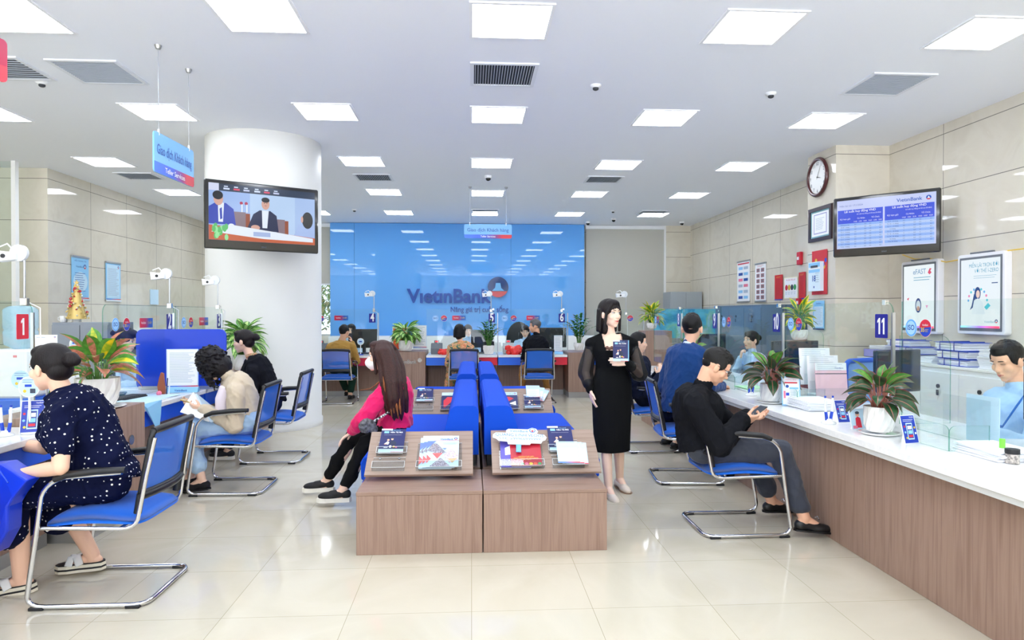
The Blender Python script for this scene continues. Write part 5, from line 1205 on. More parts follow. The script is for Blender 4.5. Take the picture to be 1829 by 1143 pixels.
plant('stripe', (-2.66, 8.02, .802), .115, .12, .19, .36, .64, 'striped leaf plant on the pedestal beside the white column', 6, False, 60)
p_ = ay(873, 633, YD+.15); plant('zz', (p_.x, YD+.15, .752), .085, .10, .16, .30, .66, 'glossy pinnate leaf plant in a square white pot on the middle back desk', 7, False, 16)
p_ = ay(1034, 621, YD+.2); plant('zz', (p_.x, YD+.2, .812), .075, .09, .14, .38, .70, 'glossy pinnate leaf plant on the back pedestal beside the standing woman', 9, False, 16)
p_ = ay(1160, 588, 10.45); plant('yellow', (p_.x+.05, 10.5, 1.222), .07, .08, .10, .24, .40, 'yellow leaved croton on top of the tall wood stand', 10, False, 40)
p_ = ay(1212, 640, 6.9); plant('red', (2.52, 7.62, ZB), .075, .08, .15, .24, .42, 'red edged plant on the counter hidden partly behind the blue suit man', 11, False, 28)
p_ = ay(1428, 600, 7.2); plant('yellow', (p_.x, 7.2, p_.z-.05), .08, .09, .12, .22, .46, 'yellow green plant behind the glass beside the blue notice', 12, False, 34)
box_unit('plant_stand', 'red wood plant stand behind the right glass', 'stand', (p_.x-.13, 7.08, 0), (p_.x+.13, 7.34, p_.z-.052), mat('red_wood', '8A2A30', .4), False)

# ================================================================ things on the walls
LBW = mat('lightbox_case', 'ECECF0', .3)
def lightbox(y0, y1, z0, z1, label, kind):
    W = y1-y0; H = z1-z0; t = thing('poster_light_box', label, 'light box'); orient(t, (5.50, y1, z0), (0, -1, 0))
    MB().poly([(x, 0, z) for x, z in rrect(0, 0, W, H, .03)], LBW, (0, .08, 0)).build('case', t, bevel=.008)
    MB().span((.035, -.002, .035), (W-.035, .002, H-.035), GREYP).build('inner_frame', t)
    w_, h_ = W-.12, H-.13; E_ = em('lb_white', 'F2FBFF', .72); a = Art(w_, h_, E_, .002); ik = em('lb_ink', '58A8C8', .7); nv = em('lb_navy', '3A5490', .5); rd = em('lb_red', 'E05070', .7)
    if kind == 'efast':
        a.t('eFAST', .32, .86, .085, em('lb_efast', '7AA4CC', .7), w=.42, bold=.01); a.p([(.80, .87), (.86, .94), (.92, .93), (.88, .90), (.92, .87), (.86, .84)], rd); a.lines(.34, .9, .8, .76, 2, ik, .5, rag=.1)
        a.e(.5, .36, .055, nv, .09); a.e(.5, .36, .04, em('lb_pale', 'D8E4F0'), .06); a.e(.5, .31, .03, SKINP, .03); a.p([(.12, .47), (.2, .49), (.16, .44)], rd); a.p([(.74, .36), (.82, .36), (.78, .31)], em('lb_pink', 'F0A0D0')); a.t('VietinBank', .62, .06, .03, nv)
    else:
        a.t('MIỄN LÃI TRỌN ĐỜI', .96, .88, .055, ik, 'RIGHT', w=.74); a.t('VỚI THẺ I-ZERO', .96, .80, .055, ik, 'RIGHT', w=.6); a.lines(.34, .92, .75, .72, 2, ik, .3, rag=.1); a.r(.8, .635, .95, .648, nv)
        for k in range(9): g = math.pi*(k/8); a.e(.45+.24*math.cos(g), .4+.17*math.sin(g), .014, em('lb_c%d' % (k % 3), ('60D0E0', 'F08CB8', '78B8F0')[k % 3]))
        a.e(.45, .5, .045, nv, .07); a.p([(.36, .5), (.3, .33), (.25, .26), (.34, .30), (.41, .44)], nv); a.e(.46, .49, .028, em('lb_skin', 'F4D8CC'), .042); a.p([(.3, .2), (.36, .4), (.46, .43), (.58, .38), (.64, .2)], em('lb_cloth', 'E8F4FC')); a.p([(.62, .3), (.72, .36), (.78, .32), (.68, .26)], em('lb_c0', '60D0E0')); a.t('VietinBank', .62, .075, .035, ik)
        logo_ball(a, .92, .1, .02, nv, rd, E_)
    a.r(0, 0, 1, .03, ramp_axis('lb_band_'+kind, 0, 0, w_, [(.1, '8CC8F8'), (.5, 'A070D0'), (.9, 'F04868')], emit=.8)); o = a.build('poster', t); o.location = (.06, -.0045, .07)
    MB().span((W*.25, .01, H), (W*.72, .05, H+.02), GREYP, bev=.005).build('top_bracket', t); return t
lightbox(7.62, 8.30, 1.22, 2.12, 'glowing white poster box with smartwatch picture, nearer the wall pillar', 'efast')
lightbox(6.62, 7.30, 1.24, 2.12, 'glowing white poster box with woman picture, at the far right', 'izero')
t = thing('cable', 'yellow cable sagging between the two poster light boxes', 'cable'); MB().tube([ax(1612, 455, 5.54), ax(1634, 463, 5.54), ax(1662, 462, 5.54), ax(1690, 468, 5.54), ax(1712, 464, 5.54), ax(1735, 456, 5.54), ax(1780, 450, 5.54), ax(1829, 444, 5.54), (5.54, 5.2, 2.2)], .006, mat('yellow_cable', 'E8C020', .5), 8).build('cable_run', t, world=True)
# clock, certificate, calendar, notice on the pillar side (faces the room, -x)
PXX = 4.838
def on_pillar(name, label, cat, px0, px1, pyt, pyb, X=PXX, t_=.015):
    a = ax(px0, (pyt+pyb)/2, X); b = ax(px1, (pyt+pyb)/2, X); m = (a+b)/2; zt = ax((px0+px1)/2, pyt, X).z; zb = ax((px0+px1)/2, pyb, X).z
    t = thing(name, label, cat); orient(t, (X-t_, a.y, zb), (0, -1, 0)); return t, abs(a.y-b.y), zt-zb
t, W, H = on_pillar('wall_clock', 'round wall clock with dark red wooden rim on the right pillar', 'clock', 1446, 1481, 284, 349)
R_ = .25; cxx = W/2; MAH = mat('mahogany', '4A1A1C', .3, coat=.5); w = MB(); pts = [(cxx+R_*math.cos(2*math.pi*k/40), -.01, H/2+R_*math.sin(2*math.pi*k/40)) for k in range(40)]; w.tube(pts, .026, MAH, 10, closed=True); w.build('rim', t)
w = MB(); w.cyl((cxx, .012, H/2), (cxx, -.008, H/2), R_, WHITE, 40); w.build('dial', t)
w = MB(); 
for k in range(12): a = math.pi/2-math.pi*k/6-math.pi/6; w.text(str(k+1), cxx+.19*math.cos(a), H/2+.19*math.sin(a)-.022, .05, INKD, align='CENTER', d=.0095)
w.build('numerals', t)
w = MB()
for a, L, q in ((-.25, .12, .008), (1.05, .17, .006)): d = Vector((math.cos(a), 0, math.sin(a))); s_ = Vector((-d.z, 0, d.x))*q; c = Vector((cxx, -.012, H/2)); w.poly([c-s_, c+d*L, c+s_, c-d*.03], BLACKP, (0, -.002, 0))
w.build('hands', t)
t, W, H = on_pillar('framed_certificate', 'certificate in a dark wood frame below the wall clock', 'picture frame', 1447, 1488, 369, 430)
w = MB(); fw = .05; FRM = mat('frame_dark', '33222A', .3)
for a, b in (((0, 0), (W, fw)), ((0, H-fw), (W, H)), ((0, fw), (fw, H-fw)), ((W-fw, fw), (W, H-fw))): w.span((a[0], -.015, a[1]), (b[0], .012, b[1]), FRM)
w.build('frame', t); a = Art(W-.1, H-.1, mat('mat_teal', '7AAEB8', .4), .002); a.r(.06, .06, .94, .94, PAPER); a.r(.16, .14, .84, .88, mat('cert_border', 'A8A8D0', .5)); a.r(.2, .18, .8, .84, PAPER); a.lines(.27, .73, .7, .3, 8, INKL, .3); o = a.build('certificate', t); o.location = (.05, 0, .05)
t, W, H = on_pillar('wall_calendar', 'block calendar on red backing showing 18, on the right pillar', 'calendar', 1452, 1479, 447, 526)
a = Art(W, H, mat('calendar_red', 'C8242E', .45), .004); 
for k in range(14): rnd = random.Random(k); a.e(rnd.uniform(.1, .95), rnd.uniform(.05, .8), .03, [GOLD, ORANGE, ROYAL, REDP][k % 4])
a.build('backing', t); a = Art(W*.8, H*.66, mat('calendar_paper', 'DCEEFA', .5), .05); a.r(.03, .64, .97, .97, SKYB); a.r(.03, .74, .97, .82, WHITEP); a.r(.2, .80, .8, .88, INKD); a.t('18', .5, .34, .2, INKB, 'CENTER', bold=.03); a.lines(.6, .95, .6, .3, 5, INKL, .3); a.r(.46, .1, .54, .17, INKB); o = a.build('page_block', t); o.location = (.0, -.052, H*.08)
t, W, H = on_pillar('notice_sheet', 'light blue list notice below the block calendar', 'notice', 1454, 1474, 537, 589); a = Art(W, H, SKYB, .004); a.r(.1, .1, .9, .8, PAPERB); a.lines(.14, .86, .74, .16, 12, INKL, .35); a.t('VietinBank', .5, .88, .06, INKB, 'CENTER'); a.r(0, 0, 1, .05, NAVY); a.build('sheet', t)
# posters on the far right wall (faces -x)
def wall_art(name, label, cat, px0, px1, pyt, pyb, art, X=5.578, t_=.014, frame=None):
    a0 = ax(px0, (pyt+pyb)/2, X); b0 = ax(px1, (pyt+pyb)/2, X); zt = ax((px0+px1)/2, pyt, X).z; zb = ax((px0+px1)/2, pyb, X).z
    sgn = -1 if X > 0 else 1; t = thing(name, label, cat); orient(t, (X+sgn*-t_ if X < 0 else X-t_, a0.y, zb), (0, sgn, 0)) if X > 0 else orient(t, (X+t_, a0.y, zb), (0, 1, 0))
    W = abs(a0.y-b0.y); H = zt-zb; o = art(W, H).build('print', t)
    if frame:
        for z in (-.015, H-.01): MB().span((-.012, -.012, z), (W+.012, .01, z+.03), frame, bev=.003).build('rail', t)
    return t
def a_icons(W, H):
    a = Art(W, H, PAPER, .008); a.r(.04, .93, .96, .96, REDP); cols = [INKB, REDP, INKD, PINKP]
    for i in range(6):
        for j in range(2 if i else 2): a.r(.12+.42*j, .80-.145*i, .12+.42*j+.34, .87-.145*i, [SKYB, INKL, PINKP, INKB][(i*3+j) % 4])
    return a
def a_grid(W, H):
    a = Art(W, H, PAPER, .008); a.lines(.2, .8, .95, .92, 2, REDP, .4)
    for i in range(6):
        for j in range(2): a.r(.14+.42*j, .78-.145*i, .14+.42*j+.3, .88-.145*i, mat('seal_red', 'A87078', .6)); a.r(.2+.42*j, .80-.145*i, .38+.42*j, .86-.145*i, mat('seal_grey', '787078', .6))
    return a
def a_red(W, H): a = Art(W, H, mat('banner_red', 'CC2026', .5), .004); a.lines(.2, .8, .92, .89, 2, GOLD, .5); a.lines(.2, .82, .8, .2, 14, mat('banner_ink', 'B01820', .5), .4); a.r(.0, 0, 1, .04, ROYAL); return a
def a_white(W, H):
    a = Art(W, H, mat('cream_sheet', 'F8F2DC', .5), .004); a.r(.05, .05, .95, .95, PAPER); a.t('TRI LÒNG THIỀU QUÝ', .5, .84, .07, REDP, 'CENTER', w=.7)
    for i in range(4): a.e(.18+.21*i, .52, .05, [REDP, GOLD, INKD, GREENP][i]); a.lines(.1+.21*i, .26+.21*i, .3, .2, 3, INKL, .4)
    return a
wall_art('wall_poster', 'tall white framed poster with small pictures, left of the pair', 'poster', 1318, 1340, 467, 539, a_icons, frame=STEEL)
wall_art('wall_poster', 'tall white framed poster with a grid of red seals, right of the pair', 'poster', 1350, 1369, 471, 538, a_grid, frame=STEEL)
wall_art('red_banner', 'narrow red banner left of the cream instruction sheet', 'banner', 1385, 1399, 491, 536, a_red); wall_art('red_banner', 'narrow red banner right of the cream instruction sheet, beside the pillar', 'banner', 1428, 1440, 486, 534, a_red)
wall_art('instruction_sheet', 'cream sheet with four icons between the red banners', 'notice', 1402, 1426, 495, 533, a_white)
for lb_, a0, b0 in (('small red fire alarm call point high on the right wall', (1426, 1431), (455, 468)), ('small red fire alarm box low under the red banners', (1424, 1430), (536, 544))):
    p = ax(sum(a0)/2, sum(b0)/2, 5.55); t = thing('fire_alarm', lb_, 'fire alarm', tuple(p)); MB().box((0, 0, 0), (.06, .12, .14 if b0[0] > 500 else .22), REDP, bev=.01).build('alarm_body', t); MB().box((-.032, 0, 0), (.006, .06, .05), WHITEP).build('alarm_button', t)
def a_blue1(W, H): a = Art(W, H, SKYB, .01); a.e(.5, .42, W*.42, PALEB, H*.24); a.t('VietinBank', .45, .76, .045, INKB, 'CENTER', w=.44); a.t('MẪU THÔNG TIN', .5, .9, .03, INKB, 'CENTER', w=.7); logo_ball(a, .76, .79, W*.08); a.lines(.16, .8, .62, .2, 9, INKB, .25); a.r(0, 0, 1, .05, ramp_axis('p1band', 0, 0, W, [(.3, '2A6AC8'), (.8, 'E0483C')])); return a
def a_blue2(W, H): a = Art(W, H, SKYB, .01); a.r(.06, .07, .94, .95, PALEB); a.lines(.12, .88, .84, .14, 22, INKL, .35); logo_ball(a, .84, .9, W*.05); a.r(0, 0, 1, .05, ramp_axis('p2band', 0, 0, W, [(.3, '2A6AC8'), (.8, 'E0483C')])); return a
wall_art('wall_poster', 'light blue framed poster with bank name on the left marble wall', 'poster', 127, 157, 460, 535, a_blue1, X=-6.515, frame=STEEL)
wall_art('wall_poster', 'light blue framed poster with dense text on the left marble wall', 'poster', 188, 214, 470, 537, a_blue2, X=-6.515, frame=STEEL)
wall_art('notice_sheet', 'small pale notice near the camera arm on the left marble wall', 'notice', 268, 282, 517, 544, lambda W, H: Art(W, H, PALEB, .02), X=-6.515)
# left glass partition frame
t = thing('glass_partition', 'floor to ceiling clear glass partition with white post at the far left', 'glass partition', (-6.9, 10.3, 0)); pa = ay(27, 400, 10.3)
MB().box((pa.x+6.9, 0, CEIL/2), (.06, .08, CEIL-.01), WHITE).build('post', t); MB().box((pa.x+6.9-1.0, 0, CEIL/2), (1.94, .012, CEIL-.02), GLASSM).build('glass_pane', t)
# grey cabinets
def cabinet(name, label, a, b, m, doors=1, handle='key', face='y'):
    c = ((a[0]+b[0])/2, (a[1]+b[1])/2, 0); t = thing(name, label, 'cabinet', c); hx, hy = abs(b[0]-a[0])/2, abs(b[1]-a[1])/2; H = b[2]
    MB().span((-hx, -hy, 0), (hx, hy, H), m, bev=.004).build('body', t)
    for k in range(doors):
        if face == 'y': w0 = -hx+2*hx*k/doors; w1 = -hx+2*hx*(k+1)/doors; d = MB().span((w0+.004, -hy-.016, .05), (w1-.004, -hy-.001, H-.03), m, bev=.002).build('door', t); MB().box(((w0+w1)/2, -hy-.022, H*.78), (.02, .015, .05), DARKG, bev=.003).build('lock', d)
        else: w0 = -hy+2*hy*k/doors; w1 = -hy+2*hy*(k+1)/doors; d = MB().span((-hx-.016, w0+.004, .05), (-hx-.001, w1-.004, H-.05), m, bev=.002).build('door', t); q = MB(); q.cyl((-hx-.016, (w0+w1)/2, H-.2), (-hx-.03, (w0+w1)/2, H-.2), .022, DARKG, 12); q.box((-hx-.03, (w0+w1)/2, H-.27), (.01, .03, .06), DARKG, bev=.003); q.build('lock', d)
    return t
WCAB = mat('white_cabinet', 'EEF1F3', .35); GCAB = mat('grey_cabinet', '8E96A2', .45, .2); SCAB = mat('slate_cabinet', '5E7288', .4, .1)
for i, (y0, y1) in enumerate(((4.9, 6.1), (6.1, 7.3), (7.3, 8.55))):
    t = cabinet('low_cabinet', 'white low cabinet along the right wall, %s' % ('behind the light blue shirt clerk', 'middle one with the thick binder stacks', 'farthest one with the lavender tray')[i], (5.08, y0+.003, 0), (5.55, y1-.003, .88), WCAB, 2, face='x'); t['group'] = 'white low cabinets'
    MB().span((-.25, -(y1-y0)/2+.002, .88), (.235, (y1-y0)/2-.002, .905), WHITE, bev=.003).build('top', t)
a = ay(93, 576, 8.4); b = ay(194, 576, 8.4); cabinet('metal_cabinet', 'grey metal cabinet with the christmas tree on it', (a.x, 8.4, 0), (b.x, 9.0, a.z), GCAB, 2); zc = a.z; xc0 = a.x; xc1 = b.x
a = ay(1197, 521, 15.9); b = ay(1268, 521, 15.9); cabinet('metal_cabinet', 'light grey metal cabinet in the far right corner', (a.x, 15.9, 0), (min(b.x, 5.55), 16.5, a.z), mat('light_grey_metal', 'A6ADB3', .4, .2), 2)
a = ay(1300, 549, 12.6); cabinet('metal_cabinet', 'slate blue metal cabinet behind the smiling clerk', (4.75, 10.75, 0), (5.5, 12.8, 1.62), SCAB, 3, face='x')
t = thing('printed_board', 'blue green landscape picture board behind the far right glass', 'picture board', tuple(ay(1168, 604, 13.6))); c0 = ay(1168, 604, 13.6); c1 = ay(1282, 552, 13.6)
bm_ = noise_mat('landscape_print', [(.35, '2E8FB8'), (.5, '5FC0D8'), (.6, '8FD0B0'), (.7, 'A8D8E8')], nscale=3, detail=6, rough=.3, dist=1); MB().span((0, 0, 0), (c1.x-c0.x, .03, c1.z-c0.z), bm_).build('board', t); MB().span((.1, .03, -c0.z), (.16, .06, .1), STEEL).build('board_leg', t); MB().span((c1.x-c0.x-.16, .03, -c0.z), (c1.x-c0.x-.1, .06, .1), STEEL).build('board_leg', t)
for i in range(4):
    x0 = -3.4+1.75*i; t = cabinet('low_cabinet', 'white low cabinet under the blue panel, %s' % ('leftmost', 'behind the striped plant', 'behind the middle desk', 'rightmost')[i], (x0+.003, 16.2, 0), (x0+1.747, 16.66, .93), WCAB, 2); t['group'] = 'white low cabinets under the blue panel'

# ================================================================ things on desks
def camera_arm(p, label, head_dir=-1, s=1.0, cat='camera arm'):
    "clamp on glass top, pole, white round-backed head"
    t = thing('camera_arm', label, cat, tuple(p), 0, 'white camera arms on the glass'); H = .30*s
    MB().box((0, 0, .0), (.045, .035, .05), CHROME, bev=.004).build('clamp', t)
    MB().tube([(0, 0, .02), (0, 0, H*.9), (head_dir*.02*s, -.0, H)], .007, STEEL, 8).build('pole', t)
    w = MB(); w.cyl((head_dir*.03*s, -.015, H+.02), (head_dir*.03*s, .012, H+.02), .055*s, mat('clear_plastic', 'DDE3E8', .2), 20); w.build('round_back', t)
    w = MB(); c = Vector((head_dir*.10*s, -.01, H+.005)); 
    w.poly([c+V(-.07*s, -.04, .03), c+V(.07*s, -.04, .015), c+V(.07*s, -.04, -.03), c+V(-.06*s, -.04, -.045)], WHITEP, (0, .08, 0)); w.build('head', t, bevel=.006); w = MB(); w.cyl(c+V(.0, -.041, -.008), c+V(0, -.047, -.008), .014*s, BLACKP, 14); w.build('lens', t)
    w = MB(); w.tube([c+V(.05*s, 0, .02), c+V(.0, 0, .075*s), c+V(-.06*s, 0, .05*s)], .005, WHITEP, 6); w.tube([(.01, .01, .0), (.05, .075, -.04), (.045, .085, -.15), (.05, .08, -.35), (.045, .08, -.55)], .004, WHITEP, 6); w.build('cable', t)
    return t
camera_arm((XG, PL_(44), ZT), 'large white camera arm above the red number plate at far left', -1, .98)
camera_arm((XG, PL_(303), ZT), 'white camera arm on the left glass above the blue divider', -1, .95); camera_arm((XG, PL_(389), ZT), 'white camera arm on the left glass nearest the white column', -1, .95)
for px, lb_ in ((668, 'white camera arm above the mustard sweater man'), (877, 'white camera arm above the plant on the middle back desk'), (1003, 'white camera arm above the grey haired man')):
    q = ay(px, 555, YP); camera_arm((q.x, YP, q.z), lb_, -1, .95)
q = ay(1118, 560, YP); camera_arm((q.x, YP, q.z), 'white camera arm behind the standing woman head', -1, 1.1)
def monitor(p, W, H, rz, label, m=BLACKP, scr=None):
    t = thing('monitor', label, 'monitor', tuple(p), rz)
    MB().span((-W/2, 0, .10), (W/2, .035, .10+H), m, bev=.006).build('housing', t); MB().span((-W/2+.012, .036, .115), (W/2-.012, .038, .09+H), scr or mat('screen_dark', '1A2A3A', .1)).build('screen', t)
    MB().span((-.03, -.02, .02), (.03, .0, .2), m, bev=.004).build('neck', t); MB().span((-.12, -.10, 0), (.12, .08, .018), m, bev=.006).build('stand', t); return t
for px, w_, h_, lb_ in ((650, .46, .34, 'black monitor beside the mustard sweater man'), (862, .42, .32, 'black monitor behind the plant on the middle back desk'), (988, .50, .36, 'black monitor right of the grey haired man')): q = ay(px, 640, YD+.55); monitor((q.x, YD+.6, .752), w_, h_, 0, lb_)
q = ay(928, 640, 13.1); t = thing('office_chair', 'black high backed office chair behind the grey haired man', 'chair', (q.x, 13.2, 0)); MB().ell((0, .1, .95), (.25, .06, .36), BLACKP, 20, 14).build('backrest', t); MB().ell((0, -.1, .48), (.26, .26, .06), BLACKP).build('seat', t); MB().cyl((0, 0, .06), (0, 0, .45), .03, CHROME).build('gas_lift', t); w = MB(); [w.tube([(0, 0, .08), (.28*math.cos(k*1.257), .28*math.sin(k*1.257), .04)], .02, BLACKP, 6) for k in range(5)]; w.build('star_base', t)
for px, lb_ in ((573, 'grey money counting machine left of the mustard sweater man'), (780, 'grey money counting machine left of the floral shirt woman'), (908, 'pale money counting machine left of the grey haired man')):
    q = ay(px, 630, YD+.45); t = thing('money_counter', lb_, 'money counter', (q.x, YD+.45, .752)); gm = GREYP if px < 900 else mat('pale_plastic', 'BCC2C6', .4); w = MB(); w.poly([(-.1, -.1, 0), (-.1, -.12, .1), (-.1, -.02, .19), (-.1, .12, .19), (-.1, .12, 0)], gm, (.2, 0, 0)); w.build('body', t, bevel=.01); MB().box((.0, .03, .215), (.09, .03, .05), gm, bev=.004).build('display', t); MB().box((.0, .013, .217), (.05, .003, .025), mat('red_digits', 'E02030', .4, emit='FF3040', es=.8)).build('digits', t)
q = ay(565, 640, YP+.2)
def bag(c, W, H, label, seed=1, m=None):
    t = thing('plastic_bag', label, 'bag', tuple(c)); w = MB(); rnd = random.Random(seed)
    for i in range(12): w.ell(Vector(c)+V(rnd.uniform(-W/2, W/2)*.7, rnd.uniform(-.06, .06), H*.3+rnd.uniform(-.2, .3)*H), (W*.2, .05, H*.25), BLACKP, 10, 8)
    for q in (-1, 1): cap(w, Vector(c)+V(.02*q, 0, H*.5), Vector(c)+V(W*.3*q, .02, H*.75), .035, .02)
    blob(w, 'bag_body', t, m or mat('red_plastic', 'E02A24', .25), .008, 2, .008, 30, seed); return t
q = ay(793, 632, YD+.18); bag((q.x, YD+.2, .752), .22, .12, 'crumpled red plastic bag beside the floral shirt woman', 2); q = ay(917, 630, YD+.2); bag((q.x, YD+.2, .752), .30, .20, 'large red plastic bag beside the grey haired man', 5)
def doc_stand(p, W, H, rz, label, rows=14, base=True, head='VietinBank'):
    t = thing('document_stand', label, 'document stand', tuple(p), rz); a = Art(W, H, PAPERB, .004); a.r(.03, .08, .97, .98, PAPER); a.lines(.1, .9, .9, .16, rows, INKL, .3); a.r(0, .05, 1, .075, ramp_axis('ds%d' % int(W*1000), 0, 0, W, [(.3, '3A78E0'), (.8, 'E03040')])); o = a.build('printed_sheet', t); o.location = (-W/2, 0, .03)
    if base: w = MB(); w.poly([(-W/2-.005, -.05, 0), (-W/2-.005, -.03, .045), (-W/2-.005, .02, .04), (-W/2-.005, .03, 0)], SKYB, (W+.01, 0, 0)); w.text(head, 0, .012, .018, INKB, align='CENTER', d=.052, bold=.01); w.build('holder', t)
    return t
q = az(326, 700, .752); doc_stand((q.x, q.y, .752), .27, .36, .12, 'large pale blue document stand on the left desk beside the monitor', 26)
q = ay(997, 640, YD+.25); doc_stand((q.x, YD+.25, .752), .15, .30, 0, 'narrow white paper stand right of the grey haired man', 10, True, '')
q = ay(750, 626, YD+.5); t = doc_stand((q.x, YD+.5, .812), .24, .42, 0, 'tall white document rack behind the striped plant', 12, False); q = ay(701, 626, YD+.55); t = thing('orange_poster_stand', 'orange poster stand behind the striped plant', 'poster stand', (q.x, YD+.55, .812)); a = Art(.27, .42, WHITEP, .01); a.r(.05, .04, .95, .96, ORANGE); a.t('VIETINBANK', .5, .85, .07, WHITEP, 'CENTER', w=.6); a.t('iPay', .5, .72, .12, YELLOW, 'CENTER', bold=.03); a.lines(.15, .85, .6, .3, 4, YELLOW, .4); a.build('poster', t)
q = ay(690, 602, YD+.3); t = thing('round_stand_sign', 'round white sign on a stand on the back left desk', 'sign', (ay(644, 612, YD+.2).x, YD+.2, .752)); a = Art(.12, .12, WHITEP, .004, .058); a.e(.5, .5, .05, PALEB); a.r(.3, .4, .7, .6, INKB); o = a.build('disc', t); o.location = (-.06, 0, .17); MB().cyl((0, .003, 0), (0, .003, .18), .008, WHITEP, 10).build('stem', t); MB().cyl((0, 0, 0), (0, 0, .012), .05, ROYAL, 20).build('foot', t)
def pen_stand(p, label):
    t = thing('pen_stand', label, 'pen stand', tuple(p)); w = MB(); w.lathe((0, 0, 0), [(.045, 0), (.045, .008), (.02, .02), (.018, .03)], WHITEP, 20); w.build('base', t)
    for k, (dx, dy) in enumerate(((-.012, 0), (.016, .006))):
        w = MB(); w.cyl((dx, dy, .02), (dx*1.6, dy, .075), .0095, ROYAL, 12); w.cyl((dx*1.6, dy, .075), (dx*1.9, dy, .165), .0085, WHITEP, 12, r2=.0065); w.cyl((dx*1.9, dy, .165), (dx*1.95, dy, .178), .0065, ROYAL, 10); w.build('pen', t)
    return t
pen_stand(az(1480, 756, .752), 'white and blue pen stand beside the nearest right plant'); pen_stand(az(1341, 706, .752), 'white and blue pen stand in front of the far right counter plant'); pen_stand(az(9, 778, .752), 'white and blue pen stand at the left edge on the first desk')
def card(p, W, H, rz, label, kind='phone', tilt=.25):
    t = thing('display_card', label, 'display card', tuple(p)); t.rotation_euler = (-tilt, 0, rz); a = Art(W, H, WHITEP, .003)
    if kind == 'phone':
        a.r(.03, .02, .97, .98, mat('card_blue', '1C3AA8', .35)); a.t('VietinBank', .62, .9, .05, WHITEP, w=.3); a.lines(.14, .86, .83, .78, 2, WHITEP, .5, rag=.15); a.p([(.28, .14), (.72, .14), (.72, .72), (.28, .72)], PALEB); a.p([(.32, .18), (.68, .18), (.68, .68), (.32, .68)], mat('card_navy', '223C90', .3)); a.r(.36, .5, .64, .62, WHITEP); a.r(.36, .22, .64, .3, REDP); a.r(.36, .34, .64, .46, SKYB)
        for x, z, m in ((.16, .6, REDP), (.84, .55, GOLD), (.15, .4, SKYB), (.85, .35, WHITEP), (.2, .2, GOLD)): a.e(x, z, W*.06, m)
    elif kind == 'person':
        a.r(.03, .02, .97, .98, PALEB); a.e(.5, .72, W*.13, SKINP); a.e(.5, .8, W*.14, INKD, W*.09); a.p([(.3, .1), (.34, .55), (.5, .62), (.66, .55), (.7, .1)], REDP); a.r(.1, .06, .4, .2, PINKP)
    a.build('card_face', t); w = MB(); w.poly([(W*.3, .003, .0), (W*.3, .06, -.0), (W*.3, .003, H*.7)], WHITEP, (W*.4, 0, 0)); w.build('back_strut', t); return t
q = az(1617, 793, .752); card(q, .10, .155, .25, 'small blue phone advert card standing nearest on the right counter'); q = az(1498, 755, .752); card(q, .085, .15, .1, 'small blue phone advert card left of the nearest right plant', tilt=.35)
q = az(1522, 768, .752); card(q, .10, .13, .1, 'small pale card with a woman in red beside the nearest right plant', 'person'); q = az(34, 776, .752); card(q, .12, .20, .35, 'small blue phone advert card on the first left desk', tilt=.3)
# tent calendar
q = az(1397, 724, .752); t = thing('tent_calendar', 'pale blue tent card calendar left of the nearest right plant', 'tent card', (q.x, q.y, .752), -.25); a = Art(.135, .225, SKYB, .003); a.r(.05, .04, .95, .96, PAPER); a.t('THÔNG BÁO', .5, .86, .05, PINKP, 'CENTER', w=.6); a.r(.15, .76, .85, .81, REDP); a.e(.3, .66, .012, INKB); a.r(.42, .56, .9, .63, SKYB); a.r(.1, .25, .2, .5, PINKP); a.r(.22, .34, .4, .44, ROYAL); a.lines(.45, .9, .5, .15, 8, INKL, .3); o = a.build('front_sheet', t); o.rotation_euler = (-.14, 0, 0)
w = MB(); w.poly([(0, .035, .225), (.135, .035, .225), (.135, .1, 0), (0, .1, 0)], PAPER, (0, .003, 0)); w.build('back_sheet', t)
# paper stacks
def papers(c, W, D, n, label, seed=1, th=.004, mats=(PAPER,), group=None, h_off=0):
    t = thing('paper_stack', label, 'papers', tuple(c), 0, group); rnd = random.Random(seed)
    for i in range(n): MB().box((rnd.uniform(-.012, .012), rnd.uniform(-.012, .012), h_off+th*(i+.5)), (W, D, th*.92), mats[i % len(mats)], rz=rnd.uniform(-.09, .09)).build('sheet_bundle', t)
    return t
papers((2.62, 3.20, .752), .22, .30, 10, 'spread white papers inside the nearest glass tray', 1, .005); papers((2.56, 4.90, .752), .22, .32, 12, 'white document stack between the right plants', 2, .006); papers((2.62, 6.1, .752), .22, .30, 6, 'papers on the counter in front of the smiling clerk', 3, .005, (PAPER, mat('green_sheet', 'A8D8B0', .6)))
papers((2.95, 5.35, .752), .30, .22, 8, 'white papers under the document racks', 6, .006)
q = az(235, 722, .752); papers((q.x-.05, q.y+.35, .752), .34, .5, 3, 'pale blue forms lying on the left desk behind the pedestal', 7, .003, (PAPER, PAPERB, PALEB))
t = thing('booklet', 'light blue booklet hanging over the edge of the left desk', 'booklet', (-2.55, 5.42, .757)); w = MB(); w.poly([(-.35, -.14, .004), (.045, -.14, .006), (.05, .16, .006), (-.35, .16, .004)], PALEB, (0, 0, .005)); w.build('pages', t); w = MB(); w.poly([(.045, -.14, .012), (.065, -.12, -.02), (.075, -.02, -.16), (.08, .04, -.24), (.07, .1, -.1), (.05, .16, .01)], SKYB, (.004, .0, .003)); w.build('hanging_cover', t)
t = thing('document', 'printed papers on the lap of the beige jacket woman', 'papers', (-2.20, 5.72, .64)); w = MB(); c = [ay(322, 735, 5.6), ay(345, 700, 5.8), ay(400, 745, 5.8), ay(372, 752, 5.5)]; w.poly([p-t.location for p in c], PAPER, (0, 0, -.006)); w.poly([p-t.location+V(.02, .01, -.009) for p in c], PAPERB, (0, 0, -.004)); w.build('sheets', t)
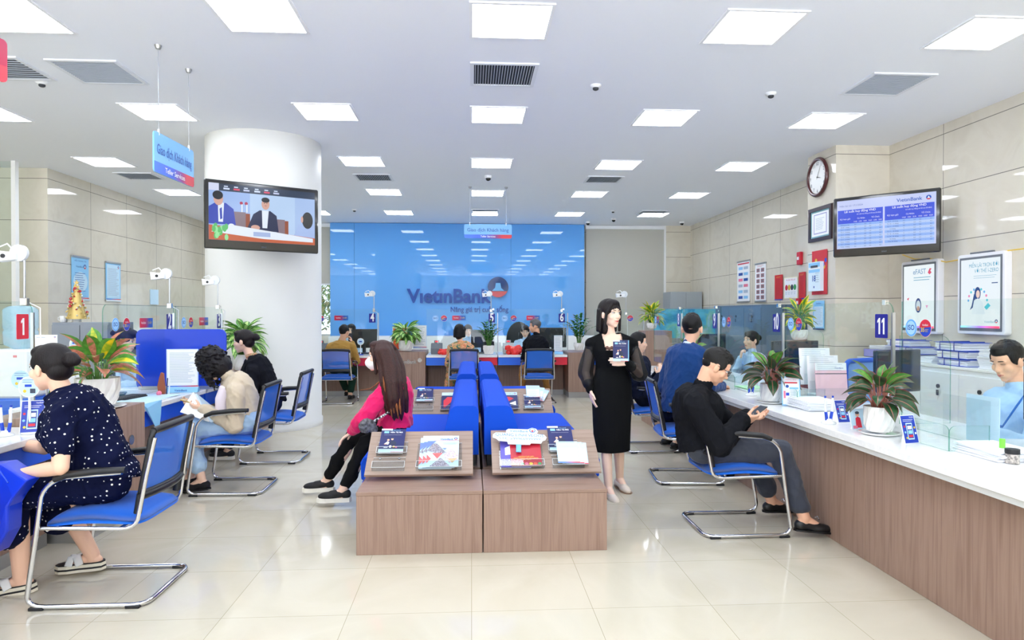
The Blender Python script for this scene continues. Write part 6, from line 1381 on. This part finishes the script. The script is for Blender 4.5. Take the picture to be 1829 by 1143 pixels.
# three tier document rack with pink papers
t = thing('document_rack', 'stepped clear document rack with white and pink forms behind the right glass', 'document rack', (2.98, 5.28, .752))
for k in range(3):
    o = None; a = Art(.26, .30, PAPER if k else mat('pink_form', 'F4C8D4', .6), .004); a.r(0, .8, 1, 1, PAPER); a.lines(.08, .9, .95, .8, 4, INKL, .25); 
    if k == 0: a.r(0, .70, 1, .72, INKD); a.t('VietinBank', .62, .84, .04, INKB, w=.28)
    o = a.build('form_sheet', t); o.location = (-.24-.02*k, -.10+.09*k, .02+.055*k); o.rotation_euler = (-.12, 0, .0); MB().span((-.26, -.12+.09*k, 0), (.02, -.115+.09*k, .12+.05*k), ACRYL).build('clear_panel', t)
MB().span((-.26, -.12, 0), (.02, .16, .01), ACRYL).build('clear_base', t)
# clerk side: monitor, blue chair, lavender tray, binders
monitor((3.30, 5.05, .752), .50, .33, math.radians(200), 'dark blue tilted monitor behind the nearest right plant', mat('monitor_dark', '1C2C48', .35))
monitor((3.13, 3.42, .752), .50, .36, math.radians(75), 'black monitor cut by the right edge beside the clerk')
monitor((3.25, 6.6, .752), .50, .34, math.radians(185), 'black monitor beside the smiling clerk'); monitor((3.2, 8.9, .752), .48, .34, math.radians(190), 'dark monitor far down behind the right glass')
def task_chair(p, rz, label):
    t = thing('task_chair', label, 'chair', tuple(p), rz); bm_ = mat('chair_blue', '1454C8', .5); w = MB(); pts = [(x, 0, z) for x, z in rrect(-.24, 0, .24, .5, .06)]; w.tube([V(*p2)+V(0, 0, .56) for p2 in pts], .022, bm_, 8, closed=True); w.build('back_frame', t); MB().poly([V(x, 0, z+.56) for x, z in rrect(-.23, .01, .23, .49, .05)], mat('chair_mesh_pale', '6E9CE0', .6), (0, .01, 0)).build('back_mesh', t)
    MB().span((-.24, .05, .44), (.24, .5, .50), bm_, bev=.02).build('seat', t); MB().cyl((0, .26, .06), (0, .26, .44), .028, BLACKP).build('gas_lift', t); w = MB(); [w.tube([(0, .26, .08), (.28*math.cos(k*1.257), .26+.28*math.sin(k*1.257), .04)], .02, BLACKP, 6) for k in range(5)]; w.build('star_base', t); return t
q = ay(1541, 690, 5.9); task_chair((q.x, 5.9, -.02), math.radians(25), 'bright blue task chair behind the nearest right plant'); 
q = ay(195, 690, 6.0); 
BIND = mat('binder_blue', '1C50D0', .3)
def binder(c, W, D, H, rz, label, n=4):
    t = thing('binder', label, 'binder', tuple(c), rz, 'blue document binders'); MB().span((-W/2, -D/2, 0), (W/2, D/2, .004), BIND).build('cover', t); MB().span((-W/2, -D/2, H), (W/2, D/2, H+.004), BIND).build('cover', t)
    rnd = random.Random(int(W*1000+D*100+c[1]*50)); 
    for i in range(n): MB().box((rnd.uniform(-.01, .01), rnd.uniform(-.01, .01), .004+(H-.004)*(i+.5)/n), (W-.03, D-.04, (H-.006)/n*.9), PAPER, rz=rnd.uniform(-.05, .05)).build('paper_bundle', t)
    for y in (-D*.25, D*.25): w = MB(); w.tube([(-W/2-.004, y, 0), (-W/2-.006, y, H/2), (-W/2-.004, y, H+.006), (W/2, y, H+.007)], .005, mat('tie_blue', '1A3C9A', .6), 6); w.build('tie', t)
    return t
yb = [(8.02, .34, .42), (7.72, .32, .40), (6.95, .34, .42), (6.55, .34, .4)]
zz = .907; binder((5.30, 7.78, zz), .32, .44, .075, .05, 'blue tied binder at the bottom left of the cabinet stacks'); binder((5.30, 7.74, zz+.083), .33, .46, .075, -.08, 'blue tied binder in the middle of the left stack'); binder((5.30, 7.86, zz+.166), .31, .40, .07, .12, 'blue lever binder topmost of the left stack', 2)
binder((5.30, 6.90, zz), .32, .44, .07, .02, 'blue tied binder at the bottom of the right stack'); binder((5.30, 6.92, zz+.078), .33, .45, .075, .06, 'blue tied binder in the middle of the right stack'); binder((5.30, 6.96, zz+.161), .33, .45, .085, -.03, 'thick blue tied binder topmost of the right stack', 3)
papers((5.28, 6.34, zz), .30, .36, 14, 'tall loose white paper stack beside the clerk head', 9, .014); papers((5.28, 7.36, zz), .26, .24, 6, 'low pale paper stack between the binder stacks', 10, .011)
t = thing('paper_tray', 'lavender plastic tray with white papers on the farthest cabinet', 'tray', (5.30, 8.32, zz)); LV = mat('lavender_plastic', '9A98DC', .3)
for a, b in (((-.16, -.2, 0), (.16, .2, .006)), ((-.16, -.2, 0), (-.154, .2, .1)), ((.154, -.2, 0), (.16, .2, .1)), ((-.16, -.2, 0), (.16, -.194, .1)), ((-.16, .194, 0), (.16, .2, .1))): MB().span(a, b, LV).build('tray_wall', t)
papers((5.30, 8.30, zz+.10), .24, .32, 5, 'white sheets slanting in the lavender tray', 12, .01)
# near right: jar, highlighter, bottle
t = thing('pin_jar', 'clear jar of paper clips with black lid at the right edge', 'jar', tuple(az(1808, 827, .752))); MB().cyl((0, 0, 0), (0, 0, .045), .029, noise_mat('clips', [(.4, '7A7470'), (.6, 'C8C0B8')], nscale=90, rough=.4), 20).build('jar_body', t); MB().cyl((0, 0, .0452), (0, 0, .068), .031, BLACKP, 20).build('lid', t)
t = thing('highlighter', 'bright green highlighter pen beside the clip jar', 'pen', tuple(az(1790, 818, .752))); MB().cyl((0, 0, 0), (0, 0, .03), .010, NAVY, 12).build('grip', t); MB().cyl((0, 0, .0302), (0, 0, .095), .013, mat('lime', '7CE04A', .3), 14).build('cap', t)
t = thing('sanitizer_bottle', 'green hand sanitiser bottle right of the nearest plant', 'bottle', tuple(az(1613, 772, .752)+V(.03, .2, 0))); MB().cyl((0, 0, 0), (0, 0, .12), .030, GREENP, 18).build('bottle_body', t); MB().cyl((0, 0, .1202), (0, 0, .145), .016, WHITEP, 14).build('pump', t); MB().box((0, -.0, .06), (.062, .03, .07), WHITEP, bev=.002).build('bottle_label', t)
t = thing('acrylic_stand', 'clear plastic sheet stand with blank pages between plant and male clerk', 'stand', (2.78, 3.62, .752)); MB().box((0, 0, .12), (.004, .36, .24), ACRYL).build('clear_sheet', t); MB().box((.02, -.1, .13), (.003, .24, .26), PAPERB).build('page', t)
# left side: water dispenser, notices, round signs, christmas tree, cup, yellow card
q = ay(38, 720, 6.3); t = thing('water_dispenser', 'white and blue water dispenser with a big bottle at the far left', 'water dispenser', (q.x, 6.3, 0)); Wd = .36; MB().span((-Wd/2, -.17, 0), (Wd/2, .17, .72), mat('dispenser_blue', '2A6AD8', .3), bev=.02).build('lower_body', t); MB().span((-Wd/2, -.17, .72), (Wd/2, .17, 1.15), WHITEP, bev=.02).build('upper_body', t)
MB().lathe((0, 0, 0), [(.06, 1.15), (.13, 1.19), (.135, 1.30), (.125, 1.32), (.135, 1.34), (.135, 1.5), (.1, 1.53), (.001, 1.54)], mat('water_bottle', 'B4DCF0', .1, alpha=.45), 28).build('bottle', t); MB().box((.06, -.172, 1.09), (.03, .004, .02), mat('small_mark', 'D88890', .4)).build('mark', t)
t = thing('paper_notice', 'white printed notice behind the glass above the polka dot woman head', 'notice', (0, 0, 0)); p0 = ay(61, 650, 5.0); p1 = ay(101, 598, 5.0); orient(t, (p0.x, 5.0, p0.z), (1, .05, 0)); a = Art(p1.x-p0.x, p1.z-p0.z, PAPER, .003); a.lines(.1, .9, .5, .4, 2, INKL, .5); a.lines(.1, .5, .9, .86, 1, INKL, .5); logo_ball(a, .9, .92, .006); a.build('sheet', t)
MB().cyl(((p1.x-p0.x)/2, .008, .75-p0.z), ((p1.x-p0.x)/2, .008, .0), .006, STEEL, 8).build('support', t)
for px, py, Y, R_, lb_ in ((52, 691, 4.15, .062, 'larger round pale blue sign in front of the polka dot woman chin'), (37, 678, 4.75, .066, 'smaller round pale blue sign with a figure behind the larger one')):
    q = ay(px, py, Y); t = thing('round_stand_sign', lb_, 'sign', (q.x, Y, .752)); a = Art(2*R_, 2*R_, WHITEP, .004, R_*.97); a.e(.5, .5, R_*.94, PALEB); a.r(.3, .5, .62, .62, ROYAL); a.e(.3, .3, .01, GOLD); a.lines(.2, .8, .82, .72, 2, INKB, .4); a.r(.55, .2, .8, .42, INKD); a.build('disc', t).location = (-R_, 0, q.z-.752-R_); MB().cyl((0, .004, 0), (0, .004, q.z-.752-R_), .007, WHITEP, 10).build('stem', t); MB().cyl((0, 0, 0), (0, 0, .01), .045, WHITEP, 20).build('foot', t)
t = thing('round_stand_sign', 'small oval white sign with code marks beside the pink leaved plant', 'sign', (ay(133, 610, 5.1).x, 5.1, .802)); q = ay(133, 617, 5.1); a = Art(.075, .13, WHITEP, .003, .035); a.e(.5, .5, .033, PALEB, .058); a.r(.3, .7, .7, .8, ROYAL); a.build('disc', t).location = (-.037, 0, q.z-.802-.08); MB().cyl((0, .004, 0), (0, .004, q.z-.802-.07), .005, WHITEP, 8).build('stem', t)
t = thing('yellow_card', 'bright yellow folded card leaning beside the large white pot', 'card', tuple(az(140, 724, .805)+V(.04, .1, 0)), .5); a = Art(.10, .10, YELLOW, .003); a.t('EN', .95, .3, .3, INKD, 'RIGHT'); a.build('card_face', t).rotation_euler = (-.15, 0, 0)
t = thing('christmas_tree', 'small gold christmas tree with red baubles on the grey cabinet', 'christmas tree', (ay(133, 570, 8.6).x, 8.65, zc)); w = MB(); gd = mat('gold_tinsel', 'DDC27A', .4, .5); wh_ = mat('silver_tinsel', 'E4E0D4', .3, .5); rnd = random.Random(2); Ht = .50
w.lathe((0, 0, 0), [(.11, .04), (.075, .2), (.04, .35), (.008, .46)], gd, 20); w.build('cone', t); 
for k in range(110):
    f = rnd.random(); a = rnd.uniform(0, 6.28); r = .112*(1-f)+.018; w = None
    kind = rnd.random(); mm = gd if kind < .5 else wh_ if kind < .78 else mat('red_bauble', 'C01828', .2, coat=1)
    if k == 0: blobs = {}
    blobs.setdefault(mm.name, (MB(), mm))[0].ell((r*math.cos(a), r*math.sin(a), .05+.41*f), .012 if kind < .78 else rnd.choice((.010, .018)), mm, 8, 6)
for k_, (w, mm) in blobs.items(): w.build({'gold_tinsel': 'gold_baubles', 'silver_tinsel': 'silver_baubles'}.get(k_, 'red_baubles'), t)['kind'] = 'stuff'
w = MB(); w.poly([(.035*(1 if k % 2 == 0 else .42)*math.cos(math.pi/2+math.pi*k/5), -.006, .49+.035*(1 if k % 2 == 0 else .42)*math.sin(math.pi/2+math.pi*k/5)) for k in range(10)], gd, (0, .012, 0)); w.build('star', t); MB().cyl((0, 0, 0), (0, 0, .05), .05, WHITEP, 18).build('tree_base', t)
t = thing('mug', 'white mug beside the gold christmas tree', 'mug', (ay(112, 570, 8.6).x, 8.62, zc)); MB().lathe((0, 0, 0), [(.03, 0), (.038, .005), (.042, .08), (.038, .08), (.034, .01), (.001, .01)], WHITEP, 24, caps=False).build('cup_body', t); MB().tube([(-.038, 0, .065), (-.065, 0, .06), (-.065, 0, .03), (-.036, 0, .02)], .005, WHITEP, 8).build('handle', t)
monitor((ay(215, 640, 7.5).x, 7.5, .8), .4, .3, math.pi, 'dark screen beside the left clerk under the notice'); t = box_unit('back_desk', 'white desk behind the left clerks', 'desk', (-4.6, 7.35, 0), (-3.9, 7.9, .8), WCAB, False)
q = az(262, 692, .752); monitor((-3.12, 6.05, .752), .46, .34, math.radians(112), 'dark teal monitor turned away on the left desk under the divider', mat('monitor_teal', '22465A', .25)); monitor((-3.0, 3.3, .752), .5, .34, math.radians(70), 'black monitor cut by the left edge')
t = thing('pen_cup', 'brown figure shaped pen holder with pink ball on the left desk', 'pen holder', tuple(az(288, 706, .752))); w = MB(); w.poly([(x, 0, z) for x, z in ((-.025, 0), (-.035, .08), (-.02, .15), (-.005, .20), (.015, .19), (.02, .12), (.03, .05), (.028, 0))], mat('figure_brown', '9A5238', .5), (0, .03, 0)); w.build('figure', t, bevel=.004); MB().ell((.0, -.04, .022), .022, PINKP, 14, 10).build('pink_ball', t)
for k in range(2): MB().cyl((.04+.02*k, .01, 0), (.05+.02*k, .01, .15), .005, (NAVY, WHITEP)[k], 8).build('pen', t)
t = thing('keyboard', 'black keyboard on the left desk', 'keyboard', (-2.86, 5.72, .752), 1.4); MB().box((0, 0, .012), (.40, .14, .02), BLACKP, bev=.004).build('keyboard_base', t); w = MB(); [w.box((-.18+.026*i, -.05+.026*j, .025), (.02, .02, .006), DARKG) for i in range(15) for j in range(5)]; w.build('keys', t)
# blue paper bag held by the polka dot woman
t = thing('blue_bag', 'royal blue paper bag in the polka dot woman hand at the left edge', 'bag', tuple(ay(10, 880, 3.45))); c = t.location.copy(); w = MB(); P_ = [ay(-70, 835, 3.5), ay(5, 828, 3.5), ay(48, 858, 3.38), ay(22, 890, 3.40), ay(14, 905, 3.4), ay(12, 950, 3.42), ay(-10, 990, 3.45), ay(-80, 1000, 3.5)]
w.poly([p-c for p in P_], mat('bag_blue', '1238D0', .35), (.01, .10, 0)); w.build('bag_body', t, bevel=.01); w = MB(); w.tube([p-c for p in (ay(-10, 860, 3.37), ay(0, 842, 3.40), ay(14, 862, 3.37))], .004, ROYAL, 6); w.build('bag_handle', t)

# ================================================================ brochure racks on the low tables
BW = noise_mat('board_wood', [(.3, '8A7264'), (.5, 'A08A7C'), (.7, '917A6C')], scale=(.6, 10, 10), nscale=4, detail=6, rough=.45)
def bro_art(W, H):
    a = Art(W, H, NAVY, .004); a.r(0, 0, 1, .13, PALEB); a.r(.5, 0, 1, .02, REDP); a.r(0, .93, .45, 1, WHITEP); a.r(.12, .80, .32, .89, SKYB); a.t('TỔ ẤM NHỎ', .38, .89, .04, SKYB, w=.4); a.t('Năm Tài Mới', .38, .81, .06, WHITEP, w=.5, bold=.02); a.lines(.14, .88, .72, .71, 1, WHITEP, .4)
    a.e(.34, .5, W*.05, SKINP, H*.045); a.e(.5, .54, W*.05, SKINP, H*.045); a.e(.51, .585, W*.055, INKD, H*.025); a.p([(.42, .28), (.44, .46), (.52, .5), (.66, .42), (.7, .28)], mat('suit_print', '222A48', .5)); a.p([(.2, .34), (.32, .45), (.4, .4), (.36, .3)], WHITEP); a.e(.25, .33, W*.06, SKINP, H*.02); a.r(.42, .17, .5, .27, WHITEP); a.e(.6, .22, W*.05, GOLD); a.e(.7, .2, W*.045, PINKP); a.r(.2, .165, .36, .195, WHITEP); return a
def mag_art(W, H):
    a = Art(W, H, PALEB, .006); a.t('VietinBank', .4, .86, .055, INKB, w=.42, bold=.02); logo_ball(a, .9, .9, W*.055); a.r(.2, .83, 1, .84, REDP); a.lines(.5, .95, .75, .71, 2, mat('lilac', '9C8CE0', .5), .4, rag=.1)
    dk = noise_mat('photo_dark', [(.4, '3A3A50'), (.5, 'C8C8D8'), (.6, '5A3A40')], nscale=180, rough=.4); pk = noise_mat('photo_people', [(.4, 'F0E8F0'), (.5, '8A6AC0'), (.6, 'E8E0A0')], nscale=160, rough=.4)
    a.p([(0, .82), (.28, .82), (0, .58)], mat('periwinkle', '6C84E0', .5)); a.p([(0, .5), (.17, .74), (.3, .74), (.62, .42), (.3, .42)], dk); a.p([(.16, .42), (.5, .42), (.33, .24)], mat('coral', 'F06868', .5)); a.p([(0, .38), (0, .1), (.14, .24)], mat('coral', 'F06868', .5)); a.p([(.5, .35), (.75, .56), (1, .36), (.98, .2), (.72, .1)], pk); a.p([(.1, 0), (.44, .27), (.74, 0)], dk); a.p([(.66, .24), (.96, .24), (.8, .1)], mat('sand', 'C8A878', .5)); a.p([(.48, .58), (.62, .58), (.56, .52)], mat('periwinkle', '6C84E0', .5)); return a
def red_art(W, H):
    a = Art(W, H, mat('cover_red', 'B82436', .4), .006); a.p([(0, 1), (0, .6), (.2, .85), (.9, .95), (1, 1)], mat('cover_red2', 'E03C40', .4)); a.e(.45, .98, W*.1, GOLD); a.t('CHÀO MỪNG KỶ NIỆM 35 NĂM', .5, .26, .035, GOLD, 'CENTER', w=.5); a.t('NGÀY THÀNH LẬP VIETINBANK', .5, .21, .035, GOLD, 'CENTER', w=.8); a.t('1988 - 2023', .5, .16, .03, GOLD, 'CENTER', w=.3)
    for k in range(7): a.e(.08+.14*k, .04, W*.06, [GOLD, ORANGE, GREENP, PINKP][k % 4], H*.04)
    return a
def violet_art(W, H): a = Art(W, H, mat('violet', '5C54B8', .4), .006); a.p([(.15, .4), (.15, .65), (.6, .85), (.6, .45)], WHITEP); a.r(.5, .4, .8, .62, INKB); a.r(.05, .92, .5, .97, REDP); return a
def form_art(W, H): a = Art(W, H, PALEB, .003); a.r(.05, .06, .95, .7, PAPER); a.lines(.1, .9, .95, .93, 1, INKB, .5); a.lines(.1, .9, .85, .8, 2, PINKP, .35, rag=.1); a.lines(.1, .9, .66, .12, 9, INKL, .25); a.r(0, 0, 1, .04, ramp_axis('fband', 0, 0, W, [(.3, '3A78E0'), (.8, 'E03040')])); return a
def mag2_art(W, H): a = Art(W, H, NAVY, .005); a.r(0, .82, 1, 1, PALEB); a.t('VietinBank', .35, .87, .06, INKB, w=.45); logo_ball(a, .88, .91, W*.06); a.p([(.1, .5), (.3, .72), (.6, .7), (.8, .6), (.5, .42), (.2, .1), (.12, .1)], REDP); a.p([(.5, .3), (.9, .45), (.9, .2)], WHITEP); return a
def rack(p0, W, label, layout):
    "tilted woodgrain board; layout: pockets (x, z along board, w, h)"
    t = thing('brochure_rack', label, 'brochure rack', tuple(p0)); ANG = math.atan2(.22, .34); D = .405; t.rotation_euler = (-(math.pi/2-ANG), 0, 0)
    MB().span((0, 0, 0), (W, .02, D), BW, bev=.002).build('board', t)
    # feet reach from the board back down to the table
    for x in (.1, W-.1): w = MB(); c_, s_ = math.cos(ANG), math.sin(ANG); w.poly([(x-.035, .021, .02), (x-.035, .021, .34), (x-.035, .021+.31*s_/c_*.6 if False else .10, .20)], BLACKP, (.07, 0, 0)); w.build('foot', t)
    for x, z, pw, ph_ in layout:
        pk = MB(); pk.span((x, -.004, z), (x+pw, -.001, z+ph_), ACRYL); pk.span((x, -.036, z), (x+pw, -.004, z+.003), ACRYL); pk.span((x, -.036, z), (x+pw, -.033, z+.055), ACRYL)
        for q in (x, x+pw-.003): pk.poly([(q, -.033, z), (q, -.033, z+.055), (q, -.004, z+ph_*.9), (q, -.004, z)], ACRYL, (.003, 0, 0))
        for a_, b_ in (((x, z), (x+pw, z)), ((x, z+.055), (x+pw, z+.055)), ((x, z), (x, z+.055)), ((x+pw, z), (x+pw, z+.055)), ((x, z+ph_), (x+pw, z+ph_))): pk.tube([(a_[0], -.037, a_[1]) if a_[1] < z+.06 and b_[1] < z+.06 else (a_[0], -.004, a_[1]), (b_[0], -.037, b_[1]) if b_[1] < z+.06 and a_[1] < z+.06 else (b_[0], -.004, b_[1])], .0013, mat('acrylic_edge', 'F4F8FA', .2, emit=None), 5)
        pk.build('acrylic_pocket', t)
        for q in (.2, .8): MB().cyl((x+pw*q, -.008, z+ph_+.008 if z > .1 else z+ph_-.01), (x+pw*q, .001, z+ph_+.008 if z > .1 else z+ph_-.01), .008, CHROME, 12).build('screw', t)
    return t
def on_rack(rk, name, label, cat, art, W, H, x, z, out, rz=0, n=1, group=None):
    o = thing(name, label, cat, (0, 0, 0), 0, group); o.matrix_world = rk.matrix_basis @ Matrix.Translation((x, -out, z)) @ Matrix.Rotation(rz, 4, 'Y'); M = o.matrix_world.copy(); o.location = M.translation; o.rotation_euler = M.to_euler()
    art(W, H).build('cover', o); 
    if n > 1: MB().span((.002, .0065, .002), (W-.002, .0065+.0025*n, H-.002), PAPER).build('pages', o)
    return o
RL = rack((-.69, 4.36, .425), .70, 'sloping woodgrain brochure board on the front left table', [(.06, .165, .20, .13), (.045, .03, .21, .12), (.33, .03, .295, .25)])
on_rack(RL, 'brochure', 'dark blue brochure with a couple, in the front left rack', 'brochure', bro_art, .165, .225, .07, .175, .030, .02, 4)
for k in range(3): on_rack(RL, 'magazine', ('front magazine of the overlapping light blue ones with bank photos', 'middle magazine of the overlapping light blue ones', 'rearmost magazine of the overlapping light blue ones, mostly covered')[k], 'magazine', mag_art, .21, .285, (.395, .37, .345)[k], .036, (.032, .024, .016)[k], 0, 2, 'light blue magazines in the front left rack')
on_rack(RL, 'booklet', 'white booklet standing highest behind the light blue magazines', 'booklet', lambda W, H: Art(W, H, PAPER, .004), .20, .31, .36, .036, .010, 0); 
RR = rack((.135, 4.37, .425), .72, 'sloping woodgrain brochure board on the front right table', [(.05, .03, .295, .25), (.385, .165, .21, .13), (.40, .03, .21, .12)])
on_rack(RR, 'magazine', 'dark red anniversary magazine under the white speech sign', 'magazine', red_art, .205, .28, .125, .036, .030, 0, 3); on_rack(RR, 'magazine', 'violet magazine partly under the dark red one', 'magazine', violet_art, .20, .27, .06, .036, .016, 0, 3)
on_rack(RR, 'brochure', 'dark blue brochure with a couple, in the front right rack', 'brochure', bro_art, .17, .24, .395, .175, .022, 0, 4)
for k in range(3): on_rack(RR, 'form_sheet', ('front pale blue printed form in the front right rack', 'middle pale blue printed form of the fan', 'rear pale blue printed form of the fan')[k], 'form', form_art, .145, .20, .435+.028*k, .042, .042-.004*k, .02+.015*k, 1, 'fan of pale blue forms')
# speech-shaped hand sign
t = thing('hand_sign', 'white cloud shaped paddle sign with blue lettering on the front right table', 'hand sign', (0, 0, 0)); M = RR.matrix_basis @ Matrix.Translation((.005, -.052, .205)) @ Matrix.Rotation(.06, 4, 'Y'); t.location = M.translation; t.rotation_euler = M.to_euler()
w = MB(); OUT = [(.0, .075), (.0, .105), (.02, .125), (.09, .125), (.09, .15), (.105, .165), (.24, .165), (.27, .182), (.30, .172), (.312, .145), (.30, .125), (.355, .115), (.37, .09), (.36, .065), (.34, .055), (.33, .03), (.26, .03), (.255, .015), (.105, .015), (.10, .04), (.04, .045), (.025, .065)]
w.poly([(x, 0, z) for x, z in OUT], mat('foam_white', 'F2FAFF', .4), (0, .008, 0)); w.build('cloud_board', t, bevel=.003)
w = MB(); LB2 = mat('letter_blue', '3F86D8', .4); w.text('VıetınBank', .115, .132, .022, LB2, d=.0008, w=.13, bold=.02); w.text('QUANG LINH VLOGS', .018, .09, .028, LB2, d=.0008, w=.33, bold=.01); w.text('STK: x99966999999', .045, .055, .025, LB2, d=.0008, w=.28); w.text('#VietinBank #trachnhiem', .11, .024, .014, mat('letter_pink', 'E8C0D8', .4), d=.0008, w=.13); w.cyl((.272, -.0005, .152), (.272, -.0015, .152), .022, LB2, 24); w.cyl((.272, -.0016, .152), (.272, -.0022, .152), .015, WHITEP, 20); w.cyl((.272, -.0023, .145), (.272, -.003, .145), .008, REDP, 16); w.build('lettering', t)
w = MB(); w.span((.16, .002, -.055), (.195, .010, .02), mat('handle_blue', '6FB4F4', .35), bev=.004); w.build('handle', t)
M1_ = rack((-.655, 7.0, .425), .70, 'sloping woodgrain brochure board on the middle left table', [(.06, .165, .20, .13), (.045, .03, .21, .12), (.33, .03, .295, .25)])
M2_ = rack((.16, 7.0, .425), .70, 'sloping woodgrain brochure board on the middle right table', [(.05, .03, .295, .25), (.40, .165, .21, .13), (.385, .03, .21, .12)])
on_rack(M1_, 'brochure', 'dark blue brochure with a couple, in the middle left rack', 'brochure', bro_art, .17, .21, .075, .175, .030, 0, 4); on_rack(M1_, 'magazine', 'navy magazine with red figure in the middle left rack', 'magazine', mag2_art, .20, .27, .34, .036, .03, 0, 3)
on_rack(M2_, 'brochure', 'dark blue brochure with a couple, in the middle right rack', 'brochure', bro_art, .17, .21, .40, .05, .030, 0, 4); on_rack(M2_, 'magazine', 'magazine with pale blue title in the middle right rack', 'magazine', mag2_art, .20, .27, .13, .036, .03, 0, 3)
for k in range(3): on_rack(M2_, 'form_sheet', ('front pale blue form in the middle right rack', 'middle pale blue form, slightly turned', 'rear pale blue form, turned the most')[k], 'form', form_art, .15, .20, .43+.02*k, .22, .03-.006*k, .02+.2*k, 1, 'pale blue forms in the middle right rack')
# brochure held by the standing woman
t = thing('brochure', 'dark blue brochure held by the standing woman in black', 'brochure', (0, 0, 0)); p0 = ay(1095, 645, 5.17); orient(t, p0, (1, -.3, 0), (.2, -.1, 1)); a = bro_art(.115, .165); a.build('cover', t); MB().span((.002, .0045, .002), (.122, .012, .163), SKYB).build('pages', t)
# loose paper on the near left sofa
t = thing('paper_sheet', 'folded white sheet behind the front left brochure board', 'paper', (-.42, 4.78, .482)); MB().box((0, 0, .002), (.14, .1, .004), PAPER, rz=.3).build('sheet', t)
# trees outside the back left window
def tree(x, y, h, label, seed):
    t = thing('tree', label, 'tree', (x, y, 0)); rnd = random.Random(seed); w = MB(); bark = mat('bark', '6A5A48', .9); w.tube([(0, 0, -.1), (.05, 0, h*.35), (.1, .1, h*.7)], [.12, .09, .05], bark, 8)
    for i in range(7): a = rnd.uniform(0, 6.28); z = h*rnd.uniform(.15, .6); w.tube([(0, 0, z), (.5*math.cos(a), .5*math.sin(a), z+.5), (1.1*math.cos(a), 1.1*math.sin(a), z+.7)], [.04, .025, .01], bark, 5)
    w.build('trunk', t); w = MB(); ms = [mat('tree_leaf_a', '4E7A30', .6), mat('tree_leaf_b', '7A9A48', .6), mat('tree_leaf_c', 'A8A068', .6), mat('tree_leaf_d', '4A7034', .6)]
    for i in range(2600):
        a = rnd.uniform(0, 6.28); r = 1.6*rnd.random()**.5; z = h*rnd.uniform(.05, 1.0); p = V(r*math.cos(a), r*math.sin(a), z); d = V(rnd.uniform(-1, 1), rnd.uniform(-1, 1), rnd.uniform(-1, .4)); leafstrip(w, p, d, .24, .10, .3, ms[i % 4], None, .1, n=2)
    w.build('foliage', t); return t
tree(-5.2, 20.2, 4.2, 'leafy green tree outside the back window, left', 1); tree(-6.9, 23.5, 4.0, 'tall green tree farther outside the back window', 5); tree(-3.4, 24.2, 3.6, 'leafy yellow green tree outside the back window, right', 2)
t = struct(MB().span((-14, 17.4, -.15), (6, 30, -.1), mat('outside_ground', '9A9A84', .9)).build('ground_outside'))
finish_blobs()
